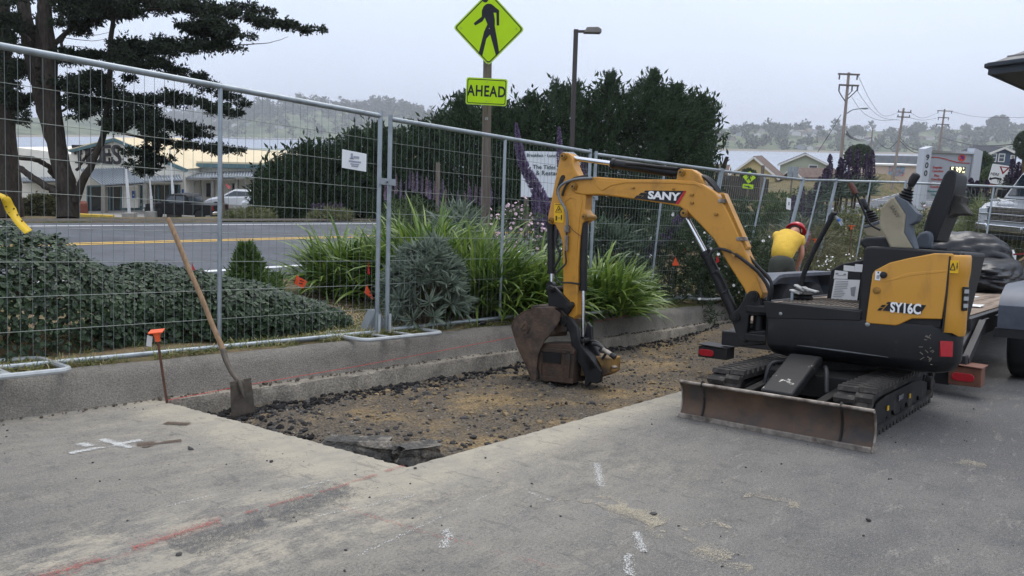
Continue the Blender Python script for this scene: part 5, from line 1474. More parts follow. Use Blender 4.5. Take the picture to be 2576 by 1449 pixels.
zf = lambda zx, zy: ((1144.1 + .1886 * zx - 1229.5) * sS, (72 - .1886 * zy) * sS)
fig = [(440, 68), (480, 72), (585, 150), (588, 342), (555, 340), (548, 182), (512, 180), (530, 270), (530, 350), (560, 500), (595, 690), (555, 737), (470, 458), (420, 515), (370, 732), (318, 710), (375, 480), (388, 425), (432, 330), (395, 245), (365, 295), (268, 350), (250, 320), (355, 235), (355, 160), (378, 105), (408, 78)]
plate(ped, 'walking_figure', [zf(*p) for p in fig], oc, axs, .002, M_blk, .0094)
plate(ped, 'figure_head', [(zf(398, 0)[0] + 44 * .1886 * sS * math.cos(a), zf(398, 0)[1] + 56 * .1886 * sS * math.sin(a)) for a in [2 * PI * k / 20 for k in range(20)]], oc, axs, .002, M_blk, .0094)
for zx, zy in ((83, 388), (820, 378), (442, 833), (457, 383)):
    x, y = zf(zx, zy); c = oc + axs[0] * x + axs[1] * y + axs[2] * .01; m = MB(); m.lathe(c, [(.009, 0), (.009, .006), (.004, .009)], 8, axs[2]); m.part('bolt', M_bolt, ped)
ao = P(1223.5, 231, dS - .02); ahd = thing('ahead_sign', 'yellow-green rectangular AHEAD plate under the diamond sign', 'road sign', tuple(ao), 'world'); rx_ = face_frame(ao, .03)
aw, ah = 103 * sS, 66 * sS
plate(ahd, 'plate', rrect(aw, ah, .035), ao, rx_, .006, M_limed, 0); plate(ahd, 'face', rrect(aw * .98, ah * .965, .032), ao, rx_, .003, M_lime, .006)
border(ahd, ao, rx_, rrect(aw * .94, ah * .90, .028), rrect(aw * .905, ah * .845, .024), M_blk, .0092)
text_part('lettering', 'AHEAD', .225, ahd, ao + rx_[2] * .011 + rx_[1] * .0, rx_[0], rx_[1], M_blk, .001, 1.12, .006, .74)
for y in (.36, -.36): m = MB(); m.lathe(ao + rx_[1] * ah * y + rx_[2] * .01, [(.008, 0), (.008, .006)], 8, rx_[2]); m.part('bolt', M_bolt, ahd)

# lamp post
M_bronze = mat('bronze_paint', S(66, 60, 58), .5, var=.08)
dL = 22.5; b = P(1437, 400, dL); t = P(1449.5, 83, dL); g = gz1(b.x, b.y)
e = thing('lamp_post', 'tall dark square lamp post with flat head above the cypress shrubs', 'lamp post', (b.x, b.y, g), 'world')
m = MB(); m.bb(b.x - .065, b.x + .065, b.y - .065, b.y + .065, g - .2, t.z); m.part('post', M_bronze, e, bevel=.01)
m = MB(); m.bar((b.x, b.y, t.z - .06), (b.x + .3, b.y, t.z - .05), .07, .07); m.part('arm', M_bronze, e)
hd_ = m = MB(); m.prism([(b.x + .22, b.y - .2, t.z - .1), (b.x + .3, b.y - .2, t.z + .05), (b.x + .62, b.y - .2, t.z + .06), (b.x + .72, b.y - .2, t.z), (b.x + .72, b.y - .2, t.z - .1)], (0, .4, 0)); m.part('lamp_head', mat('lamp_grey', S(126, 122, 116), .6, var=.1), e, bevel=.02)

# restaurant's roadside board
dB = 20.5; tl_ = P(1312, 380, dB); br_ = P(1460, 499, dB); o_ = (tl_ + br_) / 2; wB = abs(br_.x - tl_.x); hB = abs(tl_.z - br_.z)
e = thing('restaurant_board', 'white restaurant board offering breakfast and lunch behind the echium spikes', 'sign board', (o_.x, o_.y, gz1(o_.x, o_.y)), 'world')
axb = (Vector((1, 0, 0)), Vector((0, 0, 1)), Vector((0, -1, 0)))
prof_ = [(-wB / 2, -hB / 2), (wB / 2, -hB / 2), (wB / 2, hB * .36), (wB * .36, hB * .5), (-wB / 2, hB * .5)]
plate(e, 'board', prof_, o_, axb, .08, mat('board_white', S(220, 224, 226), .7, var=.05), -.04)
M_bl = mat('board_letter', S(70, 84, 88), .7)
for s, px_, py_, wpx in (('Breakfast · Lunch', 1363, 391, 77), ('The Tides Wharf', 1389, 421, 100), ('& Restaurant', 1389, 436, 84)):
    q = P(px_, py_, dB); text_part('board_lettering', s, .2, e, Vector((q.x, o_.y - .05, q.z)), (1, 0, 0), (0, 0, 1), M_bl, .003, 1, .002, 1, wpx * dB / FPX)
for x in (-.4, .4):
    m = MB(); m.bb(o_.x + x * wB - .06, o_.x + x * wB + .06, o_.y + .05, o_.y + .17, gz1(o_.x, o_.y) - .2, o_.z); m.part('board_post', M_wpole, e)
# wooden pilings on the far verge
for px, yt, yb, w, lab, d in ((562, 398, 552, 9, 'old wooden piling on the far verge behind the fence mid-post', 25.2), (1101, 408, 560, 11, 'short weathered wooden post in front of the cypress shrubs', 20)):
    a = P(px, yb, d); t = P(px, yt, d); g = min(a.z, gz1(a.x, a.y)); r = w * d / FPX / 2; m = MB(); m.tube([(a.x, a.y, g - .2), (a.x, a.y, t.z - .1), (a.x, a.y, t.z)], [r * 1.1, r, r * .8], 9); m.obj('wooden_post', M_wpole, lab, 'post', (a.x, a.y, g), 'world')

# utility poles and wires
M_upole = mat('utility_wood', S(142, 130, 120), .9, var=.2, scale=1.5, stretch=(4, 4, .4)); M_xarm = mat('cross_arm', S(104, 96, 92), .9, var=.1); M_ins = mat('insulator', S(80, 82, 92), .5); M_cable = mat('cable_black', S(58, 60, 66), .7)


def upole(label, pxt, pxb, d, arms, w):
    t = P(pxt[0], pxt[1], d); b = P(pxb[0], pxb[1], d); b2 = Vector((b.x, b.y, min(b.z, gz1(b.x, b.y)))) if d < 150 else b - Vector((0, 0, 2)); r = w * d / FPX / 2
    e = thing('utility_pole', label, 'utility pole', tuple(b2), 'world', 'utility poles by the bay'); m = MB(); m.tube([b2 - Vector((0, 0, .3)), t], [r * 1.15, r * .8], 9); m.part('post', M_upole, e)
    ends = []
    for (x, y, hw, m_, ins) in arms:
        c = P(x, y, d); s = d / FPX; m = MB(); m.bar(c + Vector((-hw * s, -.12, hw * s * .02)), c + Vector((hw * s, -.12, -hw * s * .02)), .14, .16); xa = m.part('cross_arm', M_xarm, e, smooth=False)
        for k in ins: 
            q_ = c + Vector((hw * s * k, -.12, 0)); mi_ = MB(); mi_.cyl(q_, q_ + Vector((0, 0, -.5 if m_ else .35)), .07, n=6); mi_.part('insulator', M_ins, xa); ends.append(q_ + Vector((0, 0, -.5 if m_ else .35)))
    return e, ends


Z2 = lambda zx, zy: (1793 + .3065 * zx, 153.7 + .3065 * zy)
u1, _ = upole('tallest utility pole with street-light arm, left of the other poles', Z2(1114, 95), Z2(1045, 900), 72, [(*Z2(1110, 110), 27, 1, (-.85, .8)), (*Z2(1110, 200), 25, 1, (-.95, .35, .9))], 8.5)
u2, _ = upole('leaning middle utility pole with two cross arms', Z2(1565, 388), Z2(1470, 990), 112, [(*Z2(1568, 420), 17, 0, (-.9, .9)), (*Z2(1560, 460), 16, 0, (-.9, .9))], 6.5)
u3, _ = upole('utility pole with square cross-arm frame behind the fuel price sign', Z2(1901, 395), Z2(1850, 740), 150, [(*Z2(1900, 410), 19, 1, (-.9, .9)), (*Z2(1888, 465), 14, 1, (-.9, .9)), (*Z2(1880, 520), 17, 1, (-.9, .9))], 5)
u4, _ = upole('slim distant utility pole between the first two poles', Z2(1311, 545), Z2(1292, 740), 200, [], 4)
m = MB(); a = P(*Z2(1098, 430), 72); m.tube(curve3([a, P(*Z2(1150, 400), 71.5), P(*Z2(1255, 386), 71)], 8), .05, 6); m.part('street_light_arm', M_galv, u1)
m = MB(); c = P(*Z2(1245, 388), 71); m.sphere(c, .22, (1.6, .6, .5), 8, 6); m.part('street_light', M_galv, u1)
m = MB(); m.tube(curve3([P(*Z2(1030, 240), 72), P(*Z2(1050, 280), 72), P(*Z2(1085, 330), 72)], 6), .05, 5); m.tube(curve3([P(*Z2(1180, 240), 72), P(*Z2(1145, 275), 72), P(*Z2(1105, 310), 72)], 6), .05, 5); m.tube([P(*Z2(1145, 240), 72), P(*Z2(1110, 280), 72)], .04, 5); m.part('jumper_cable', M_cable, u1)


def wire(label, pts, r, par=None):
    q_ = curve3([P(x, y, d) for x, y, d in pts], 18); m = MB(); m.tube(q_, r, 4, caps=False); return m.obj('overhead_wire', M_cable, label, 'wire', tuple(q_[0]), 'world', 'overhead wires')


W2 = lambda zx, zy, d: (*Z2(zx, zy), d)
wire('thin upper wire sagging between the first and middle poles', [W2(1190, 120, 72), W2(1300, 340, 85), W2(1400, 450, 98), W2(1512, 425, 112)], .022)
wire('second thin wire sagging between the first and middle poles', [W2(1180, 240, 72), W2(1290, 390, 85), W2(1400, 468, 98), W2(1535, 485, 112)], .022)
wire('lowest thin wire sagging between the first and middle poles', [W2(1140, 300, 72), W2(1240, 430, 85), W2(1370, 486, 98), W2(1510, 480, 112)], .022)
wire('wire between the tops of the middle pole and the framed pole', [W2(1620, 425, 112), W2(1720, 468, 130), W2(1835, 430, 150)], .025)
wire('lower wire between the middle pole and the framed pole', [W2(1610, 465, 112), W2(1720, 485, 130), W2(1830, 470, 150)], .025)
wire('wire leaving the framed pole towards the right edge', [W2(1960, 415, 150), W2(2200, 460, 150), W2(2700, 462, 140)], .025)
wire('thick black cable from the first pole to the slim pole', [W2(1095, 600, 72), W2(1150, 640, 110), W2(1230, 655, 150), W2(1305, 630, 200)], .07)
wire('upper black cable from the first pole to the slim pole', [W2(1095, 575, 72), W2(1140, 625, 110), W2(1220, 645, 150), W2(1305, 625, 200)], .06)
wire('thick black cable sagging right of the slim pole', [W2(1330, 620, 200), W2(1375, 685, 190), W2(1440, 720, 180), W2(1530, 640, 115)], .1)
wire('black cable from the middle pole down to the fuel sign', [W2(1535, 655, 112), W2(1600, 720, 120), W2(1660, 752, 125), W2(1720, 750, 130)], .06)
wire('second black cable from the middle pole towards the fuel sign', [W2(1535, 630, 112), W2(1610, 705, 120), W2(1720, 740, 130)], .05)
wire('heavy black cable crossing to the right edge above the blue house', [W2(1880, 630, 150), W2(2100, 685, 120), W2(2300, 695, 105), W2(2560, 672, 90)], .07)
wire('guy wire running down left from the first pole', [W2(1050, 440, 72), W2(960, 590, 76), W2(860, 745, 80)], .03)


# ------------------------------------------------------------------ mini excavator
M_y = mat('machine_yellow', S(192, 136, 44), .45, var=.07, scale=3, c2=S(146, 104, 42), m2=(.52, .78), s2=6, det=9, spec=.45, coat=.1, rvar=.1)
M_y2 = mat('door_yellow', S(194, 139, 46), .4, var=.05, scale=2, c2=S(146, 104, 42), m2=(.56, .82), s2=4.5, det=9, spec=.45, coat=.15, stretch=(1, 1, .35))
M_k = mat('machine_black', S(17, 18, 20), .5, var=.25, scale=6, c2=S(40, 39, 38), m2=(.55, .8), s2=5, det=8, spec=.4)
M_k2 = mat('plastic_black', S(19, 20, 22), .6, var=.15, scale=9, c2=S(30, 30, 31), m2=(.5, .75), s2=3)
M_rub = mat('track_rubber', S(48, 46, 45), .85, var=.3, scale=18, c2=S(96, 91, 84), m2=(.5, .72), s2=7, bump=.4, bscale=60, spec=.25)
M_lug = mat('lug_rubber', S(64, 61, 58), .85, var=.25, scale=20, c2=S(112, 105, 96), m2=(.5, .7), s2=12, spec=.25)
M_fr = mat('undercarriage_dark', S(34, 33, 32), .75, var=.3, scale=10, c2=S(82, 77, 70), m2=(.55, .75), s2=6, spec=.3)
M_blade = mat('blade_steel', S(92, 74, 60), .62, metal=.35, var=.25, scale=7, c2=S(66, 62, 60), m2=(.42, .66), s2=5, det=9, rvar=.12, bump=.15, bscale=30)
M_wear = mat('worn_steel', S(150, 142, 132), .5, metal=.6, var=.3, scale=20, c2=S(96, 86, 78), m2=(.45, .65), s2=12)
M_rust = mat('rusty_bucket', S(96, 78, 64), .65, metal=.3, var=.3, scale=9, c2=S(62, 56, 52), m2=(.42, .62), s2=6, det=9, bump=.3, bscale=40)
M_rust2 = mat('rust_brown', S(78, 60, 47), .85, var=.35, scale=14, c2=S(48, 43, 39), m2=(.4, .62), s2=7, det=9, bump=.4, bscale=50)
M_chr = mat('chrome_rod', S(214, 216, 218), .14, metal=1.0, var=.04)
M_hose = mat('hydraulic_hose', S(38, 39, 41), .55, var=.15, scale=20); M_hoseg = mat('hose_sleeve', S(120, 124, 126), .45, metal=.5, var=.1)
M_pin = mat('pin_brass', S(150, 112, 52), .45, metal=.4, var=.2, scale=30); M_beige = mat('console_beige', S(146, 138, 116), .7, var=.08, scale=6, c2=S(124, 116, 96), m2=(.5, .75), s2=4)
M_cgrey = mat('console_grey', S(84, 90, 98), .65, var=.08); M_seat = mat('seat_vinyl', S(24, 25, 28), .55, var=.12, scale=6, bump=.15, bscale=200)
M_red = mat('reflector_red', S(170, 22, 34), .35, var=.1, scale=30, spec=.6); M_wd = mat('decal_white', S(228, 228, 226), .5, var=.03); M_kd = mat('decal_black', S(20, 20, 22), .45)
M_yd = mat('warning_yellow', S(226, 178, 26), .5, var=.03); M_ink2 = mat('decal_grey_print', S(150, 150, 152), .6); M_rd = mat('decal_red', S(178, 28, 40), .5)
M_mat = mat('deck_mat', S(112, 104, 94), .9, var=.2, scale=14, c2=S(78, 73, 68), m2=(.45, .65), s2=6)

EX = thing('mini_excavator', 'yellow and black mini excavator with its boom reaching over the cut', 'excavator', (5.9, 1.79, 0), 'lot')
E0 = ORG[EX.name]

# --- tracks
tr_r, tr_x0, tr_x1 = .125, 5.02, 6.52


def track_pt(t, r):                              # t in metres round the loop (clockwise from the front bottom)
    L1 = tr_x1 - tr_x0; A_ = PI * r; zc = .155
    tt = t % (2 * L1 + 2 * A_)
    if tt < L1: return Vector((tr_x0 + tt, 0, zc - r)), 0.0
    tt -= L1
    if tt < A_: a = tt / r; return Vector((tr_x1 + r * math.sin(a), 0, zc - r * math.cos(a))), a
    tt -= A_
    if tt < L1: return Vector((tr_x1 - tt, 0, zc + r)), PI
    tt -= L1; a = tt / r; return Vector((tr_x0 - r * math.sin(a), 0, zc + r * math.cos(a))), PI + a


lm = MB()
lm.prism([(-.03, -.112, 0), (.03, -.112, 0), (.018, -.112, -.03), (-.018, -.112, -.03)], (0, .10, 0)); lm.prism([(-.002, -.012, 0), (.052, -.012, 0), (.042, -.012, -.028), (.008, -.012, -.028)], (0, .124, 0))
lug_me = lm.mesh('tread_lug', M_lug, smooth=False)
for ti, (ya, yb) in enumerate(((1.255, 1.475), (2.105, 2.325))):
    yc = (ya + yb) / 2; m = MB(); per = 2 * (tr_x1 - tr_x0) + 2 * PI * tr_r; n = 72; V = []
    for i in range(n):
        p, a = track_pt(per * i / n, tr_r); p2, _ = track_pt(per * i / n, tr_r - .03)
        L1 = tr_x1 - tr_x0
        u = per * i / n; q_ = Vector((0, 0, -1)); q_ = Matrix.Rotation(-a, 3, 'Y') @ q_
        pi_ = p - q_ * .03
        V += [(p.x, ya, p.z), (p.x, yb, p.z), (pi_.x, yb, pi_.z), (pi_.x, ya, pi_.z)]
    m.add(V, [(4 * i + k, 4 * i + (k + 1) % 4, (4 * ((i + 1) % n)) + (k + 1) % 4, (4 * ((i + 1) % n)) + k) for i in range(n) for k in range(4)])
    belt = m.part('crawler_track', M_rub, EX, angle=50)
    nl = 44
    for i in range(nl):
        p, a = track_pt(per * (i + .5) / nl, tr_r); o = bpy.data.objects.new('tread_lug', lug_me); COL.objects.link(o); o.parent = belt
        o.matrix_local = Matrix.Translation(Vector((p.x, yc, p.z)) - E0) @ Matrix.Rotation(-a, 4, 'Y')
    # side frame with roller cut-outs, rollers, idler and sprocket
    for s, yo in ((-1, ya + .012), (1, yb - .012)):
        if (ti == 0) != (s < 0) and False: continue
        m = MB(); out = [(5.06, .06), (5.3, .06), (5.34, .1), (5.5, .1), (5.54, .055), (5.66, .055), (5.7, .1), (5.86, .1), (5.9, .055), (6.02, .055), (6.06, .1), (6.2, .1), (6.24, .06), (6.42, .06), (6.5, .1), (6.5, .16), (6.3, .2), (6.05, .225), (5.3, .225), (5.06, .2)]
        m.prism([(x, yo, z) for x, z in out], (0, -s * .012, 0)); m.part('track_frame', M_fr, EX, bevel=.004)
    m = MB(); m.bb(5.1, 6.45, ya + .04, yb - .04, .09, .22); m.part('track_beam', M_fr, EX)
    for x in (5.42, 5.78, 6.13): m = MB(); m.cyl((x, ya + .02, .085), (x, yb - .02, .085), .05, n=12); m.part('track_roller', M_fr, EX)
    m = MB(); m.cyl((tr_x0, ya + .03, .155), (tr_x0, yb - .03, .155), .092, n=18); m.cyl((tr_x0, ya + .005, .155), (tr_x0, yb - .005, .155), .03, n=10); m.part('idler_wheel', M_fr, EX)
    m = MB(); m.cyl((tr_x1, ya + .03, .155), (tr_x1, yb - .03, .155), .088, n=18); m.cyl((tr_x1, ya - .012, .155), (tr_x1, ya + .03, .155), .055, n=12); m.part('drive_sprocket', M_fr, EX)
    if ti == 0:
        for k, x in enumerate((5.28, 5.86)): m = MB(); m.bb(x, x + .03, ya - .004, ya + .002, .13, .16); m.part('track_label', M_yd, EX, smooth=False)
        text_part('track_marking', 'SANY', .05, EX, (5.62, ya - .003, .17), (1, 0, 0), (0, 0, 1), M_ink2, .001)

# --- undercarriage frame, blade, arms, ram guard
m = MB(); m.bb(5.3, 6.35, 1.5, 2.08, .14, .30); m.bb(5.45, 5.6, 1.3, 2.3, .15, .24); m.bb(6.1, 6.25, 1.3, 2.3, .15, .24); m.part('undercarriage', M_fr, EX, bevel=.01)
m = MB(); m.lathe((5.92, 1.79, .30), [(.30, 0), (.30, .06), (.27, .065), (.27, .10)], 28); m.part('slew_ring', M_fr, EX)
bp_ = [(4.615, .002), (4.648, .035), (4.668, .08), (4.672, .13), (4.660, .18), (4.640, .222), (4.618, .240)]


def blade_sec(y0, y1, nm):
    m = MB(); n = len(bp_); th = .016
    A_ = [Vector((x, y0, z)) for x, z in bp_]; B_ = [Vector((x + th + (.012 if i == n - 1 else 0), y0, z + (.006 if i == n - 1 else 0))) for i, (x, z) in enumerate(bp_)]
    m.prism(A_ + B_[::-1], (0, y1 - y0, 0)); return m.part(nm, M_blade, EX, angle=50)


YB0, YB1 = 1.165, 2.395; ya_, yb_ = YB0 + .185, YB1 - .16
bl = blade_sec(ya_ + .004, yb_ - .004, 'dozer_blade')
for y0, y1 in ((YB0, ya_ - .004), (yb_ + .004, YB1)): blade_sec(y0, y1, 'blade_extension')
m = MB(); m.tube([(4.624, YB0, .243), (4.624, YB1, .243)], .011, 8); m.part('blade_top_edge', M_wear, bl)
m = MB(); m.bb(4.603, 4.622, YB0 + .005, YB1 - .005, .0, .032); m.part('cutting_edge', M_wear, bl, bevel=.003)
for y in (ya_, yb_): m = MB(); m.tube([(x - .006, y, z) for x, z in bp_] + [(4.63, y, .262), (4.655, y, .25)], .0075, 6); m.part('hinge_rod', M_fr, bl)
for y in (YB0, YB1): m = MB(); m.tube([(x - .002, y, z) for x, z in bp_], .007, 6); m.part('end_plate_edge', M_wear, bl)
for y in (1.55, 2.03):
    m = MB(); m.bar((4.68, y, .15), (5.42, y, .2), .06, .085); m.part('blade_arm', M_fr, EX, bevel=.006)
m = MB(); m.bb(4.68, 4.72, 1.5, 2.08, .06, .2); m.part('blade_bracket', M_fr, EX, bevel=.006)
gd = MB(); gd.prism([(4.82, 1.70, .175), (5.36, 1.70, .37), (5.36, 1.70, .42), (5.30, 1.70, .425), (4.80, 1.70, .235)], (0, .21, 0)); gd.part('ram_guard', mat('scuffed_black', S(26, 26, 27), .6, var=.35, scale=9, c2=S(176, 172, 162), m2=(.60, .64), s2=9, det=6), EX, bevel=.012)
m = MB(); m.cyl((4.70, 1.805, .16), (5.0, 1.805, .24), .03, n=12); m.part('blade_ram_rod', M_chr, EX)
m = MB(); m.cyl((4.76, 1.72, .17), (4.76, 1.89, .17), .026, n=12); m.part('blade_pin', M_wear, EX)
for k, pts in enumerate((((5.3, 1.66, .36), (5.2, 1.62, .34), (5.12, 1.58, .2), (5.3, 1.55, .18)), ((5.3, 1.95, .36), (5.2, 2.0, .35), (5.15, 2.02, .22)))):
    m = MB(); m.tube(curve3(pts, 10), .014, 7); m.part('undercarriage_hose', M_hose, EX)

# --- upper body: skirt with rounded tail
plan = [(5.42, 2.12), (5.42, 1.10), (5.435, 1.0), (5.475, .935), (5.54, .905), (5.66, .915), (5.92, .955), (6.16, 1.0), (6.33, 1.05), (6.42, 1.15), (6.42, 2.06), (6.36, 2.14), (5.48, 2.16)]
pc = Vector((5.92, 1.5, 0))


def ringz(z, ins, zf=None): return [Vector((x + (pc.x - x) * ins, y + (pc.y - y) * ins, zf(x, y) if zf else z)) for x, y in plan]


m = MB(); rings = [ringz(.375, .17), ringz(.40, .06), ringz(.45, .008), ringz(.47, 0), ringz(.66, 0), ringz(.695, .006), ringz(.70, .03)]
n = len(plan); V = [v for r in rings for v in r]
m.add(V, [(k * n + i, k * n + (i + 1) % n, (k + 1) * n + (i + 1) % n, (k + 1) * n + i) for k in range(len(rings) - 1) for i in range(n)] + [tuple(range(n))[::-1], tuple((len(rings) - 1) * n + i for i in range(n))])
sk = m.part('body_skirt', mat('skirt_black', S(14, 15, 18), .42, var=.2, scale=5, c2=S(50, 49, 47), m2=(.62, .8), s2=9, det=9, spec=.45), EX, angle=40)
m = MB(); m.tube([(5.415, 1.9, .475), (5.412, 1.6, .468), (5.415, 1.3, .46)], [.002, .007, .002], 6); m.part('skirt_ridge', mat('scuff_grey', S(86, 88, 90), .6), sk)
for y, z in ((2.03, .69), (1.44, .665)): m = MB(); m.lathe((5.422, y, z), [(.016, 0), (.016, .008), (.009, .012)], 10, (-1, 0, 0)); m.part('skirt_bolt', M_bolt, sk)
for k in range(16):
    yy = 1.14 - random.random() * .1; zz = random.uniform(.44, .63); L_ = random.uniform(.01, .035); m = MB()
    m.bar((5.41 + (1.10 - yy) * .18 if yy < 1.1 else 5.416, yy, zz), (5.41 + (1.10 - yy + L_ * .7) * .18 if yy < 1.1 else 5.416, yy - L_ * .7, zz + random.uniform(-.02, .02)), .006, .004)
    m.part('scrape', mat('scrape_bare', S(120, 112, 100), .6), sk, smooth=False)
m = MB(); m.prism([(5.433, 1.005, .50), (5.472, .942, .50), (5.470, .944, .60), (5.431, 1.008, .60)], (-.012, -.008, 0)); m.part('rear_reflector', M_red, EX, bevel=.003)
# deck
m = MB(); m.prism([(5.425, 2.10, .70), (5.425, 2.10, .755), (5.435, 2.10, .765), (6.40, 2.10, .765), (6.40, 2.10, .70)], (0, -.62, 0)); m.part('deck', M_k2, EX, bevel=.006)
m = MB(); m.bb(5.46, 6.36, 1.52, 2.07, .765, .772); dk_ = m.part('deck_mat', M_mat, EX)
for k in range(16):
    for s in (-1, 1):
        y = 1.55 + k * .033; m = MB(); m.bar((5.50 + (.0 if s < 0 else .4), y, .775), (5.86 + (.0 if s < 0 else .4), y + s * .05 * -1, .775), .008, .006); m.part('mat_rib', M_mat, dk_, smooth=False)
m = MB(); m.prism([oX(1920, 757, 5.424), oX(2165, 784, 5.424), oX(2165, 806, 5.424), oX(1930, 800, 5.424)], (-.012, 0, 0)); m.part('deck_edge', M_k2, EX, bevel=.004)
# hood: black frame, yellow door, yellow tail cover
Zb = lambda a, b: (1707.6 + .4125 * a, 597.7 + .4125 * b)
m = MB(); m.prism([oX(*Zb(*p), 5.43) for p in ((1082, 520), (1125, 70), (1140, 56), (1175, 52), (1500, 72), (1700, 88), (1715, 100), (1600, 560), (1200, 560))], (.94, 0, 0)); m.part('hood_frame', M_k2, EX, bevel=.015)
dr = [(1142, 512), (1160, 522), (1325, 536), (1345, 530), (1425, 493), (1606, 497), (1640, 300), (1680, 110), (1672, 98), (1560, 96), (1410, 124), (1290, 152), (1200, 198), (1183, 222)]
m = MB(); m.prism([oX(*Zb(*p), 5.43) for p in dr], (-.02, 0, 0)); door = m.part('hood_door', M_y2, EX, bevel=.012, seg=3)
m = MB(); m.prism([oX(*Zb(*p), 5.412) for p in ((1225, 275), (1400, 215), (1640, 195), (1650, 208), (1420, 232), (1300, 262))], (-.004, 0, 0)); m.part('door_crease', M_y2, door, bevel=.003)
pt = [(5.415, .985), (5.422, .935), (5.445, .90), (5.49, .878), (5.56, .882), (5.7, .905), (5.92, .94), (6.12, .98), (6.28, 1.01), (6.37, 1.04), (6.42, 1.08)]
zs = [(.635, .03), (.66, .012), (.80, .010), (.98, .022), (1.02, .0), (1.06, -.012), (1.13, -.012), (1.145, .0), (1.15, .02)]
m = MB(); V = []; n = len(pt)
for z, ins in zs:
    for x, y in pt: V.append((x + (5.92 - x) * ins, y + (1.2 - y) * ins, z + (.02 if z < .67 and y > .9 else 0)))
m.add(V, [(k * n + i, k * n + i + 1, (k + 1) * n + i + 1, (k + 1) * n + i) for k in range(len(zs) - 1) for i in range(n - 1)]); m.add([V[(len(zs) - 1) * n + i] for i in range(n)], [tuple(range(n))])
tail = m.part('tail_cover', M_y2, EX, angle=55)
m = MB(); m.prism([(5.44, .98, 1.15), (5.5, .91, 1.15), (5.92, .97, 1.15), (6.34, 1.05, 1.15), (6.4, 1.1, 1.15), (6.4, 1.45, 1.165), (5.44, 1.45, 1.165)], (0, 0, .012)); m.part('hood_top', M_k2, EX, bevel=.004)
m = MB(); m.bar((5.412, .990, .66), (5.412, .975, 1.14), .012, .01); m.part('panel_gap', M_kd, EX)
# tail lamp / vent and decals
m = MB(); m.prism([(5.450, .905, .80), (5.482, .885, .80), (5.482, .885, .95), (5.450, .905, .95)], (-.010, -.014, 0)); vt = m.part('tail_vent', M_k2, EX, bevel=.004)
for k in range(3): m = MB(); m.prism([(5.443, .892, .82 + k * .045), (5.470, .874, .82 + k * .045), (5.470, .874, .845 + k * .045), (5.443, .892, .845 + k * .045)], (-.005, -.006, 0)); m.part('vent_slat', mat('vent_grey', S(150, 152, 152), .4), vt)
XD = 5.407


def dq(par, nm, pts, mm, th=.002, X=XD):
    m = MB(); m.prism([oX(*Zb(*p), X) for p in pts], (-th, 0, 0)); return m.part(nm, mm, par, smooth=False)


dq(door, 'model_decal', [(1240, 444), (1285, 396), (1507, 412), (1466, 470)], M_kd)
for q_ in ([(1208, 444), (1222, 428), (1244, 428), (1230, 445)], [(1226, 424), (1238, 410), (1262, 410), (1250, 425)], [(1262, 404), (1272, 392), (1292, 393), (1282, 405)]): dq(door, 'model_decal', q_, M_kd)
c = oX(*Zb(1380, 434), XD - .003); text_part('model_lettering', 'SY16C', .092, door, c, (0, -1, 0), (0, .03, 1), M_wd, .001, 1.0, .0028, .72)
t1 = dq(door, 'door_tag', [(1198, 205), (1232, 206), (1226, 262), (1194, 258)], M_wd); dq(t1, 'tag_print', [(1211, 208), (1219, 208), (1219, 218), (1211, 218)], M_kd, .002, XD - .003)
dq(t1, 'tag_print', [(1205, 228), (1222, 228), (1219, 252), (1203, 250)], M_ink2, .002, XD - .003)
c = oX(*Zb(1247, 228), XD); m = MB(); m.lathe(c, [(.022, -.005), (.022, .008), (.012, .012)], 14, (-1, 0, 0)); m.part('door_lock', M_kd, door)
c = oX(*Zb(1205, 322), XD); m = MB(); m.lathe(c, [(.024, -.005), (.024, .004), (.012, .006), (.012, .012)], 14, (-1, 0, 0)); m.part('door_bolt', M_pin, door)
# warning label on the tail cover
m = MB(); m.prism([(5.406, .972, 1.035), (5.414, .925, 1.035), (5.414, .925, 1.115), (5.406, .972, 1.115)], (-.006, -.001, 0)); wl_ = m.part('warning_label', M_yd, EX, smooth=False)
m = MB(); a, b, c = (5.399, .968, 1.055), (5.404, .942, 1.055), (5.4015, .955, 1.098)
for p, q_ in ((a, b), (b, c), (c, a)): m.bar(p, q_, .004, .006, (1, 0, 0))
m.bar((5.405, .938, 1.075), (5.407, .929, 1.075), .006, .004); m.bar((5.406, .932, 1.06), (5.406, .932, 1.1), .004, .005); m.part('warning_print', M_kd, wl_, smooth=False)['kind'] = 'stuff'

# --- operator's place
Zc = lambda a, b: (1878.4 + .2829 * a, 358.6 + .2829 * b)
rc = MB(); rc.prism([oX(*Zc(*p), 6.2) for p in ((705, 1392), (745, 1132), (835, 1078), (1060, 1035), (1060, 1420))], (.2, 0, 0)); rcon = rc.part('right_console', M_k2, EX, bevel=.012)


def cq(nm, pts, mm, off=0.0, par=None): m = MB(); m.prism([oX(*Zc(*p), 6.195 - off) for p in pts], (-.002, 0, 0)); return m.part(nm, mm, par or rcon, smooth=False)


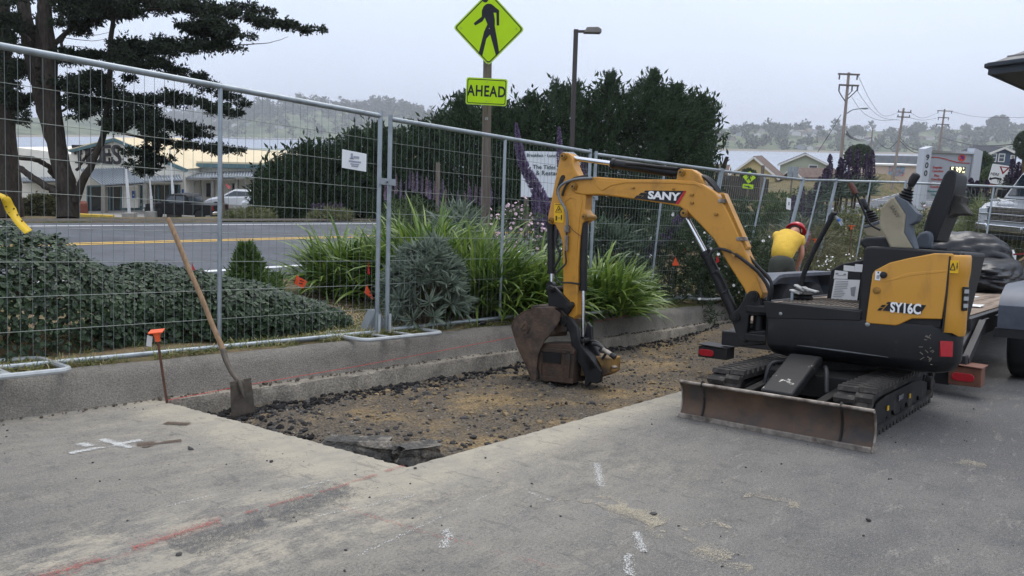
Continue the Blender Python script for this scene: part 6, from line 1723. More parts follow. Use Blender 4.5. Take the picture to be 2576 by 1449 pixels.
ck = cq('instruction_card', [(748, 1388), (778, 1215), (1006, 1222), (978, 1410)], M_wd); cq('instruction_card', [(782, 1135), (898, 1148), (895, 1214), (770, 1210)], M_wd); cq('instruction_card', [(898, 1148), (1008, 1152), (1008, 1222), (893, 1214)], M_kd); cq('instruction_card', [(862, 1090), (958, 1100), (955, 1148), (858, 1138)], M_wd); cq('instruction_card', [(962, 1080), (1030, 1085), (1026, 1152), (956, 1148)], M_wd)
m = MB()
for k in range(10):
    y0 = 1230 + k * 15; w = random.uniform(60, 120); m.prism([oX(*Zc(790 - k * 3, y0), 6.19), oX(*Zc(790 - k * 3 + w, y0 + 4), 6.19), oX(*Zc(790 - k * 3 + w, y0 + 9), 6.19), oX(*Zc(790 - k * 3, y0 + 5), 6.19)], (-.001, 0, 0))
for a, b in ((800, 1165), (870, 1172)): m.prism([oX(*Zc(a - 12, b - 6), 6.19), oX(*Zc(a + 12, b - 6), 6.19), oX(*Zc(a + 12, b + 8), 6.19), oX(*Zc(a - 12, b + 8), 6.19)], (-.001, 0, 0))
m.prism([oX(*Zc(805, 1178), 6.19), oX(*Zc(870, 1178), 6.19), oX(*Zc(870, 1183), 6.19), oX(*Zc(805, 1183), 6.19)], (-.001, 0, 0)); m.prism([oX(*Zc(920, 1290), 6.19), oX(*Zc(968, 1280), 6.19), oX(*Zc(955, 1370), 6.19), oX(*Zc(925, 1360), 6.19)], (-.001, 0, 0))
m.part('card_print', M_ink2, ck, smooth=False)['kind'] = 'stuff'
# seat
sp_ = [(5.72, 1.18, 0)]
m = MB(); q_ = [oX(*Zc(*p), 5.74) for p in ((1000, 905), (1010, 860), (1060, 838), (1230, 834), (1300, 860), (1300, 945), (1040, 945))]; m.prism(q_, (.44, 0, 0)); m.part('seat_cushion', M_seat, EX, bevel=.03, seg=3)
bk = [(1550, 880), (1565, 780), (1600, 650), (1650, 520), (1700, 400), (1748, 290), (1780, 250), (1815, 236), (1850, 248), (1862, 285), (1845, 400), (1815, 520), (1770, 650), (1710, 790), (1680, 880)]
m = MB(); m.prism([oX(*Zc(*p), 5.76) for p in bk], (.40, 0, 0)); m.part('seat_back', M_seat, EX, bevel=.035, seg=3)
m = MB(); m.prism([oX(*Zc(*p), 5.70) for p in ((1470, 945), (1480, 870), (1530, 805), (1590, 782), (1635, 800), (1645, 850), (1625, 945))], (.08, 0, 0)); m.part('seat_bolster', M_cgrey, EX, bevel=.02)
m = MB(); m.bb(5.72, 6.2, 1.05, 1.5, 1.16, 1.19); m.part('seat_base', M_k2, EX)
# left console and joystick
X_L = 5.47
m = MB(); m.prism([oX(*Zc(*p), X_L) for p in ((1178, 640), (1190, 580), (1275, 492), (1308, 480), (1412, 640), (1396, 800), (1482, 946), (1272, 940), (1232, 850), (1172, 740))], (.13, 0, 0)); lcon = m.part('left_console', M_beige, EX, bevel=.012)
m = MB(); m.prism([oX(*Zc(*p), X_L + .004) for p in ((1308, 480), (1330, 474), (1420, 520), (1500, 618), (1530, 635), (1505, 700), (1442, 732), (1462, 830), (1495, 946), (1482, 946), (1396, 800), (1412, 640))], (.122, 0, 0)); m.part('console_edge', M_cgrey, lcon, bevel=.01)
text_part('console_marking', 'SANY', .036, lcon, oX(*Zc(1312, 615), X_L - .002), (0, -.55, -.9), (0, -.9, .55), mat('embossed', S(96, 90, 76), .7), .001)


def joystick(nm, X, base, mid, top, kn, par):
    b, md, t, k = [oX(*Zc(*p), X) for p in (base, mid, top, kn)]; ax_ = (md - b); h = ax_.length; m = MB(); pr = []
    for i in range(9): r = .052 - .024 * i / 8 + (.007 if i % 2 == 0 else -.004); pr.append((r, h * i / 8))
    m.lathe(b, pr, 14, ax_); j = m.part(nm, M_k2, par, angle=20); m = MB(); m.tube([md, t], [.017, .014], 8); m.part('stick', M_k2, j)
    m = MB(); pk = curve3([t, t.lerp(k, .5) + Vector((0, .006, 0)), k], 8); m.tube(pk, [.015, .02, .024, .026, .027, .028, .028, .026, .016], 10); m.part('grip', M_seat, j)


joystick('joystick', X_L + .08, (1392, 520), (1438, 420), (1455, 395), (1515, 275), EX)
m = MB(); m.prism([oX(*Zc(*p), 6.2) for p in ((1030, 770), (1040, 735), (1180, 688), (1250, 700), (1250, 860), (1060, 835))], (.14, 0, 0)); rc2 = m.part('right_arm_console', M_beige, EX, bevel=.012)
m = MB(); m.prism([oX(*Zc(*p), 6.195) for p in ((1036, 740), (1180, 690), (1185, 720), (1040, 765))], (.15, 0, 0)); m.part('console_edge', M_cgrey, rc2, bevel=.006)
joystick('joystick', 6.26, (1115, 705), (1085, 615), (1070, 590), (1015, 500), EX)


def lever(nm, X, pts, r, knob, mk):
    q_ = curve3([oX(*Zc(*p), X) for p in pts], 14); m = MB(); m.tube(q_, r, 8); lv = m.part(nm, M_k2, EX); kq = [oX(*Zc(*p), X) for p in knob]; m = MB(); m.tube(kq, [.017, .022, .018, .014][:len(kq)], 10); m.part('lever_knob', mk, lv)


lever('dozer_lever', 6.1, ((1185, 778), (1100, 730), (1060, 660), (1000, 520), (965, 450)), .0085, ((968, 455), (945, 410), (918, 365)), mat('knob_brown', S(92, 52, 42), .5))
lever('travel_lever', 5.85, ((486, 1275), (490, 1220), (520, 1130), (600, 950), (680, 800), (740, 690)), .019, ((735, 700), (748, 660), (762, 632), (800, 632)), M_seat)
lever('travel_lever', 6.0, ((486, 1262), (495, 1210), (530, 1120), (610, 940), (690, 790), (735, 700)), .012, ((735, 705), (755, 650)), M_seat)
m = MB(); b = oX(*Zc(485, 1400), 5.85); m.lathe((b.x, b.y, .77), [(.075, 0), (.085, .02), (.075, .035), (.085, .05), (.06, .07), (.04, .1)], 14); m.part('lever_boot', M_k2, EX)
for k, (a, b_) in enumerate((((390, 1310), (480, 1345)), ((430, 1265), (520, 1320)), ((520, 1300), (630, 1330)), ((500, 1285), (560, 1320)))):
    p, q_ = oX(*Zc(*a), 5.72), oX(*Zc(*b_), 5.72); m = MB(); m.bar(p, q_, .07, .014); m.part('foot_pedal', mat('pedal_alloy', S(168, 168, 164), .5, metal=.5, var=.2, scale=20), EX, bevel=.004)
p = oX(*Zc(400, 1400), 5.70); m = MB(); m.cyl((p.x, p.y, .77), (p.x, p.y, .85), .012, n=8); m.part('pedal_post', M_galv, EX)

# --- boom, arm, bucket (drawn in the plane they swing in)
bd_ = Vector((-.1, 1, 0)).normalized(); bn = Vector((1, .1, 0)).normalized(); bo = Vector((5.76, 2.36, 0))


def Z1(zx, zy, off=0.0): return oP(1263.6 + .5008 * zx, 341.5 + .5008 * zy, bo + bn * off, bn)


def bpr(pts, off, w, nm, mm, par=None, bevel=.008, seg=2):
    m = MB(); m.prism([Z1(x, y, off) for x, y in pts], bn * w); return m.part(nm, mm, par or EX, bevel=bevel, seg=seg)


bw = .15
boom_o = [(338, 258), (342, 232), (375, 214), (470, 206), (640, 218), (868, 219), (960, 226), (1008, 244), (1062, 280), (1105, 330), (1150, 420), (1212, 560), (1285, 735), (1306, 790), (1300, 815), (1262, 835), (1232, 815), (1212, 768), (1130, 640), (1062, 522), (988, 442), (940, 396), (890, 357), (830, 344), (600, 310), (480, 296), (410, 298), (368, 290), (346, 276)]
boom = bpr(boom_o, -bw / 2, bw, 'boom', M_y, bevel=.012, seg=3)
bpr([(872, 222), (878, 182), (896, 164), (950, 168), (985, 192), (1012, 246), (960, 230)], -.06, .12, 'cylinder_lug', M_y, boom)
bpr([(470, 222), (545, 230), (850, 228), (970, 240), (1020, 268), (965, 246), (850, 238), (620, 236), (545, 250), (500, 276), (468, 250)], -bw / 2 - .006, .006, 'boom_rib', M_y, boom, .002)
bpr([(1090, 285), (1112, 288), (1232, 560), (1222, 575)], -bw / 2 + .02, bw - .05, 'hose_cover', M_y, boom, .004)
for k in range(5): bpr([(1094 + k * 4.2, 292), (1096 + k * 4.2, 292), (1206 + k * 4.2, 545), (1204 + k * 4.2, 545)], -bw / 2 + .012 - .0, .01, 'cover_rib', M_y, boom, 0)
for zx, zy in ((1100, 328), (1192, 518)): bpr([(zx - 20, zy - 10), (zx + 20, zy - 10), (zx + 22, zy + 9), (zx - 18, zy + 9)], -bw / 2 - .008, bw * .7, 'hose_clamp', M_wear, boom, .003)


def pin(zx, zy, r, off, L_, mm=M_pin, par=None, nm='pivot_pin'):
    a = Z1(zx, zy, off); m = MB(); m.lathe(a, [(r, 0), (r, L_)], 16, bn); m.lathe(a - bn * .004, [(r * .62, -.012), (r * .62, .01)], 14, bn); p_ = m.part(nm, mm, par or EX)
    m = MB(); m.lathe(a - bn * .02, [(r * .3, 0), (r * .3, .01)], 8, bn); m.part('pin_bolt', M_kd, p_)


for zx, zy, r, off, L_ in ((304, 103, .034, -.085, .17), (355, 255, .034, -.095, .19), (240, 425, .028, -.09, .18), (410, 407, .028, -.09, .18), (896, 184, .03, -.085, .17), (911, 389, .032, -.1, .2)): pin(zx, zy, r, off, L_)
for zx, zy, s in ((655, 262, .016), (858, 268, .014), (950, 297, .02), (950, 337, .02), (1072, 395, .02)): a = Z1(zx, zy, -bw / 2 - .01); m = MB(); m.box(a, (s, s * 1.4, s)); m.part('boom_fitting', M_pin, boom, bevel=.003)
# boom decals
D0 = -bw / 2 - .003
bpr([(688, 318), (740, 275), (920, 277), (868, 342)], D0, .002, 'brand_decal', M_kd, boom, 0)
bpr([(868, 342), (912, 277), (922, 278), (884, 344)], D0 - .002, .002, 'brand_decal', M_rd, boom, 0)
for q_ in ([(658, 316), (674, 300), (704, 301), (690, 317)], [(682, 298), (696, 286), (726, 288), (714, 301)], [(708, 284), (718, 275), (742, 276), (732, 287)]): bpr(q_, D0, .002, 'brand_decal', M_kd, boom, 0)
xd = (Z1(880, 312, D0) - Z1(730, 302, D0)).normalized(); text_part('brand_lettering', 'SANY', .086, boom, Z1(808, 304, D0 - .003), xd, (0, .25 * 0, 1), M_wd, .001, 1.0, .0035, 1.28)
# arm (dipper)
arm_o = [(284, 122), (288, 98), (306, 84), (332, 86), (348, 104), (356, 150), (374, 192), (400, 218), (420, 290), (412, 372), (430, 400), (428, 420), (400, 440), (388, 520), (380, 640), (374, 900), (352, 925), (318, 905), (306, 850), (304, 790), (302, 640), (300, 535), (286, 490), (262, 445), (240, 444), (226, 430), (228, 405), (242, 335), (262, 232)]
arm = bpr(arm_o, -.065, .13, 'arm', M_y, bevel=.01, seg=3)
bpr([(300, 330), (318, 306), (350, 300), (392, 300), (400, 330), (386, 420), (378, 520), (370, 600), (368, 320), (340, 312), (316, 330), (310, 360)], -.071, .006, 'arm_rib', M_y, arm, .002)
m = MB(); m.prism([Z1(x, y, -.07) for x, y in ((290, 210), (298, 198), (310, 198), (314, 210), (286, 262), (272, 300), (270, 270))], bn * .004); m.part('arm_slot', M_fr, arm, smooth=False)
wl2 = bpr([(259, 338), (307, 342), (306, 438), (259, 434)], -.069, .003, 'warning_label', M_yd, arm, 0)
m = MB()
tri = [Z1(282, 352, -.072), Z1(298, 384, -.072), Z1(266, 384, -.072)]
for i in range(3): m.bar(tri[i], tri[(i + 1) % 3], .003, .004, bn)
m.bar(Z1(278, 376, -.072), Z1(288, 366, -.072), .008, .003, bn); m.bar(Z1(296, 398, -.072), Z1(296, 422, -.072), .009, .003, bn); m.bar(Z1(270, 402, -.072), Z1(270, 426, -.072), .014, .003, bn); m.bar(Z1(277, 413, -.072), Z1(291, 413, -.072), .004, .003, bn); m.bar(Z1(264, 344, -.072), Z1(300, 347, -.072), .004, .003, bn)
m.part('warning_print', M_kd, wl2, smooth=False)['kind'] = 'stuff'


def ram(nm, a, b, c, r, rr, off=0.0):
    """barrel a-b, rod b-c (crop pixels)"""
    A_, B_, C2 = Z1(*a, off), Z1(*b, off), Z1(*c, off); m = MB(); m.tube([A_, B_], r, 16); m.tube([B_ - (B_ - A_).normalized() * .03, B_ + (B_ - A_).normalized() * .005], r * 1.12, 16); o_ = m.part(nm, M_k, EX)
    m = MB(); m.tube([B_, C2], rr, 12); m.part('ram_rod', M_chr, o_); m = MB(); m.lathe(C2 - bn * .03, [(rr * 1.9, 0), (rr * 1.9, .06)], 14, bn); m.part('ram_eye', M_k, o_); m = MB(); m.lathe(A_ - bn * .03, [(r * 1.05, 0), (r * 1.05, .06)], 14, bn); m.part('ram_eye', M_k, o_)
    return o_


ac = ram('arm_cylinder', (885, 188), (552, 140), (318, 108), .041, .021)
m = MB(); m.tube(curve3([Z1(880, 165, -.045), Z1(780, 155, -.05), Z1(700, 145, -.05), Z1(620, 140, -.045)], 8), .012, 7); m.part('ram_pipe', M_k, ac)
ram('boom_cylinder', (1168, 905), (1018, 585), (914, 392), .042, .021)
ram('bucket_cylinder', (244, 440), (246, 690), (246, 752), .036, .02, -.0)
ram('thumb_cylinder', (412, 420), (405, 775), (405, 1025), .034, .018, -.02)
m = MB(); m.tube(curve3([Z1(275, 470, -.05), Z1(268, 540, -.055), Z1(290, 600, -.055), Z1(262, 660, -.05)], 10), .012, 7); m.part('ram_hose', M_hose, EX)


def hose(pts, r, mm=M_hose, nm='hydraulic_hose'): m = MB(); m.tube(curve3([Z1(x, y, o) for x, y, o in pts], 26), r, 8); return m.part(nm, mm, EX)


hose(((452, 213, -.09), (370, 218, -.1), (310, 238, -.11), (280, 272, -.11), (288, 318, -.11), (318, 375, -.11), (326, 440, -.1), (322, 475, -.09)), .0125, M_hoseg)
hose(((430, 200, -.03), (360, 215, -.08), (320, 250, -.09), (300, 300, -.08)), .011)
hose(((322, 475, -.09), (320, 540, -.09), (316, 590, -.09), (318, 640, -.09), (285, 675, -.1), (266, 700, -.1), (285, 735, -.1), (340, 738, -.09), (388, 745, -.06)), .0085)
bpr([(310, 450), (333, 450), (331, 486), (310, 486)], -.1, .03, 'hose_coupling', M_wear, EX, .003); bpr([(312, 500), (328, 500), (326, 580), (312, 580)], -.1, .022, 'hose_coupling', M_wear, EX, .004)
for k, (r, o) in enumerate(((.012, -.1), (.012, -.075), (.013, -.05), (.012, -.02))):
    hose(((1040 + k * 4, 640 + k * 4, o), (1046, 590, o - .01), (1085, 568, o - .02), (1150, 585, o - .02), (1220, 630 + k * 3, o - .02), (1290, 690 + k * 5, o - .01), (1338, 770 + k * 4, o), (1330 + k * 5, 840, o + .02), (1305, 880, o + .03)) if k < 2 else
         ((1190, 560, o + .05), (1230, 600, o + .04), (1290, 640 + 12 * k, o + .03), (1340, 700 + 8 * k, o + .02), (1352, 770, o), (1335, 850, o)), r)
for k in range(3): hose(((985 + k * 9, 200, .0 + .03 * k), (1020 + k * 9, 215, .03 * k), (1055 + k * 9, 250, .03 * k), (1078 + k * 8, 285, .03 * k)), .012)
hose(((600, 224, -.03), (700, 230, -.03), (800, 228, -.03)), .011); hose(((460, 215, -.06), (540, 222, -.055), (640, 226, -.05)), .01, M_y, 'hydraulic_pipe')
bpr([(1150, 580), (1170, 586), (1165, 612), (1146, 606)], -.13, .03, 'hose_clamp', M_pin, EX, .003)
hose(((1060, 690, -.06), (1080, 680, -.07), (1110, 720, -.07), (1130, 770, -.07), (1105, 790, -.06)), .009); hose(((330, 450, -.1), (360, 480, -.09), (395, 505, -.07)), .003)
# swing bracket
bpr([(1186, 862), (1222, 796), (1252, 780), (1286, 798), (1300, 870), (1330, 878), (1330, 905), (1240, 905), (1228, 1000), (1232, 1040), (1186, 1035), (1160, 960), (1146, 915), (1152, 890)], -.1, .055, 'swing_bracket', M_k, EX, .01)
bpr([(1186, 862), (1222, 796), (1252, 780), (1286, 798), (1300, 870), (1330, 878), (1330, 905), (1240, 905), (1228, 1000), (1232, 1040), (1186, 1035), (1160, 960), (1146, 915), (1152, 890)], .05, .055, 'swing_bracket', M_k, EX, .01)
bpr([(1225, 985), (1320, 975), (1340, 1005), (1330, 1050), (1200, 1060)], -.09, .18, 'swing_knuckle', M_k, EX, .012)
c = Z1(1290, 960, 0); m = MB(); m.cyl((c.x, c.y, .42), (c.x, c.y, .76), .05, n=16); m.part('king_pin', M_k, EX)
m = MB(); m.bb(c.x - .14, c.x + .14, 2.14, c.y + .06, .44, .50); m.bb(c.x - .14, c.x + .14, 2.14, c.y + .06, .66, .72); m.part('swing_mount', M_k, EX, bevel=.01)
for zx, zy, r in ((1254, 806, .042), (1165, 912, .036)): pin(zx, zy, r, -.125, .25, M_fr)
m = MB(); m.cyl(Z1(1240, 960, -.02), Z1(1330, 955, .04), .028, n=12); m.part('swing_cylinder', M_k, EX)
# bucket: shell, two cheeks, teeth, ears
cheek = [(46, 960), (60, 916), (100, 886), (160, 864), (258, 866), (288, 892), (285, 930), (250, 985), (212, 1030), (190, 1070), (176, 1110), (168, 1180), (166, 1232), (146, 1226), (116, 1150), (72, 1052)]
BW0, BWW = -.2, .36
for off in (BW0, BW0 + BWW - .016): bk_ = bpr(cheek, off, .016, 'bucket_cheek', M_rust, EX, .004)
m = MB(); path = [(262, 864), (160, 862), (100, 884), (58, 914), (43, 960), (70, 1054), (114, 1152), (146, 1228)]
A_ = [Z1(x, y, BW0) for x, y in path]; inn = [Z1(x + 10, y + 4, BW0) for x, y in path]; n = len(path); V = A_ + inn + [p + bn * BWW for p in A_] + [p + bn * BWW for p in inn]
m.add(V, [(i, i + 1, 2 * n + i + 1, 2 * n + i) for i in range(n - 1)] + [(n + i, 3 * n + i, 3 * n + i + 1, n + i + 1) for i in range(n - 1)] + [(i, n + i, n + i + 1, i + 1) for i in range(n - 1)] + [(2 * n + i, 2 * n + i + 1, 3 * n + i + 1, 3 * n + i) for i in range(n - 1)]); shell = m.part('bucket_shell', M_rust, EX, angle=50)
for k in range(4):
    o = BW0 + .02 + k * (BWW - .09) / 3; bpr([(112, 1150), (140, 1146), (168, 1200), (166, 1238), (158, 1246), (146, 1228)], o, .05, 'bucket_tooth', M_wear, EX, .004)
for q_ in ([(110, 932), (138, 962), (130, 968), (110, 946), (92, 972), (100, 994), (92, 994), (80, 970)], [(138, 962), (120, 996), (98, 998), (98, 990), (114, 988), (128, 966)], [(96, 968), (120, 968), (120, 976), (96, 976)]): bpr(q_, BW0 - .008, .008, 'bucket_emblem', M_rust, EX, .001)
for o in (-.1, .06): bpr([(215, 765), (235, 750), (262, 760), (330, 830), (345, 870), (320, 905), (255, 905), (230, 870), (228, 810)], o, .035, 'bucket_link', M_k, EX, .006)
bpr([(140, 860), (150, 852), (180, 850), (260, 858), (300, 880), (340, 930), (320, 985), (270, 990), (230, 950), (180, 880)], -.11, .22, 'bucket_ear', M_rust, EX, .008)
for zx, zy, r in ((248, 892, .036), (298, 935, .04), (238, 772, .028), (328, 852, .03)): pin(zx, zy, r, -.14, .25, M_fr)
m = MB(); m.cyl(Z1(225, 990, -.15), Z1(315, 985, .02), .036, n=14); m.part('bucket_crossbar', M_rust, EX)
# thumb
th_o = [(312, 905), (340, 912), (372, 962), (382, 1020), (400, 1062), (440, 1115), (478, 1160), (496, 1185), (492, 1235), (470, 1246), (440, 1240), (424, 1262), (410, 1255), (414, 1215), (404, 1185), (372, 1120), (346, 1050), (334, 985), (310, 950)]
for o in (-.12, .02): bpr(th_o, o, .045, 'thumb_plate', M_k, EX, .006)
bpr([(425, 935), (446, 960), (450, 1040), (478, 1090), (502, 1150), (500, 1190), (478, 1175), (432, 1110), (408, 1050), (415, 985)], .0, .04, 'thumb_plate', M_k, EX, .006)
bpr([(392, 1055), (440, 1112), (470, 1165), (440, 1190), (400, 1120)], -.12, .18, 'thumb_web', M_k, EX, .006)
pin(405, 1030, .022, -.1, .14, M_fr)
text_part('thumb_marking', 'HULK', .045, EX, Z1(388, 1105, -.125), Z1(410, 1160, 0) - Z1(370, 1060, 0), Z1(420, 1090, 0) - Z1(380, 1110, 0), mat('embossed_dark', S(60, 60, 62), .6), .001) if False else None

# the steel block gripped between bucket and thumb
q0 = Z1(265, 1240, -.1)
BX = thing('breaker_attachment', 'rusty steel breaker box gripped between the bucket and thumb', 'attachment', (q0.x, q0.y, TZ), 'lot')
bf = -.17
bpr([(172, 1062), (205, 1042), (332, 1046), (362, 1082), (352, 1244), (300, 1246), (188, 1226), (172, 1140)], bf + .014, .26, 'casing', M_rust2, BX, .008)
bpr([(172, 1062), (362, 1078), (358, 1098), (172, 1080)], bf, .014, 'casing_rib', M_rust2, BX, .003); bpr([(186, 1205), (354, 1222), (352, 1246), (188, 1228)], bf, .014, 'casing_rib', M_rust2, BX, .003)
bpr([(318, 1080), (342, 1082), (332, 1226), (308, 1222)], bf, .014, 'casing_rib', M_rust2, BX, .003); bpr([(172, 1062), (194, 1064), (194, 1226), (172, 1140)], bf, .014, 'casing_rib', M_rust2, BX, .003)
bpr([(206, 1078), (296, 1086), (290, 1146), (202, 1136)], bf + .008, .008, 'casing_recess_dark', M_kd, BX, 0)  # solid black plate: the shade inside the recess put in as colour
bpr([(360, 1110), (430, 1100), (545, 1118), (540, 1192), (500, 1212), (360, 1205)], -.02, .2, 'breaker_body', mat('faded_yellow', S(140, 108, 56), .7, var=.3, scale=8, c2=S(80, 66, 52), m2=(.45, .62), s2=6), BX, .012)
for pts, r in ((((452, 1045, -.05), (480, 1050, -.06), (515, 1075, -.07), (545, 1100, -.08)), .016), (((430, 1030, .0), (470, 1035, -.01), (505, 1060, -.02), (520, 1090, -.03), (500, 1120, -.02)), .012)):
    m = MB(); m.tube(curve3([Z1(x, y, o) for x, y, o in pts], 12), r, 8); m.part('breaker_hose', M_hose, BX)
m = MB(); m.tube([Z1(505, 1072, -.07), Z1(552, 1104, -.08)], .02, 10); m.part('hose_coupling', M_wear, BX); m = MB(); m.tube([Z1(545, 1098, -.08), Z1(566, 1114, -.082)], .024, 10); m.part('coupling_cap', M_kd, BX)
m = MB(); m.sphere(Z1(562, 1162, -.0), .03, (1, 1, .5), 10, 6); m.part('breaker_plug', M_wear, BX)


# ------------------------------------------------------------------ equipment trailer
M_tblk = mat('trailer_black', S(36, 36, 38), .55, var=.2, scale=8, c2=S(70, 64, 58), m2=(.58, .75), s2=6)
M_fend = mat('fender_grey', S(86, 92, 102), .5, var=.1, scale=5, c2=S(70, 75, 84), m2=(.45, .7), s2=3, metal=.2)
M_plank = mat('deck_plank', S(138, 122, 106), .85, var=.2, scale=4, c2=S(104, 88, 74), m2=(.48, .66), s2=3, stretch=(.35, 3, 3), bump=.3, bscale=30)
M_tyre = mat('tyre_rubber', S(30, 30, 31), .85, var=.15, scale=20); M_brn = mat('rusty_housing', S(112, 74, 58), .7, var=.2, scale=14)
TRL = thing('equipment_trailer', 'flat equipment trailer with plank deck behind the excavator', 'trailer', (10.2, 2.15, 0), 'lot')
zd = .60
for k in range(10):
    y0 = 1.26 + k * .1785
    m = MB(); z_ = zd + random.uniform(-.003, .003); m.bb(7.50, 15.0, y0, y0 + .17, z_ - .04, z_); m.part('plank', M_plank, TRL, bevel=.004)
    m = MB(); m.prism([(7.49, y0, zd - .04), (7.49, y0, zd), (7.08, y0, .46), (7.08, y0, .42)], (0, .17, 0)); m.part('plank', M_plank, TRL)
for y in (1.19, 3.11):
    m = MB(); m.bb(7.5, 15.1, y - .03, y + .03, .42, .605); m.part('side_rail', M_tblk, TRL, bevel=.006)
    m = MB(); m.bar((7.75, y, .50), (7.05, y, .27), .06, .15, (0, 0, 1)); m.part('dovetail_rail', M_tblk, TRL, bevel=.006)
    for x in (8.5, 9.2, 10.8, 11.6): m = MB(); m.bar((x - .6, y - .06 if y < 2 else y + .06, .565), (x - .32, y - .06 if y < 2 else y + .06, .565), .02, .02); m.part('stake_loop', M_tblk, TRL)
for x in (7.3, 8.4, 9.2, 10.0, 10.8, 11.6, 12.4, 13.2, 14.4): m = MB(); m.bb(x - .03, x + .03, 1.22, 3.08, .42 if x > 8 else .30, .54 if x > 8 else .40); m.part('cross_member', M_tblk, TRL)
m = MB(); m.bb(7.0, 7.1, 1.1, 3.2, .20, .34); m.part('rear_beam', M_tblk, TRL, bevel=.01)
for (y0, y1, z0, z1, hm) in ((.985, 1.215, .10, .25, M_brn), (3.12, 3.42, .06, .17, M_tblk)):
    m = MB(); m.bb(6.96, 7.14, y0, y1, z0, z1); m.prism([(6.94, y0 - .01, z1 + .001), (7.2, y0 - .01, z1 + .001), (7.2, y1 + .01, z1 + .014), (6.94, y1 + .01, z1 + .014)], (0, 0, .01)); h_ = m.part('light_housing', hm, TRL, bevel=.006)
    cy = (y0 + y1) / 2 + (.06 if y0 > 2 else .01); m = MB(); m.prism([Vector((6.958, cy + x, (z0 + z1) / 2 - .005 + z)) for x, z in rrect(.16, .066, .032, 5)], (-.012, 0, 0)); m.part('light_lens', M_red, h_, bevel=.004)
m = MB(); m.bar((7.08, 1.12, .28), (7.8, 1.12, .55), .05, .07); m.part('ramp_brace', M_tblk, TRL); m = MB(); m.cyl((7.55, 1.12, .42), (7.55, 1.22, .42), .03, n=10); m.part('ramp_pin', M_brn, TRL); m = MB(); m.bb(7.04, 7.2, 1.22, 1.36, .08, .30); m.part('ramp_hinge', M_tblk, TRL, bevel=.006)
for (ya, yb, xo, zo) in ((.745, 1.01, -.22, 0.02), (3.28, 3.54, .3, -.01)):
    pr = [(8.02, .50), (8.02, .70), (8.10, .78), (8.34, .865), (8.5, .88), (10.3, .89), (10.45, .84), (10.6, .70), (10.6, .50), (10.55, .50), (10.55, .69), (10.42, .80), (10.3, .85), (8.5, .84), (8.36, .825), (8.14, .75), (8.07, .69), (8.07, .50)]
    m = MB(); m.prism([(x + xo, ya, z + zo) for x, z in pr], (0, yb - ya, 0)); fd = m.part('fender', M_fend, TRL, angle=40)
    m = MB(); yo = ya if ya < 2 else yb - .012; m.prism([(x + xo, yo, z + zo) for x, z in ((8.04, .52), (8.04, .69), (8.12, .76), (8.34, .85), (10.3, .87), (10.43, .82), (10.58, .69), (10.58, .52))], (0, .012, 0)); m.part('fender_skirt', M_fend, fd)
    m = MB(); m.bb(8.03 + xo, 8.07 + xo, ya - .02, yb + .02, .44, .52); m.part('fender_step', M_tblk, fd)
    for xw in (8.85, 9.75):
        m = MB(); yc = (ya + yb) / 2; m.lathe((xw + xo, yc - .115, .37), [(.20, 0), (.31, 0), (.355, .025), (.37, .06), (.37, .17), (.355, .205), (.31, .23), (.20, .23)], 26, (0, 1, 0)); wh = m.part('wheel', M_tyre, TRL)
        m = MB(); m.lathe((xw + xo, yc - .11, .37), [(.205, .02), (.19, .05), (.09, .06), (.07, .03), (.0, .03)], 18, (0, 1, 0)); m.part('rim', M_wear, wh)

# covered load on the deck
M_tarp = mat('black_plastic_sheet', S(25, 26, 30), .4, var=.15, scale=3, bump=.8, bscale=5, spec=.5)
M_tarpg = mat('grey_tarpaulin', S(84, 86, 94), .5, var=.1, scale=3, bump=.4, bscale=12, spec=.4)


def bundle(label, c, sz, rz, seed, m, tilt=0.0, top=1.0, e=None, pw=5.0):
    bm = bmesh.new(); bmesh.ops.create_cube(bm, size=2); bmesh.ops.subdivide_edges(bm, edges=bm.edges, cuts=20, use_grid_fill=True)
    for v in bm.verts:
        q_ = v.co.copy(); k = (abs(q_.x) ** pw + abs(q_.y) ** pw + abs(q_.z) ** pw) ** (-1 / pw); q_ *= k
        n_ = .07 * (float(fbm(q_.x * 3 + seed, q_.y * 2.4 + q_.z * 2, seed, 3)) - .45) + .06 * (abs(math.sin(q_.x * 5 + q_.y * 4 + 3 * math.sin(q_.z * 3 + seed))) - .5) + .05 * (abs(math.sin(q_.y * 7 - q_.z * 6 + seed)) - .5)
        q_ *= 1 + n_; zt = q_.z
        v.co = Vector((q_.x * sz[0] / 2, q_.y * sz[1] / 2 * (1 - .12 * max(zt, 0)), q_.z * sz[2] / 2 * (1 + tilt * q_.x + top * .0)))
        if v.co.z < -sz[2] / 2 * .9: v.co.z = -sz[2] / 2 * .97
    me = bpy.data.meshes.new('covered_bundle'); bm.to_mesh(me); bm.free(); me.materials.append(m); me.polygons.foreach_set('use_smooth', [True] * len(me.polygons)); me.set_sharp_from_angle(angle=math.radians(38))
    return tagit(link('covered_bundle', me, None, 'lot', c, rz), label, 'covered load', 'plastic-wrapped load on the trailer')


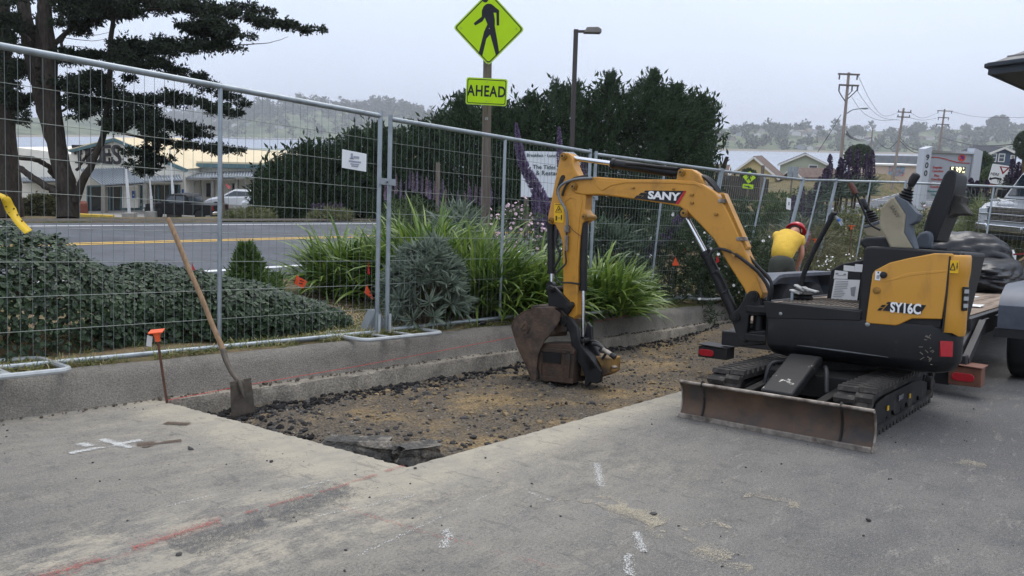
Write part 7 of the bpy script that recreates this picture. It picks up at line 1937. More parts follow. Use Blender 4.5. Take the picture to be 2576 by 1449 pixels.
bundle('long low bundle wrapped in dark plastic on the trailer deck', (13.6, 2.2, zd + .235), (1.55, 1.35, .5), -.12, 3, M_tarp, .18, pw=5)
bundle('taller peaked bundle under black plastic at the front of the trailer', (14.5, 2.45, zd + .44), (1.0, 1.5, .98), .1, 5, M_tarp, .1, pw=2.4)
q = PL(2572, 700, 12.6); q.z = zd; e = thing('storage_tote', 'dark teal plastic tote at the right edge of the trailer', 'tote', (q.x, q.y, zd), 'lot'); M_tote = mat('teal_plastic', S(38, 66, 74), .5, var=.08)
m = MB(); m.prism([(q.x - .1, q.y - .5, zd), (q.x + .6, q.y - .5, zd), (q.x + .64, q.y - .5, zd + .3), (q.x - .14, q.y - .5, zd + .3)], (0, .55, 0)); m.part('tub', M_tote, e, bevel=.02); m = MB(); m.bb(q.x - .17, q.x + .67, q.y - .53, q.y + .08, zd + .3, zd + .34); m.part('lid', M_tote, e, bevel=.012)
q = PL(2546, 643, 13.0); m = MB(); m.lathe((q.x, q.y, q.z - .09), [(.05, 0), (.055, .02), (.055, .11), (.03, .14), (.02, .17), (.02, .19)], 14); m.obj('white_jug', M_wd, 'small white plastic jug beside the covered load', 'jug', (q.x, q.y, q.z - .09))
for a, b, mm, lab in (((2545, 668), (2600, 632), mat('bare_timber', S(176, 150, 116), .8, var=.15), 'pale timber stake lying across the tote'), ((2548, 640), (2610, 636), mat('red_handle', S(128, 40, 46), .6), 'dark red tool handle lying behind the tote')):
    m = MB(); m.bar(PL(*a, 12.6), PL(*b, 12.4), .03, .03); m.obj('tool_handle' if 'red' in lab else 'timber_stake', mm, lab, 'tool handle' if 'red' in lab else 'stake', tuple(PL(*a, 12.6)))
M_sheet = mat('paper_sheet', S(228, 228, 226), .8, var=.04)
for k, (px, py, w, l, lab) in enumerate(((2443, 771, .20, .3, 'crumpled white cloth lying on the trailer planks'), (2449, 747, .1, .22, 'flat white sheet of paper further along the trailer planks'))):
    q = G(px, py, zd + .004); m = MB(); am = .03 if k == 0 else .004
    m.grid(lambda u, v: (q.x + (u - .5) * l + .02 * math.sin(v * 7), q.y + (v - .5) * w, zd + .006 + am * float(fbm(u * 5 + k, v * 5, 3, 3))), 14, 10); o = m.obj('cloth' if k == 0 else 'paper_sheet', M_sheet, lab, 'cloth' if k == 0 else 'paper', (q.x, q.y, zd)); sm = o.modifiers.new('s', 'SOLIDIFY'); sm.thickness = .002
# jacket over the seat back
m = MB(); jk = [(1765, 470), (1860, 462), (1928, 472), (1900, 540), (1965, 620), (1968, 640), (1850, 640), (1790, 660), (1740, 740), (1700, 745)]
m.prism([oX(*Zc(*p), 5.84) for p in jk], (.2, 0, 0)); jo = m.obj('jacket', mat('olive_cloth', S(64, 62, 58), .9, var=.25, scale=6, bump=.5, bscale=14), 'dark jacket draped behind the excavator seat', 'jacket', tuple(oX(*Zc(1850, 600), 5.9)), bevel=.03)

# ------------------------------------------------------------------ vehicles
M_gl = mat('car_glass', S(40, 48, 54), .08, var=0, spec=.8); M_head = mat('headlamp', S(200, 206, 210), .1, var=.1, spec=.8); M_trim2 = mat('chrome_trim', S(210, 212, 216), .12, metal=.95, var=.03); M_grl = mat('grille_black', S(20, 21, 23), .5, var=.1)
M_tail = mat('tail_lamp', S(128, 22, 28), .3, var=.1)


def pickup(label, o, rz, paint, group=None, name='pickup_truck', detail=False):
    e = thing(name, label, 'pickup', o, 'world', group, rz, True); hw = .98
    # local: +x forward, z up; side profile of the lower body with wheel arches
    def arch(xc, r=.47): return [(xc + r * math.cos(a), .42 + r * math.sin(a)) for a in [PI * k / 8 for k in range(9)]]
    lo = [(-2.9, .55), (-2.9, 1.15), (-2.85, 1.2), (-.75, 1.2), (-.7, 1.2), (1.3, 1.2), (2.55, 1.12), (2.8, 1.02), (2.88, .85), (2.88, .5)]
    lo += [(2.75, .45), (2.3, .42)] + arch(1.83)[0:] + [(1.3, .40), (-1.3, .40)] + arch(-1.78) + [(-2.3, .45)]
    m = MB(); m.prism([(x, -hw, z) for x, z in lo], (0, 2 * hw, 0)); m.part('body', paint, e, bevel=.05, angle=35)
    cab = [(-.85, 1.2), (-.78, 1.72), (-.62, 1.86), (.55, 1.88), (.75, 1.80), (1.45, 1.2)]
    m = MB(); V = [(x, s * (hw - .04 - .16 * max(0, (z - 1.2)) / .68), z) for s in (-1, 1) for x, z in cab]; n = len(cab)
    m.add(V, [tuple(range(n)), tuple(range(2 * n - 1, n - 1, -1))] + [(i, i + n, (i + 1) % n + n, (i + 1) % n) for i in range(n)]); m.part('cab', paint, e, bevel=.04)
    for s in (-1, 1):
        for x0, x1, x2, x3 in ((-.62, -.56, .16, .16), (.24, .24, .66, 1.15)):
            y0, y1 = s * (hw - .045), s * (hw - .165); m = MB(); m.prism([(x0, y0, 1.26), (x1, y1, 1.74), (x2, y1, 1.76), (x3, y0, 1.26)], (0, s * .012, 0)); m.part('side_window', M_gl, e, smooth=False)
    m = MB(); m.prism([(1.38, -hw + .12, 1.27), (1.38, hw - .12, 1.27), (.83, hw - .22, 1.76), (.83, -hw + .22, 1.76)], (.02, 0, .012)); m.part('windscreen', M_gl, e, smooth=False)
    m = MB(); m.prism([(-.86, -hw + .15, 1.3), (-.86, hw - .15, 1.3), (-.79, hw - .22, 1.7), (-.79, -hw + .22, 1.7)], (-.02, 0, 0)); m.part('rear_window', M_gl, e, smooth=False)
    m = MB(); m.bb(-2.78, -.9, -hw + .1, hw - .1, .9, 1.215); m.part('bed', M_grl, e)
    for x in (-1.78, 1.83):
        for s in (-1, 1):
            m = MB(); m.lathe((x, s * (hw - .25), .40), [(.24, 0), (.36, 0), (.40, .04), (.40, .2), (.36, .24), (.25, .24)], 22, (0, s, 0)); w = m.part('wheel', M_tyre, e); m = MB(); m.lathe((x, s * (hw - .1), .40), [(.25, 0), (.24, .06), (.1, .08), (.0, .09)], 14, (0, s, 0)); rm = m.part('rim', M_trim2, w)
            for k in range(5): a = 2 * PI * k / 5; mm = MB(); mm.bar((x, s * (hw - .012), .40), (x + .22 * math.cos(a), s * (hw - .02), .40 + .22 * math.sin(a)), .05, .03, (0, 1, 0)); mm.part('spoke', M_grl, w)
    m = MB(); m.bb(-3.02, -2.88, -hw, hw, .5, .72); m.part('rear_bumper', M_trim2, e, bevel=.03)
    for s in (-1, 1): m = MB(); m.bb(-2.93, -2.86, s * hw - .12 * (s > 0), s * hw + .12 * (s < 0), .82, 1.15); m.part('tail_light', M_tail, e)
    m = MB(); m.bb(2.80, 2.90, -.78, .78, .74, 1.06); m.part('grille', M_grl, e, bevel=.02)
    m = MB()
    for s in (-1, 1): m = MB(); m.prism([(2.72, s * .80, .80), (2.72, s * .80, 1.04), (2.72, s * .985, 1.02), (2.72, s * .985, .84)], (.15, 0, 0)); m.part('headlight', M_head, e, bevel=.02)
    m = MB(); bpts = [(2.90, -hw), (3.02, -.7), (3.05, 0), (3.02, .7), (2.90, hw)]
    for (x0, y0), (x1, y1) in zip(bpts[:-1], bpts[1:]): m.bar((x0, y0, .60), (x1, y1, .60), .1, .16)
    m.part('front_bumper', M_trim2, e, bevel=.02)
    for s in (-1, 1): m = MB(); m.box((.95, s * (hw + .13), 1.30), (.12, .22, .2)); m.part('wing_mirror', M_grl, e, bevel=.03)
    if detail:
        m = MB(); m.bb(2.895, 2.925, -.82, .82, 1.045, 1.085); m.part('grille_bar', M_trim2, e, bevel=.008); m = MB(); m.bb(2.895, 2.925, -.95, .95, .885, .925); m.part('grille_bar', M_trim2, e, bevel=.008); m = MB(); m.bb(2.895, 2.925, -.82, .82, .735, .765); m.part('grille_bar', M_trim2, e, bevel=.006)
        for k in range(4): m = MB(); m.bb(2.90, 2.915, -.76, .76, .95 + k * .026, .96 + k * .026); m.part('grille_slat', M_wear, e)
        for k in range(3): m = MB(); m.bb(2.90, 2.915, -.76, .76, .79 + k * .03, .80 + k * .03); m.part('grille_slat', M_wear, e)
        m = MB(); m.bb(2.96, 3.0, -.7, .7, .36, .48); m.part('air_dam', M_grl, e)
        m = MB(); m.bb(2.70, 2.9, -.6, -.2, 1.125, 1.14); m.part('hood_scoop', M_trim2, e) if False else None
    return e


pz = P(2562, 645, 17.2); vd = (CAM - pz); yaw = math.atan2(vd.y, vd.x) - .26
fx = pz + Vector((0, 0, 0)); oo = Vector((pz.x, pz.y, pz.z)) - Vector((math.cos(yaw), math.sin(yaw), 0)) * 3.0
pickup('silver pickup with chrome grille facing the fence at the right edge', tuple(oo), yaw, mat('pickup_silver', S(172, 175, 179), .25, var=.03, coat=.4), None, detail=True)
# a flat white star-shaped patch on its bonnet
q = oo + Vector((math.cos(yaw), math.sin(yaw), 0)) * 2.55 + Vector((-math.sin(yaw), math.cos(yaw), 0)) * -.62; m = MB(); st = []
for k in range(9): r = .26 if k % 2 == 0 else .12; st.append((q.x + r * math.cos(k * 2 * PI / 9), q.y + r * math.sin(k * 2 * PI / 9), q.z + 1.18 + .03 * (k % 3)))
m.prism(st, (0, 0, .015)); m.obj('star_patch', M_wd, 'white star-shaped patch on the bonnet of the chrome-grilled pickup', 'star_patch', (q.x, q.y, q.z + 1.18), 'world')
pb = P(470, 549.5, 56.0); pickup('black pickup parked in front of the restaurant', (pb.x, pb.y, pb.z - .05), PI - .25, mat('pickup_black', S(12, 13, 15), .5, var=.03, coat=.0, spec=.2))


def car(label, o, rz, paint):
    e = thing('parked_car', label, 'car', o, 'world', 'cars parked beside the restaurant', rz, True); hw = .9
    m = MB(); m.prism([(x, -hw, z) for x, z in ((-2.2, .3), (-2.25, .8), (-2.1, .95), (-1.0, 1.0), (1.0, .98), (1.9, .82), (2.2, .65), (2.2, .3))], (0, 2 * hw, 0)); m.part('body', paint, e, bevel=.08)
    m = MB(); cb = [(-1.9, .96), (-1.5, 1.42), (.1, 1.5), (1.1, .98)]; V = [(x, s * (hw - .05 - .2 * (z > 1.2)), z) for s in (-1, 1) for x, z in cb]; m.add(V, [(0, 1, 2, 3), (7, 6, 5, 4)] + [(i, i + 4, (i + 1) % 4 + 4, (i + 1) % 4) for i in range(4)]); m.part('cabin', paint, e, bevel=.05)
    for s in (-1, 1): m = MB(); m.prism([(-1.6, s * (hw - .1), 1.04), (-1.38, s * (hw - .22), 1.36), (.05, s * (hw - .22), 1.42), (.78, s * (hw - .1), 1.04)], (0, s * .03, 0)); m.part('side_window', M_gl, e, smooth=False)
    for x in (-1.35, 1.35):
        for s in (-1, 1): m = MB(); m.lathe((x, s * (hw - .2), .32), [(.2, 0), (.32, 0), (.32, .2), (.2, .21), (.05, .19)], 16, (0, s, 0)); m.part('wheel', M_tyre, e)
    return e


pb = P(596, 516, 58); car('white car parked under the restaurant awning right of the piling', (pb.x, pb.y, pb.z - .3), PI + .2, mat('car_white', S(206, 208, 210), .3, var=.03, coat=.3))
pb = P(690, 528, 54); car('pale car half hidden behind the left cypress shrub', (pb.x, pb.y, pb.z - .3), .3, mat('car_silver', S(180, 184, 188), .3, var=.03, coat=.3))


# ------------------------------------------------------------------ fuel price sign, road signs, eave
dG = 30.0
ZG = lambda zx, zy: (2305.3 + .12965 * zx, 358.6 + .12965 * zy)
c0 = P(*ZG(590, 650), dG); sG = .12965 * dG / FPX
M_alu = mat('sign_aluminium', S(196, 201, 208), .5, metal=.0, var=.05, scale=.8); M_alu2 = mat('sign_panel_grey', S(172, 177, 184), .5, var=.04)
M_sred = mat('sign_red', S(186, 62, 58), .55); M_sgrn = mat('sign_teal', S(60, 130, 124), .55); M_ledw = mat('led_digits', S(250, 244, 196), .5, var=0, emit=1.1); M_ledg = mat('led_green', S(60, 240, 130), .5, var=0, emit=1.1); M_76 = mat('badge_orange', S(222, 84, 60), .5); M_76b = mat('badge_blue', S(44, 52, 140), .5)
gb = gz1(c0.x, c0.y)
FS = thing('fuel_price_sign', 'tall grey fuel price sign with number 900 and lit prices', 'price sign', (c0.x, c0.y, gb), 'world')
LN = .135                                        # the photograph's lean of true verticals at this place


def gs(zx, zy, off=0.0):
    q_ = P(*ZG(zx + (zy - 650) * LN, 650), dG); z_ = P(*ZG(590, zy), dG).z; return Vector((q_.x, c0.y - off, z_))


def gp_(nm, pts, off, th, mm, par=None): m = MB(); m.prism([gs(x, y, off) for x, y in pts], (0, th, 0)); return m.part(nm, mm, par or FS, smooth=False)


pan = gp_('panel', [(250, 195), (1052, 210), (905, 1130), (125, 1110)], .1, .3, M_alu2)
m = MB(); a, b = gs(250, 178, .14), gs(1055, 190, .14); m.bar(a, b, .1, .09); m.part('top_bar', M_trim2, FS)
bot = gb - .1
m = MB(); A_ = [gs(120, 130, .2), gs(260, 82, .2), gs(262, 1110, .2), gs(110, 1110, .2)]; A_[2].z = A_[3].z = bot; A_[3].x = A_[0].x; A_[2].x = A_[1].x; m.prism(A_, (0, .5, 0)); fin = m.part('fin', M_alu, FS, smooth=False)
m = MB(); A_ = [gs(1075, 100, .2), gs(1225, 160, .2), gs(1200, 900, .2), gs(1000, 900, .2)]; A_[2].z = A_[3].z = bot; A_[3].x = A_[0].x; A_[2].x = A_[1].x; m.prism(A_, (0, .5, 0)); m.part('fin', M_alu, FS, smooth=False)
xr, up3 = (1, 0, 0), (0, 0, 1)
for k, (zx, zy) in enumerate(((155, 300), (135, 452), (114, 605))): text_part('house_number', '900'[k], 150 * sG, FS, gs(zx + 6, zy, .21), xr, up3, M_blk, .004, 1, .004, .85)
m = MB(); wv_ = [(258, 290), (380, 290), (500, 312), (620, 345), (740, 375), (860, 388), (990, 390)]
for (x0, y0), (x1, y1) in zip(wv_[:-1], wv_[1:]): m.prism([gs(x0, y0 - 7, .11), gs(x1, y1 - 7, .11), gs(x1, y1 + 9, .11), gs(x0, y0 + 9, .11)], (0, -.01, 0))
m.part('red_wave', M_sred, pan, smooth=False)
m = MB(); c = gs(845, 290, .11); m.lathe(c, [(66 * sG, 0), (66 * sG, .012)], 24, (0, -1, 0)); bg_ = m.part('badge', M_76, pan); text_part('badge_lettering', '76', 95 * sG, bg_, c - Vector((0, .016, 0)), xr, up3, M_76b, .004, .9, .006, .85)
for k, (l1, l2, zy, mm) in enumerate((('Regular', 'Gasoline', 520, M_sred), ('Plus', 'Gasoline', 680, M_sred), ('Premium', 'Gasoline', 828, M_sred), ('Renewable', 'Diesel', 985, M_sgrn))):
    for j, l in enumerate((l1, l2)): text_part('grade_lettering', l, 62 * sG, pan, gs(380 - k * 22, zy - 34 + j * 70, .112), xr, up3, mm, .003, 1, .002)
for k, (txt, zy, mm) in enumerate((('5.39', 533, M_ledw), ('5.59', 694, M_ledw), ('5.79', 855, M_ledw), ('5.29', 985, M_ledg))):
    x0, x1, y0, y1 = 765 - (zy - 533) * LN - 150, 765 - (zy - 533) * LN + 150, zy - 68, zy + 68
    if k == 3: y0, y1 = zy - 40, zy + 42; x0 += 50; x1 -= 20
    dsp = gp_('price_display', [(x0, y0), (x1, y0), (x1 - 18, y1), (x0 - 18, y1)], .112, .01, M_blk, pan)
    text_part('price_digits', txt, (150 if k < 3 else 78) * sG, dsp, gs((x0 + x1) / 2 - 34, zy, .116), xr, up3, mm, .003, 1, .012, .8)
    if k < 3: text_part('price_fraction', '9', 60 * sG, dsp, gs(x1 - 40, zy - 34, .116), xr, up3, mm, .003, 1, .003); text_part('price_fraction', '10', 60 * sG, dsp, gs(x1 - 46, zy + 34, .116), xr, up3, mm, .003, 1, .003)
q = P(2400, 575, 27); m = MB(); g = gz1(q.x, q.y); m.bb(q.x - .3, q.x - .02, q.y, q.y + .3, g - .1, q.z + .22); m.prism([(q.x + .04, q.y, g - .1), (q.x + .34, q.y, g - .1), (q.x + .34, q.y, q.z + .1), (q.x + .2, q.y, q.z + .32), (q.x + .04, q.y, q.z + .12)], (0, .3, 0)); m.obj('utility_box', mat('pale_grey_box', S(178, 182, 184), .6, var=.06), 'pale grey utility cabinet at the foot of the price sign', 'utility box', (q.x, q.y, g), 'world', bevel=.02)
# yield-here-to-pedestrians sign
dY_ = 33.0; o = P(2519, 440, dY_); ax3 = face_frame(o, .12, -.1); s3 = dY_ / FPX; g = gz1(o.x, o.y)
e = thing('yield_sign', 'white yield here to pedestrians sign leaning at the right edge', 'road sign', (o.x, o.y, g), 'world'); w, h = 55 * s3, 51 * s3
plate(e, 'plate', rrect(w, h, .05), o, ax3, .01, M_blk, 0); plate(e, 'face', rrect(w * .955, h * .955, .045), o, ax3, .003, M_wd, .0105)
tri = lambda k: [(-.21 * k * w + .03 * w, .40 * h - .1 * h * (1 - k)), (.21 * k * w + .03 * w, .40 * h - .1 * h * (1 - k)), (.03 * w, .40 * h - .1 * h * (1 - k) - .38 * k * h)]
plate(e, 'yield_triangle', tri(1), o, ax3, .002, mat('sign_dark_red', S(140, 24, 36), .5), .014); plate(e, 'yield_triangle', tri(.55), o, ax3, .002, M_wd, .0165)
text_part('lettering', 'HERE', .17, e, o + ax3[0] * (-.27 * w) + ax3[1] * (-.02 * h) + ax3[2] * .016, ax3[0], ax3[1], M_blk, .002, 1.05, .003, .8); text_part('lettering', 'TO', .16, e, o + ax3[0] * (-.03 * w) + ax3[1] * (-.33 * h) + ax3[2] * .016, ax3[0], ax3[1], M_blk, .002, 1.05, .003, .8)
plate(e, 'arrow', [(-.46 * w, -.3 * h), (-.40 * w, -.17 * h), (-.38 * w, -.22 * h), (-.22 * w, -.15 * h), (.04 * w, -.17 * h), (.04 * w, -.26 * h), (-.2 * w, -.23 * h), (-.34 * w, -.29 * h), (-.33 * w, -.34 * h)], o, ax3, .002, M_blk, .014)
plate(e, 'walking_figure', [(.30 * w, -.02 * h), (.37 * w, -.05 * h), (.44 * w, -.16 * h), (.42 * w, -.2 * h), (.36 * w, -.12 * h), (.35 * w, -.24 * h), (.42 * w, -.44 * h), (.36 * w, -.44 * h), (.30 * w, -.3 * h), (.20 * w, -.44 * h), (.14 * w, -.42 * h), (.25 * w, -.24 * h), (.27 * w, -.12 * h), (.17 * w, -.16 * h), (.15 * w, -.13 * h)], o, ax3, .002, M_blk, .014)
plate(e, 'figure_head', [(.32 * w + .045 * w * math.cos(a), .04 * h + .05 * h * math.sin(a)) for a in [2 * PI * k / 14 for k in range(14)]], o, ax3, .002, M_blk, .014)
plate(e, 'lower_plate', [(-.5 * w, -.62 * h), (-.12 * w, -.62 * h), (-.12 * w, -.53 * h), (-.5 * w, -.53 * h)], o, ax3, .01, M_sred, 0)
m = MB(); m.tube([Vector((o.x - .35, o.y + .08, g - .2)), o - ax3[2] * .05 + ax3[1] * .3], .03, 8); m.part('post', M_galv, e)
# the distant crossing sign
dC = 62.0; o = P(1884, 446, dC); g = gz1(o.x, o.y); ax3 = face_frame(o, .06); s3 = dC / FPX
e = thing('crossing_sign', 'small distant yellow-green pedestrian sign in front of the cream cottage', 'road sign', (o.x, o.y, g), 'world')
plate(e, 'plate', rdiamond(16 * s3, .05), o, ax3, .02, M_lime, 0); k_ = 16 * s3
plate(e, 'walking_figure', [(-.05 * k_, .62 * k_), (.1 * k_, .62 * k_), (.14 * k_, .42 * k_), (.42 * k_, .1 * k_), (.34 * k_, .02 * k_), (.16 * k_, .2 * k_), (.14 * k_, -.05 * k_), (.36 * k_, -.52 * k_), (.2 * k_, -.56 * k_), (0, -.16 * k_), (-.26 * k_, -.5 * k_), (-.38 * k_, -.42 * k_), (-.12 * k_, .0), (-.1 * k_, .22 * k_), (-.32 * k_, .04 * k_), (-.4 * k_, .12 * k_), (-.12 * k_, .44 * k_)], o, ax3, .02, M_blk, .022)
o2 = o - ax3[1] * (23 * s3); plate(e, 'arrow_plate', rrect(26 * s3, 11 * s3, .05), o2, ax3, .02, M_lime, 0); plate(e, 'arrow', [(-.3, .06), (.0, .02), (-.02, .1), (.3, -.08), (.0, -.12), (.02, -.05), (-.28, -.02)], o2, ax3, .02, M_blk, .022)
m = MB(); m.bb(o.x - .06, o.x + .06, o.y + .05, o.y + .15, g - .2, o.z + .4); m.part('post', M_wpole, e)
for px, py, w_, h_, d, lab in ((1994, 434, 26, 28, 60, 'back of a grey metal road sign right of the cream cottage'),):
    o = P(px, py, d); s3 = d / FPX; g = gz1(o.x, o.y); e = thing('road_sign', lab, 'road sign', (o.x, o.y, g), 'world'); m = MB()
    for k in (-.52, .02): m.bb(o.x + k * w_ * s3, o.x + (k + .49) * w_ * s3, o.y, o.y + .03, o.z - h_ / 2 * s3, o.z + h_ / 2 * s3)
    m.part('plate', M_galv, e, smooth=False); m = MB(); m.bb(o.x - .06, o.x + .04, o.y + .04, o.y + .14, g - .2, o.z); m.part('post', M_wpole, e)
o = P(1918, 440, 58); g = gz1(o.x, o.y); m = MB(); m.bb(o.x - .1, o.x + .1, o.y, o.y + .2, g - .2, P(1918, 416, 58).z); m.obj('wooden_post', M_wpole, 'dark square wooden post beside the distant crossing sign', 'post', (o.x, o.y, g), 'world')
q = P(2020, 597, 15.2); ax3 = face_frame(q); e = thing('real_estate_board', 'faded red and white board behind the bending worker', 'sign board', (q.x, q.y, gz1(q.x, q.y)), 'world'); plate(e, 'panel', [(-.16, -.3), (.12, -.3), (.14, .12), (-.12, .12)], q, ax3, .02, mat('faded_red_print', S(150, 92, 98), .8, var=.3, scale=8, c2=S(196, 190, 190), m2=(.5, .6), s2=7), 0); m = MB(); m.bar(q - ax3[2] * .02 + Vector((0, 0, .1)), Vector((q.x, q.y + .03, gz1(q.x, q.y + .03) - .1)), .04, .04); m.part('post', M_wpole, e)
# dark fence by the cottage
for k in range(26):
    a = P(1800 + k * 5.2, 470, 66); t = P(1800 + k * 5.2, 438 + k * .5, 66); m = MB(); m.bb(a.x - .08, a.x + .08, a.y, a.y + .03, gz1(a.x, a.y) - .1, t.z)
    if k == 0: dfe = thing('board_fence', 'dark board fence in front of the cream cottage', 'fence', (a.x, a.y, gz1(a.x, a.y)), 'world')
    m.part('board', mat('dark_boards', S(58, 54, 52), .9, var=.2), dfe, smooth=False)
# the eave of the building at the upper right
Cz = P(2484, 184, 17.0); zE = Cz.z; wx = 1.73
hA = P(2660, 165, 15.1); hA.z = zE; hB_ = P(2660, 268, 28); hB_.z = zE
e = thing('station_roof', 'dark shingled roof corner jutting in at the upper right', 'roof', (Cz.x + 4, Cz.y, zE - 5), 'world')
M_shing = mat('grey_roof_shingle', S(140, 138, 134), .9, var=.2, scale=4, bump=.6, bscale=9); M_fas = mat('dark_fascia', S(48, 54, 62), .6, var=.05)
dA = (hA - Cz); dB_ = (hB_ - Cz); up1 = Vector((0, 0, .24))
m = MB(); m.add([Cz, hA, hB_, Cz + dA + dB_], [(0, 1, 3, 2)]); m.part('soffit', mat('soffit_dark', S(58, 60, 64), .8), e, smooth=False)
nA = Vector((-dB_.x, -dB_.y, 0)).normalized() * .05; nB = Vector((-dA.x, -dA.y, 0)).normalized() * .05
m = MB(); m.prism([Cz - up1 * .15, hA - up1 * .15, hA + up1 * .6, Cz + up1 * .6], -nA); m.part('fascia', M_fas, e, smooth=False); m = MB(); m.prism([Cz - up1 * .15, hB_ - up1 * .15, hB_ + up1 * .6, Cz + up1 * .6], -nB); m.part('fascia', M_fas, e, smooth=False)
m = MB(); m.bar(Cz + up1 * .7 + nA * 1.6, hA + up1 * .7 + nA * 1.6, .09, .1); m.bar(Cz + up1 * .7 + nB * 1.6, hB_ + up1 * .7 + nB * 1.6, .09, .1); m.part('gutter', M_fas, e, bevel=.02)
pk = Cz + dA.normalized() * 4 + dB_.normalized() * 4 + Vector((0, 0, 1.5))
m = MB(); c_ = Cz + up1 * .85; m.add([c_, hA + up1 * .85, pk + dA, pk, hB_ + up1 * .85, pk + dB_], [(0, 1, 2, 3), (0, 3, 5, 4)]); rfm = m.part('roof_plane', M_shing, e, smooth=False)
for k in range(1, 9):
    f0 = k / 9; a = c_.lerp(pk, f0); b = (hA + up1 * .85).lerp(pk + dA, f0); m = MB(); m.bar(a + Vector((0, 0, .012)), b + Vector((0, 0, .012)), .05, .025); m.part('shingle_course', M_shing, rfm)
m = MB(); q = Cz + dA.normalized() * 3.2 + dB_.normalized() * 3.2; m.bb(q.x + 3.2, q.x + 9, q.y - 1, q.y + 5, zE - 5.2, zE); m.part('wall', mat('station_wall', S(150, 150, 146), .8), e, smooth=False)

# ------------------------------------------------------------------ shovel, stakes, flags, string, chalk
M_ash = mat('ash_handle', S(150, 122, 92), .7, var=.2, scale=6, stretch=(8, 8, 1), c2=S(118, 96, 74), m2=(.5, .7), s2=4); M_spade = mat('dirty_steel', S(104, 96, 86), .65, metal=.35, var=.2, scale=12, c2=S(78, 72, 66), m2=(.45, .65), s2=7)
ZS = lambda zx, zy: (.4125 * zx, 512.3 + .4125 * zy)
hb = oP(*ZS(1360, 890), (0, 5.02, 0), Vector((0, 1, 0))); ht = oY(*ZS(1022, 88), 5.44)
SH = thing('shovel', 'square shovel with worn wooden handle leaning against the fence', 'shovel', (2.79, 4.8, TZ), 'lot')
m = MB(); K = 12; m.tube([ht.lerp(hb, i / K) + Vector((0, 0, .006 * math.sin(i * 1.1))) for i in range(K + 1)], [.0155] + [.0175] * (K - 3) + [.018, .018, .019], 12); m.part('handle', M_ash, SH)
nk = [hb, oY(*ZS(1380, 960), 4.96), oY(*ZS(1420, 1040), 4.89), oY(*ZS(1456, 1085), 4.85), oY(*ZS(1490, 1190), 4.82)]
m = MB(); m.tube(curve3(nk, 12), [.021, .022, .021, .02, .019, .018, .017, .017, .018, .019, .016, .01, .004], 10); m.part('socket', M_spade, SH)
cn = [oP(*ZS(*p), (0, 4.84, 0), Vector((0, 1, .06)).normalized()) for p in ((1402, 1092), (1530, 1066), (1558, 1288), (1410, 1326))]
m = MB(); tl3, tr3, br3, bl3 = cn; nrm = (tr3 - tl3).cross(bl3 - tl3).normalized()
m.grid(lambda u, v: tl3.lerp(tr3, u).lerp(bl3.lerp(br3, u), v) + nrm * (.022 * (1 - (2 * u - 1) ** 2) * (1 - .6 * v)), 10, 8); b_ = m.part('blade', M_spade, SH, angle=60); sm = b_.modifiers.new('s', 'SOLIDIFY'); sm.thickness = .004
m = MB(); m.bar(tl3, tl3.lerp(tr3, .36), .012, .006, nrm); m.bar(tl3.lerp(tr3, .66), tr3, .012, .006, nrm); m.part('foot_step', M_spade, b_)
# earth banked at its foot
M_rebar = mat('rusty_rebar', S(92, 62, 50), .8, var=.3, scale=30); M_cap = mat('orange_cap', S(232, 98, 52), .55, var=.06); M_tag = mat('tag_paper', S(206, 206, 202), .7, var=.05)


def stake(label, base, top, d_cap, tag=False, h=.05):
    base, top = Vector(base), Vector(top); e = thing('rebar_stake', label, 'stake', tuple(base), 'lot', 'rebar stakes with orange caps'); m = MB(); m.tube([base - Vector((0, 0, .03)), top], .0085, 8); m.part('rebar', M_rebar, e)
    a = (top - base).normalized(); m = MB(); m.lathe(top - a * .04, [(.017, 0), (.017, .02), (.024, .05), (.026, .062)], 14, a); c_ = m.part('cap_sleeve', M_cap, e); x = a.orthogonal().normalized(); x = Vector((.80, -.6, .06)); x = (x - a * x.dot(a)).normalized(); y = a.cross(x); p = top + a * .024
    m = MB(); r = d_cap; m.prism([p + x * r + y * r, p - x * r + y * r, p - x * r - y * r, p + x * r - y * r], a * .008); m.part('cap_plate', M_cap, e, bevel=.002)
    if tag: m = MB(); q_ = top + Vector((-.035, .0, -.005)); m.prism([q_ + Vector((-.028, 0, .012)), q_ + Vector((.006, 0, 0)), q_ + Vector((.004, .01, -.07)), q_ + Vector((-.03, .012, -.062))], (0, .002, 0)); m.part('tag', M_tag, e, smooth=False)
    return e


stake('rusty rebar stake with orange square cap and white tag at the cut corner', (2.37, 5.03, 0), (2.285, 5.0, .47), .044, True)
stake('orange-capped rebar stake right of the bending worker', PL(2047, 640, 13.6), PL(2051, 606, 13.6), .05)
stake('orange-capped rebar stake behind the travel lever', PL(2136, 640, 14.2), PL(2141, 572, 14.2), .05)
m = MB(); a = Vector((2.37, 5.03, .02)); b = oY(1280, 850, 5.2); m.tube([a, oY(640, 965, 5.095), oY(900, 921, 5.14), b, b + (b - oY(900, 921, 5.14)) * 1.4], .0022, 5); m.obj('string_line', mat('pink_string', S(206, 76, 70), .8), 'taut red string line running along the gutter', 'string line', (2.37, 5.03, .02))


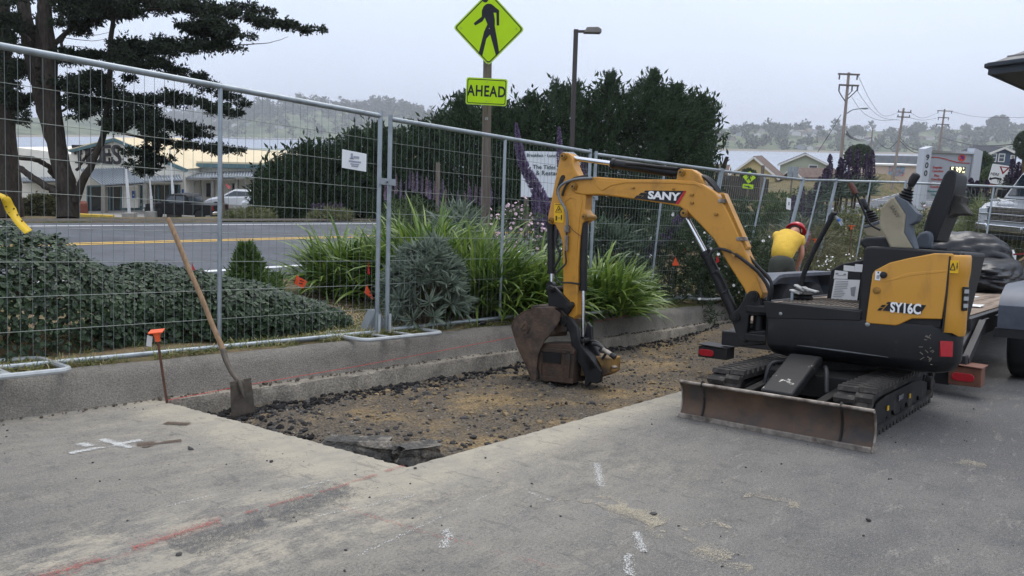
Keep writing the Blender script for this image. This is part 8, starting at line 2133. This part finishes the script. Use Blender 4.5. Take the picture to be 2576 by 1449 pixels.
def flag(label, px, py, d, pts, mm, hpx, txt=False, bend=0.0):
    q_ = PL(px, py, d); w_ = LOTM @ q_; g = gz1(w_.x, w_.y); s = d / FPX; e = thing('marker_flag', label, 'marker flag', tuple(LOTI @ Vector((w_.x, w_.y, g))), 'lot', 'survey marker flags')
    f0 = LOTI @ Vector((w_.x, w_.y, g)); m = MB(); m.tube([f0, q_], .0018, 5); m.part('wire', M_wire, e)
    rt = PL(px + 10, py, d) - PL(px, py, d); dn = PL(px, py + 10, d) - PL(px, py, d); m = MB()
    m.prism([q_ + rt * (x / 10) + dn * (y / 10) + Vector((0, bend * x / 30 * .02, 0)) for x, y in pts], (.0, .0015, 0)); fl_ = m.part('flag_sheet', mm, e, smooth=False)
    if txt:
        m = MB()
        for (x0, y0, x1, y1) in ((8, -4, 22, -1), (9, 4, 18, 7), (6, 11, 16, 13)): m.prism([q_ + rt * (x / 10) + dn * (y / 10) + Vector((0, -.002, 0)) for x, y in ((x0, y0), (x1, y1), (x1, y1 + 2.4), (x0, y0 + 2.4))], (0, .001, 0))
        m.part('flag_print', M_kd, fl_, smooth=False)['kind'] = 'stuff'


M_fo = mat('flag_orange', S(238, 96, 50), .6, var=.05, trans=.3); M_fr2 = mat('flag_red', S(206, 40, 46), .6, var=.05, trans=.3); M_fb = mat('flag_blue', S(28, 84, 190), .6, var=.05, trans=.2)
flag('orange printed marker flag beside the small conifer bush', 745, 700, 8.6, [(0, -8), (28, 8), (18, 26), (-4, 14)], M_fo, 40, True)
flag('blue marker flag in the low hedge', 678, 775, 7.2, [(2, -18), (12, -4), (6, 4), (-4, 8)], M_fb, 30)
flag('orange marker flag left of the fence joint', 920, 740, 8.2, [(2, -24), (18, 8), (17, 14), (-4, -4)], M_fo, 40, True)
flag('tall red marker flag left of the fence joint', 924, 690, 8.3, [(2, -34), (6, -2), (7, 2), (0, -2)], M_fr2, 40)
flag('red marker flag behind the shovel handle', 480, 700, 8.4, [(2, -40), (18, -6), (16, 0), (4, -2)], M_fr2, 30)
flag('orange marker flag under the excavator boom', 1694, 668, 11.4, [(5, -22), (14, 0), (-4, 0)], M_fo, 40)
flag('red marker flag seen just below the boom', 1722, 640, 11.8, [(2, -28), (6, -4), (-2, -2)], M_fr2, 40)
flag('red marker flag beside the boom cylinder', 1802, 660, 11.8, [(2, -20), (7, -2), (-3, 4)], M_fr2, 40)
flag('pink ribbon flag on the old wooden piling', 566, 470, 25, [(0, -9), (14, -1), (12, 6), (6, 3)], mat('ribbon_pink', S(214, 96, 100), .6), 40)
# black plug and lead on the kerb
q = oP(1212, 829, (0, 5.42, 0), Vector((0, 1, 0))); q = Vector((q.x, 5.42, .265)); e = thing('power_plug', 'black power plug and lead lying on the kerb', 'plug', tuple(q), 'lot')
m = MB(); m.bar(q + Vector((-.05, 0, .018)), q + Vector((.04, 0, .02)), .05, .04); m.part('plug_body', M_kd, e, bevel=.012); m = MB(); m.bar(q + Vector((-.075, 0, .01)), q + Vector((-.05, 0, .015)), .04, .008); m.part('plug_pins', M_wear, e)
m = MB(); m.tube(curve3([q + Vector((.04, 0, .02)), q + Vector((.15, -.02, .03)), q + Vector((.3, -.1, .01)), q + Vector((.5, -.16, -.05))], 12), .006, 6); m.part('lead', M_kd, e)
# plastic bottle stuck in the fence
a, b = PL(2100, 541, 15.4), PL(2118, 566, 15.4); ax_ = b - a; m = MB(); L_ = ax_.length; m.lathe(a, [(.012, 0), (.014, L_ * .1), (.033, L_ * .3), (.033, L_ * .95), (.028, L_)], 12, ax_); e = thing('water_bottle', 'clear plastic water bottle stuck in the fence wires', 'bottle', tuple(a), 'lot'); m.part('bottle', mat('clear_plastic', S(214, 222, 228), .15, var=0, glass=.7), e); m = MB(); m.lathe(a, [(.0345, L_ * .4), (.0345, L_ * .6)], 12, ax_); m.part('label_band', mat('blue_label', S(60, 110, 190), .5), e)

# --- paint and chalk on the asphalt: real flecks lying on the surface


def flecks(name, segs, m, label, n, w, sz, jitter=1.0, par=lot):
    """segs: polylines in lot XY; flecks spread across width w"""
    P_, tot = [], []
    for s in segs:
        for a, b in zip(s[:-1], s[1:]): P_.append((Vector(a[:2]), Vector(b[:2]))); tot.append((Vector(b[:2]) - Vector(a[:2])).length)
    tot = np.array(tot); k = RNG.choice(len(tot), n, p=tot / tot.sum()); t = RNG.random(n)
    A_ = np.array([P_[i][0][:] for i in k]); B_ = np.array([P_[i][1][:] for i in k]); d = unit(B_ - A_); nn = np.stack([-d[:, 1], d[:, 0]], -1)
    c = A_ + (B_ - A_) * t[:, None] + nn * (RNG.standard_normal(n) * w)[:, None]; keep = fbm(c[:, 0] * 9, c[:, 1] * 9, 77, 3) > (.34 * jitter); c = c[keep]; n = len(c)
    q_ = 6; th = np.arange(q_) * 2 * PI / q_ + RNG.random((n, 1)) * 6; r = RNG.uniform(.35, 1, (n, q_)) * (RNG.random((n, 1)) ** 1.5 * sz + .0012)
    V = np.stack([c[:, :1] + r * np.cos(th), c[:, 1:] + r * np.sin(th), np.full((n, q_), .004) + RNG.random((n, 1)) * .0006], -1)
    o = link(name, npmesh(name, V.reshape(-1, 3), np.arange(n * q_).reshape(n, q_), m), par); o['kind'] = 'stuff'; o['label'] = label


M_chr2 = mat('red_chalk', S(170, 92, 84), .95, var=.1); M_chw = mat('white_chalk', S(206, 206, 202), .95, var=.06); M_chd = mat('pale_dust', S(178, 168, 146), .95, var=.1)
gg = lambda x, y: G(x, y)
flecks('red_chalk_line', [[gg(1015, 1172), gg(840, 1230), gg(700, 1268), gg(560, 1308), gg(400, 1360), gg(240, 1412), gg(80, 1462)]], M_chr2, 'red chalk snap line across the asphalt', 2800, .010, .0022)
flecks('red_chalk_line', [[gg(600, 1296), gg(500, 1326), gg(420, 1352), gg(240, 1412), gg(80, 1462)]], M_chr2, 'red chalk snap line across the asphalt', 1800, .03, .0018)
flecks('red_chalk_line', [[gg(850, 1275), gg(1100, 1350), gg(1400, 1430)], [gg(640, 966), gg(430, 1012)]], M_chr2, 'faint red chalk trace', 500, .008, .003)
flecks('white_paint_cross', [[gg(175, 1142), gg(260, 1125), gg(355, 1108)], [gg(255, 1106), (gg(300, 1120) + gg(255, 1106)) / 2, gg(330, 1128)], [gg(200, 1116), gg(228, 1124)]], M_chw, 'white spray-painted cross', 4000, .013, .003, .8)
flecks('white_paint_dash', [[gg(1115, 1330), gg(1128, 1345), gg(1115, 1380)], [gg(1500, 1165), gg(1512, 1225)], [gg(1600, 1340), gg(1618, 1390)], [gg(1578, 1395), gg(1585, 1450)]], M_chw, 'white spray-painted dashes', 2000, .011, .0026, .8)
flecks('dust_smear', [[gg(1500, 1250), gg(1590, 1290), gg(1700, 1350)], [gg(1560, 1270), gg(1660, 1315), gg(1705, 1350), gg(1780, 1332), gg(1830, 1322)], [gg(1560, 1280), gg(1400, 1262)], [gg(1870, 1250), gg(2010, 1275)], [gg(1750, 1380), gg(1900, 1428)], [gg(2380, 1155), gg(2480, 1170)]], M_chd, 'pale dust smears', 16000, .04, .0022, 1.15)
flecks('scratch', [[gg(800, 1300), gg(1080, 1180 + 60)], [gg(900, 1400), gg(1240, 1240)], [gg(420, 1275), gg(560, 1240)], [gg(720, 1240), gg(900, 1190)], [gg(1330, 1240), gg(1420, 1275)]], M_chw, 'pale scratches on the asphalt', 700, .004, .003)
flecks('tyre_smear', [[gg(880, 1222), gg(716, 1282), gg(596, 1330), gg(427, 1372)], [gg(860, 1236), gg(700, 1300), gg(560, 1352), gg(470, 1390)]], mat('dark_smear', S(98, 98, 98), .9, var=.1), 'dark tyre smear beside the chalk line', 12000, .055, .0026, .9)
flecks('brown_stain', [[gg(415, 1065), gg(475, 1068)], [gg(345, 1120), gg(455, 1108)], [gg(360, 1128), gg(420, 1120)]], mat('brown_stain', S(98, 84, 72), .95, var=.15), 'brown earth stains on the asphalt', 7000, .018, .0035)
# crumbs lying about on the lot
pts, rad = [], []
for _ in range(420):
    x = random.uniform(1.2, 9); y = random.uniform(.3, 5.1)
    if x > TX0 - .1 and y > TY0 - .03: continue
    r = random.uniform(.002, .007) * (2.2 if random.random() < .06 else 1); pts.append((x, y, r * .5)); rad.append(r)
pebbles('loose_crumbs', pts, rad, M_crumb, lot, 'scattered asphalt crumbs on the lot')
pts, rad = [], []
for _ in range(650):
    x = random.uniform(.4, 13) ; y = KY - .01 - abs(random.gauss(0, .05)); r = random.uniform(.003, .012) * (2 if random.random() < .05 else 1)
    if x > TX0: y = random.uniform(TY1 + .02, KY)
    pts.append((x, y, r * .4 + .005)); rad.append(r)
pebbles('gutter_debris', pts, rad, mat('gutter_crumb', S(92, 84, 74), .95, var=.4, scale=9), gut, 'dirt and crumbs at the foot of the kerb')
# grass and straw along the top of the kerb


def grass(name, label, n, X0_, X1_, Y0_, Y1_, L_, m, dens):
    X = RNG.uniform(X0_, X1_, n); Y = RNG.uniform(Y0_, Y1_, n); k = fbm(X * 2.1, Y * 2.1, 55, 3) > dens; X, Y = X[k], Y[k]; n = len(X)
    M3 = np.array(LOTM.to_3x3()); b = (M3 @ np.stack([X, Y, np.full(n, .26)]).T[..., None])[..., 0] + np.array(LO[:]); b[:, 2] = np.maximum(ground_z(b[:, 0], b[:, 1]) - .01, b[:, 2] - .05)
    V, F = straps(b, RNG.uniform(0, 2 * PI, n), RNG.uniform(.5, 1.2, n) * L_, RNG.uniform(.003, .006, n), RNG.uniform(.1, .9, n), RNG.uniform(.2, 1.5, n), 3)
    o = link(name, npmesh(name, V, F, m)); tagit(o, label, None, kind='stuff')


M_gr = leafmat('verge_grass', S(88, 100, 52), S(140, 140, 84), trans=.25); M_st = leafmat('dry_straw', S(158, 138, 98), S(196, 178, 136), trans=.2)
grass('grass', 'short green grass along the top of the kerb', 20000, .3, 9.5, 5.40, 5.85, .075, M_gr, .36); grass('straw', 'dry straw and dead grass behind the fence', 12000, 1.5, 12.5, 5.40, 7.2, .09, M_st, .42); grass('weeds', 'rough grass under the far fence', 9000, 8.5, 15.5, 5.4, 9.5, .16, M_gr, .36)
pts, rad = [], []
M3 = LOTM
for _ in range(1500):
    v = lotw(random.gauss(4.3, .9), random.gauss(7.3, .6), .3); r = random.uniform(.008, .03); pts.append((v.x, v.y, gz1(v.x, v.y) + .01)); rad.append(r)
pebbles('wood_chips', pts, rad, mat('bark_mulch', S(132, 116, 98), .95, var=.35, scale=9), gnd, 'pale bark mulch on the planting bank', .3)
bpy.data.objects['wood_chips'].matrix_world = Matrix.Identity(4)


# ------------------------------------------------------------------ the worker bending over by the fence
M_skin = mat('skin', S(176, 124, 100), .55, var=.06, scale=14); M_shirt = mat('yellow_tshirt', S(214, 176, 66), .9, var=.07, scale=5, bump=.35, bscale=16, c2=S(196, 156, 54), m2=(.5, .7), s2=4)
M_short = mat('olive_shorts', S(66, 68, 60), .9, var=.12, scale=8, bump=.3, bscale=18); M_hat = mat('red_hard_hat', S(176, 26, 40), .35, var=.05, coat=.3); M_boot = mat('work_boot', S(86, 68, 52), .85, var=.15); M_prt = mat('shirt_print', S(150, 122, 48), .9)


def skinned(name, verts, edges, rad, m, parent, root=0, sub=2):
    o = ORG[parent.name]; me = bpy.data.meshes.new(name); me.from_pydata([tuple(Vector(v) - o) for v in verts], edges, []); me.materials.append(m)
    ob = link(name, me, parent); sk_ = ob.modifiers.new('skin', 'SKIN'); sk_.use_smooth_shade = True; sk_.branch_smoothing = .4
    lay = me.skin_vertices[0].data if me.skin_vertices else None
    if lay is None:
        bpy.context.view_layer.update(); bm = bmesh.new(); bm.from_mesh(me); bm.verts.layers.skin.verify(); bm.to_mesh(me); bm.free(); lay = me.skin_vertices[0].data
    for i, r in enumerate(rad): lay[i].radius = r if isinstance(r, tuple) else (r, r); lay[i].use_root = (i == root)
    s = ob.modifiers.new('sub', 'SUBSURF'); s.levels = sub; s.render_levels = sub
    return ob


WK = thing('person', 'person in yellow T-shirt, olive shorts and red hat bending over by the fence', 'person', (11.1, 4.15, .0), 'lot')
pel = PL(1964, 655, 11.0); spn = PL(1970, 625, 11.12); cst = PL(1981, 599, 11.32); nkb = PL(1991, 586, 11.5); hdb = PL(1999, 583, 11.62); hdt = PL(2003, 577, 11.72)
sR = PL(2012, 600, 11.42); sL = PL(1956, 588, 11.48); eR = PL(2017, 640, 11.32); wR = PL(2004, 672, 11.4); eL_ = PL(1950, 625, 11.65); wL = PL(1953, 690, 11.42)
hR = PL(1982, 668, 11.0); hL = PL(1948, 666, 10.96); fz = .04; kR = Vector((hR.x + .16, hR.y - .02, .48)); kL = Vector((hL.x + .14, hL.y + .03, .48))
aR = Vector((hR.x + .02, kR.y, fz + .06)); aL = Vector((hL.x - .02, kL.y + .02, fz + .06)); tR = aR + Vector((.2, -.04, -.05)); tL = aL + Vector((.2, .03, -.05))
V = [pel, spn, cst, nkb, hdb, hdt, sR, eR, wR, sL, eL_, wL, hR, kR, aR, hL, kL, aL]; E = [(0, 1), (1, 2), (2, 3), (3, 4), (4, 5), (2, 6), (6, 7), (7, 8), (2, 9), (9, 10), (10, 11), (0, 12), (12, 13), (13, 14), (0, 15), (15, 16), (16, 17)]
Rr = [.10, .085, .09, .055, .085, .075, .05, .042, .028, .05, .042, .028, .085, .055, .036, .085, .055, .036]
for w, el in ((wR, eR), (wL, eL_)):              # palm and five fingers
    d = (w - el).normalized(); s = d.cross(Vector((1, 0, .2))).normalized(); wi = len(V) - 0
    wid = 8 if w is wR else 11; pm = w + d * .06; V.append(pm); E.append((wid, len(V) - 1)); Rr.append((.032, .018)); pi_ = len(V) - 1
    for k, (o_, L_) in enumerate(((-.03, .06), (-.011, .075), (.010, .08), (.030, .07))):
        a = pm + s * o_ + d * .03; b = a + d * L_ * .55 + Vector((.012, 0, 0)); c = b + d * L_ * .4 + Vector((.022, 0, .0))
        i0 = len(V); V += [a, b, c]; Rr += [.010, .009, .007]; E += [(pi_, i0), (i0, i0 + 1), (i0 + 1, i0 + 2)]
    a = w + d * .03 + s * .035; b = a + d * .03 + s * .02; i0 = len(V); V += [a, b]; Rr += [.011, .009]; E += [(pi_, i0), (i0, i0 + 1)]
skinned('body', V, E, Rr, M_skin, WK)
tor = (cst - pel).normalized()
sh = skinned('t_shirt', [pel - tor * .03, spn, cst, nkb, sR, sR.lerp(eR, .55), sL, sL.lerp(eL_, .55)], [(0, 1), (1, 2), (2, 3), (2, 4), (4, 5), (2, 6), (6, 7)], [(.185, .165), (.19, .17), (.215, .18), .10, .105, .085, .105, .085], M_shirt, WK, 2)
skinned('shorts', [pel + tor * .06, pel, hR, hR.lerp(kR, .85), hL, hL.lerp(kL, .85)], [(0, 1), (1, 2), (2, 3), (1, 4), (4, 5)], [(.16, .15), (.17, .155), .122, .095, .122, .095], M_short, WK, 1)
for a, t in ((aR, tR), (aL, tL)): skinned('boot', [a + Vector((0, 0, .08)), a, t], [(0, 1), (1, 2)], [.055, .055, (.05, .04)], M_boot, WK, 1)
ax_ = (hdt - hdb).normalized() * .6 + Vector((.3, -.1, .75)); ax_.normalize(); c = hdt - ax_ * .02
m = MB(); m.lathe(c, [(.155, -.012), (.158, .0), (.125, .012), (.128, .03), (.118, .07), (.09, .1), (.045, .115), (.0, .12)], 24, ax_); m.part('hat', M_hat, WK, angle=40); m = MB(); m.tube([c + ax_ * .03 - Vector((.12, 0, .02)), c + ax_ * .135, c + ax_ * .03 + Vector((.12, 0, .0))], .012, 8); m.part('hat_ridge', M_hat, WK)
m = MB(); fwd_ = Vector((.75, -.1, -.6)).normalized(); nose = hdb.lerp(hdt, .5) + fwd_ * .098; m.sphere(nose, .018, (1, .7, 1.3), 8, 6); m.part('nose', M_skin, WK)
for s in (-1, 1):
    m = MB(); m.sphere(hdb.lerp(hdt, .5) + Vector((0, s * .09, 0)), .026, (.8, .35, 1.2), 8, 6); m.part('ear', M_skin, WK); m = MB(); m.sphere(hdb.lerp(hdt, .62) + fwd_ * .085 + Vector((0, s * .032, .01)), .011, (1, 1, 1), 8, 6); m.part('eye', M_kd, WK)
m = MB(); m.sphere(hdb.lerp(hdt, .3) + fwd_ * .092, .02, (.5, 1.2, .4), 8, 5); m.part('mouth', mat('lip', S(140, 84, 76), .6), WK)
m = MB(); m.sphere(hdb.lerp(hdt, .6) - fwd_ * .012, .098, (1, 1, 1), 12, 8); m.part('hair', mat('dark_hair', S(44, 34, 30), .8), WK)

# ------------------------------------------------------------------ sea haze
HZ = bpy.data.materials.new('sea_haze'); HZ.use_nodes = True; hn = HZ.node_tree; hn.nodes.clear(); ho = hn.nodes.new('ShaderNodeOutputMaterial'); hv = hn.nodes.new('ShaderNodeVolumePrincipled')
hv.inputs['Color'].default_value = (.93, .95, 1, 1); hv.inputs['Density'].default_value = .0003; hv.inputs['Anisotropy'].default_value = .1; hn.links.new(hv.outputs[0], ho.inputs['Volume'])
m = MB(); m.bb(-3300, 3300, -120, 3400, -12, 125); hz = m.obj('haze', HZ, 'thin sea haze over the bay', None, frame='world', kind='stuff', smooth=False)


# ------------------------------------------------------------------ look-alikes are told apart by their place, counted from the left
ORD = 'leftmost second third fourth fifth sixth seventh eighth ninth tenth eleventh twelfth thirteenth fourteenth fifteenth sixteenth seventeenth eighteenth nineteenth twentieth'.split()
ORD += ['twenty-' + w for w in 'first second third fourth fifth sixth seventh eighth ninth'.split()] + ['thirtieth', 'thirty-first', 'thirty-second']
bpy.context.view_layer.update()
same = {}
for o in bpy.data.objects:
    if o.parent is None and o.get('category') and o.get('group'): same.setdefault((o['group'], o['label']), []).append(o)
for (g_, l_), os_ in same.items():
    if len(os_) < 2: continue
    os_.sort(key=lambda o: (o.matrix_world.translation.x - CAM.x) / (o.matrix_world.translation.y - CAM.y))
    for k, o in enumerate(os_): o['label'] = l_ + ', ' + ('leftmost of its row' if k == 0 else ORD[k] + ' from the left')
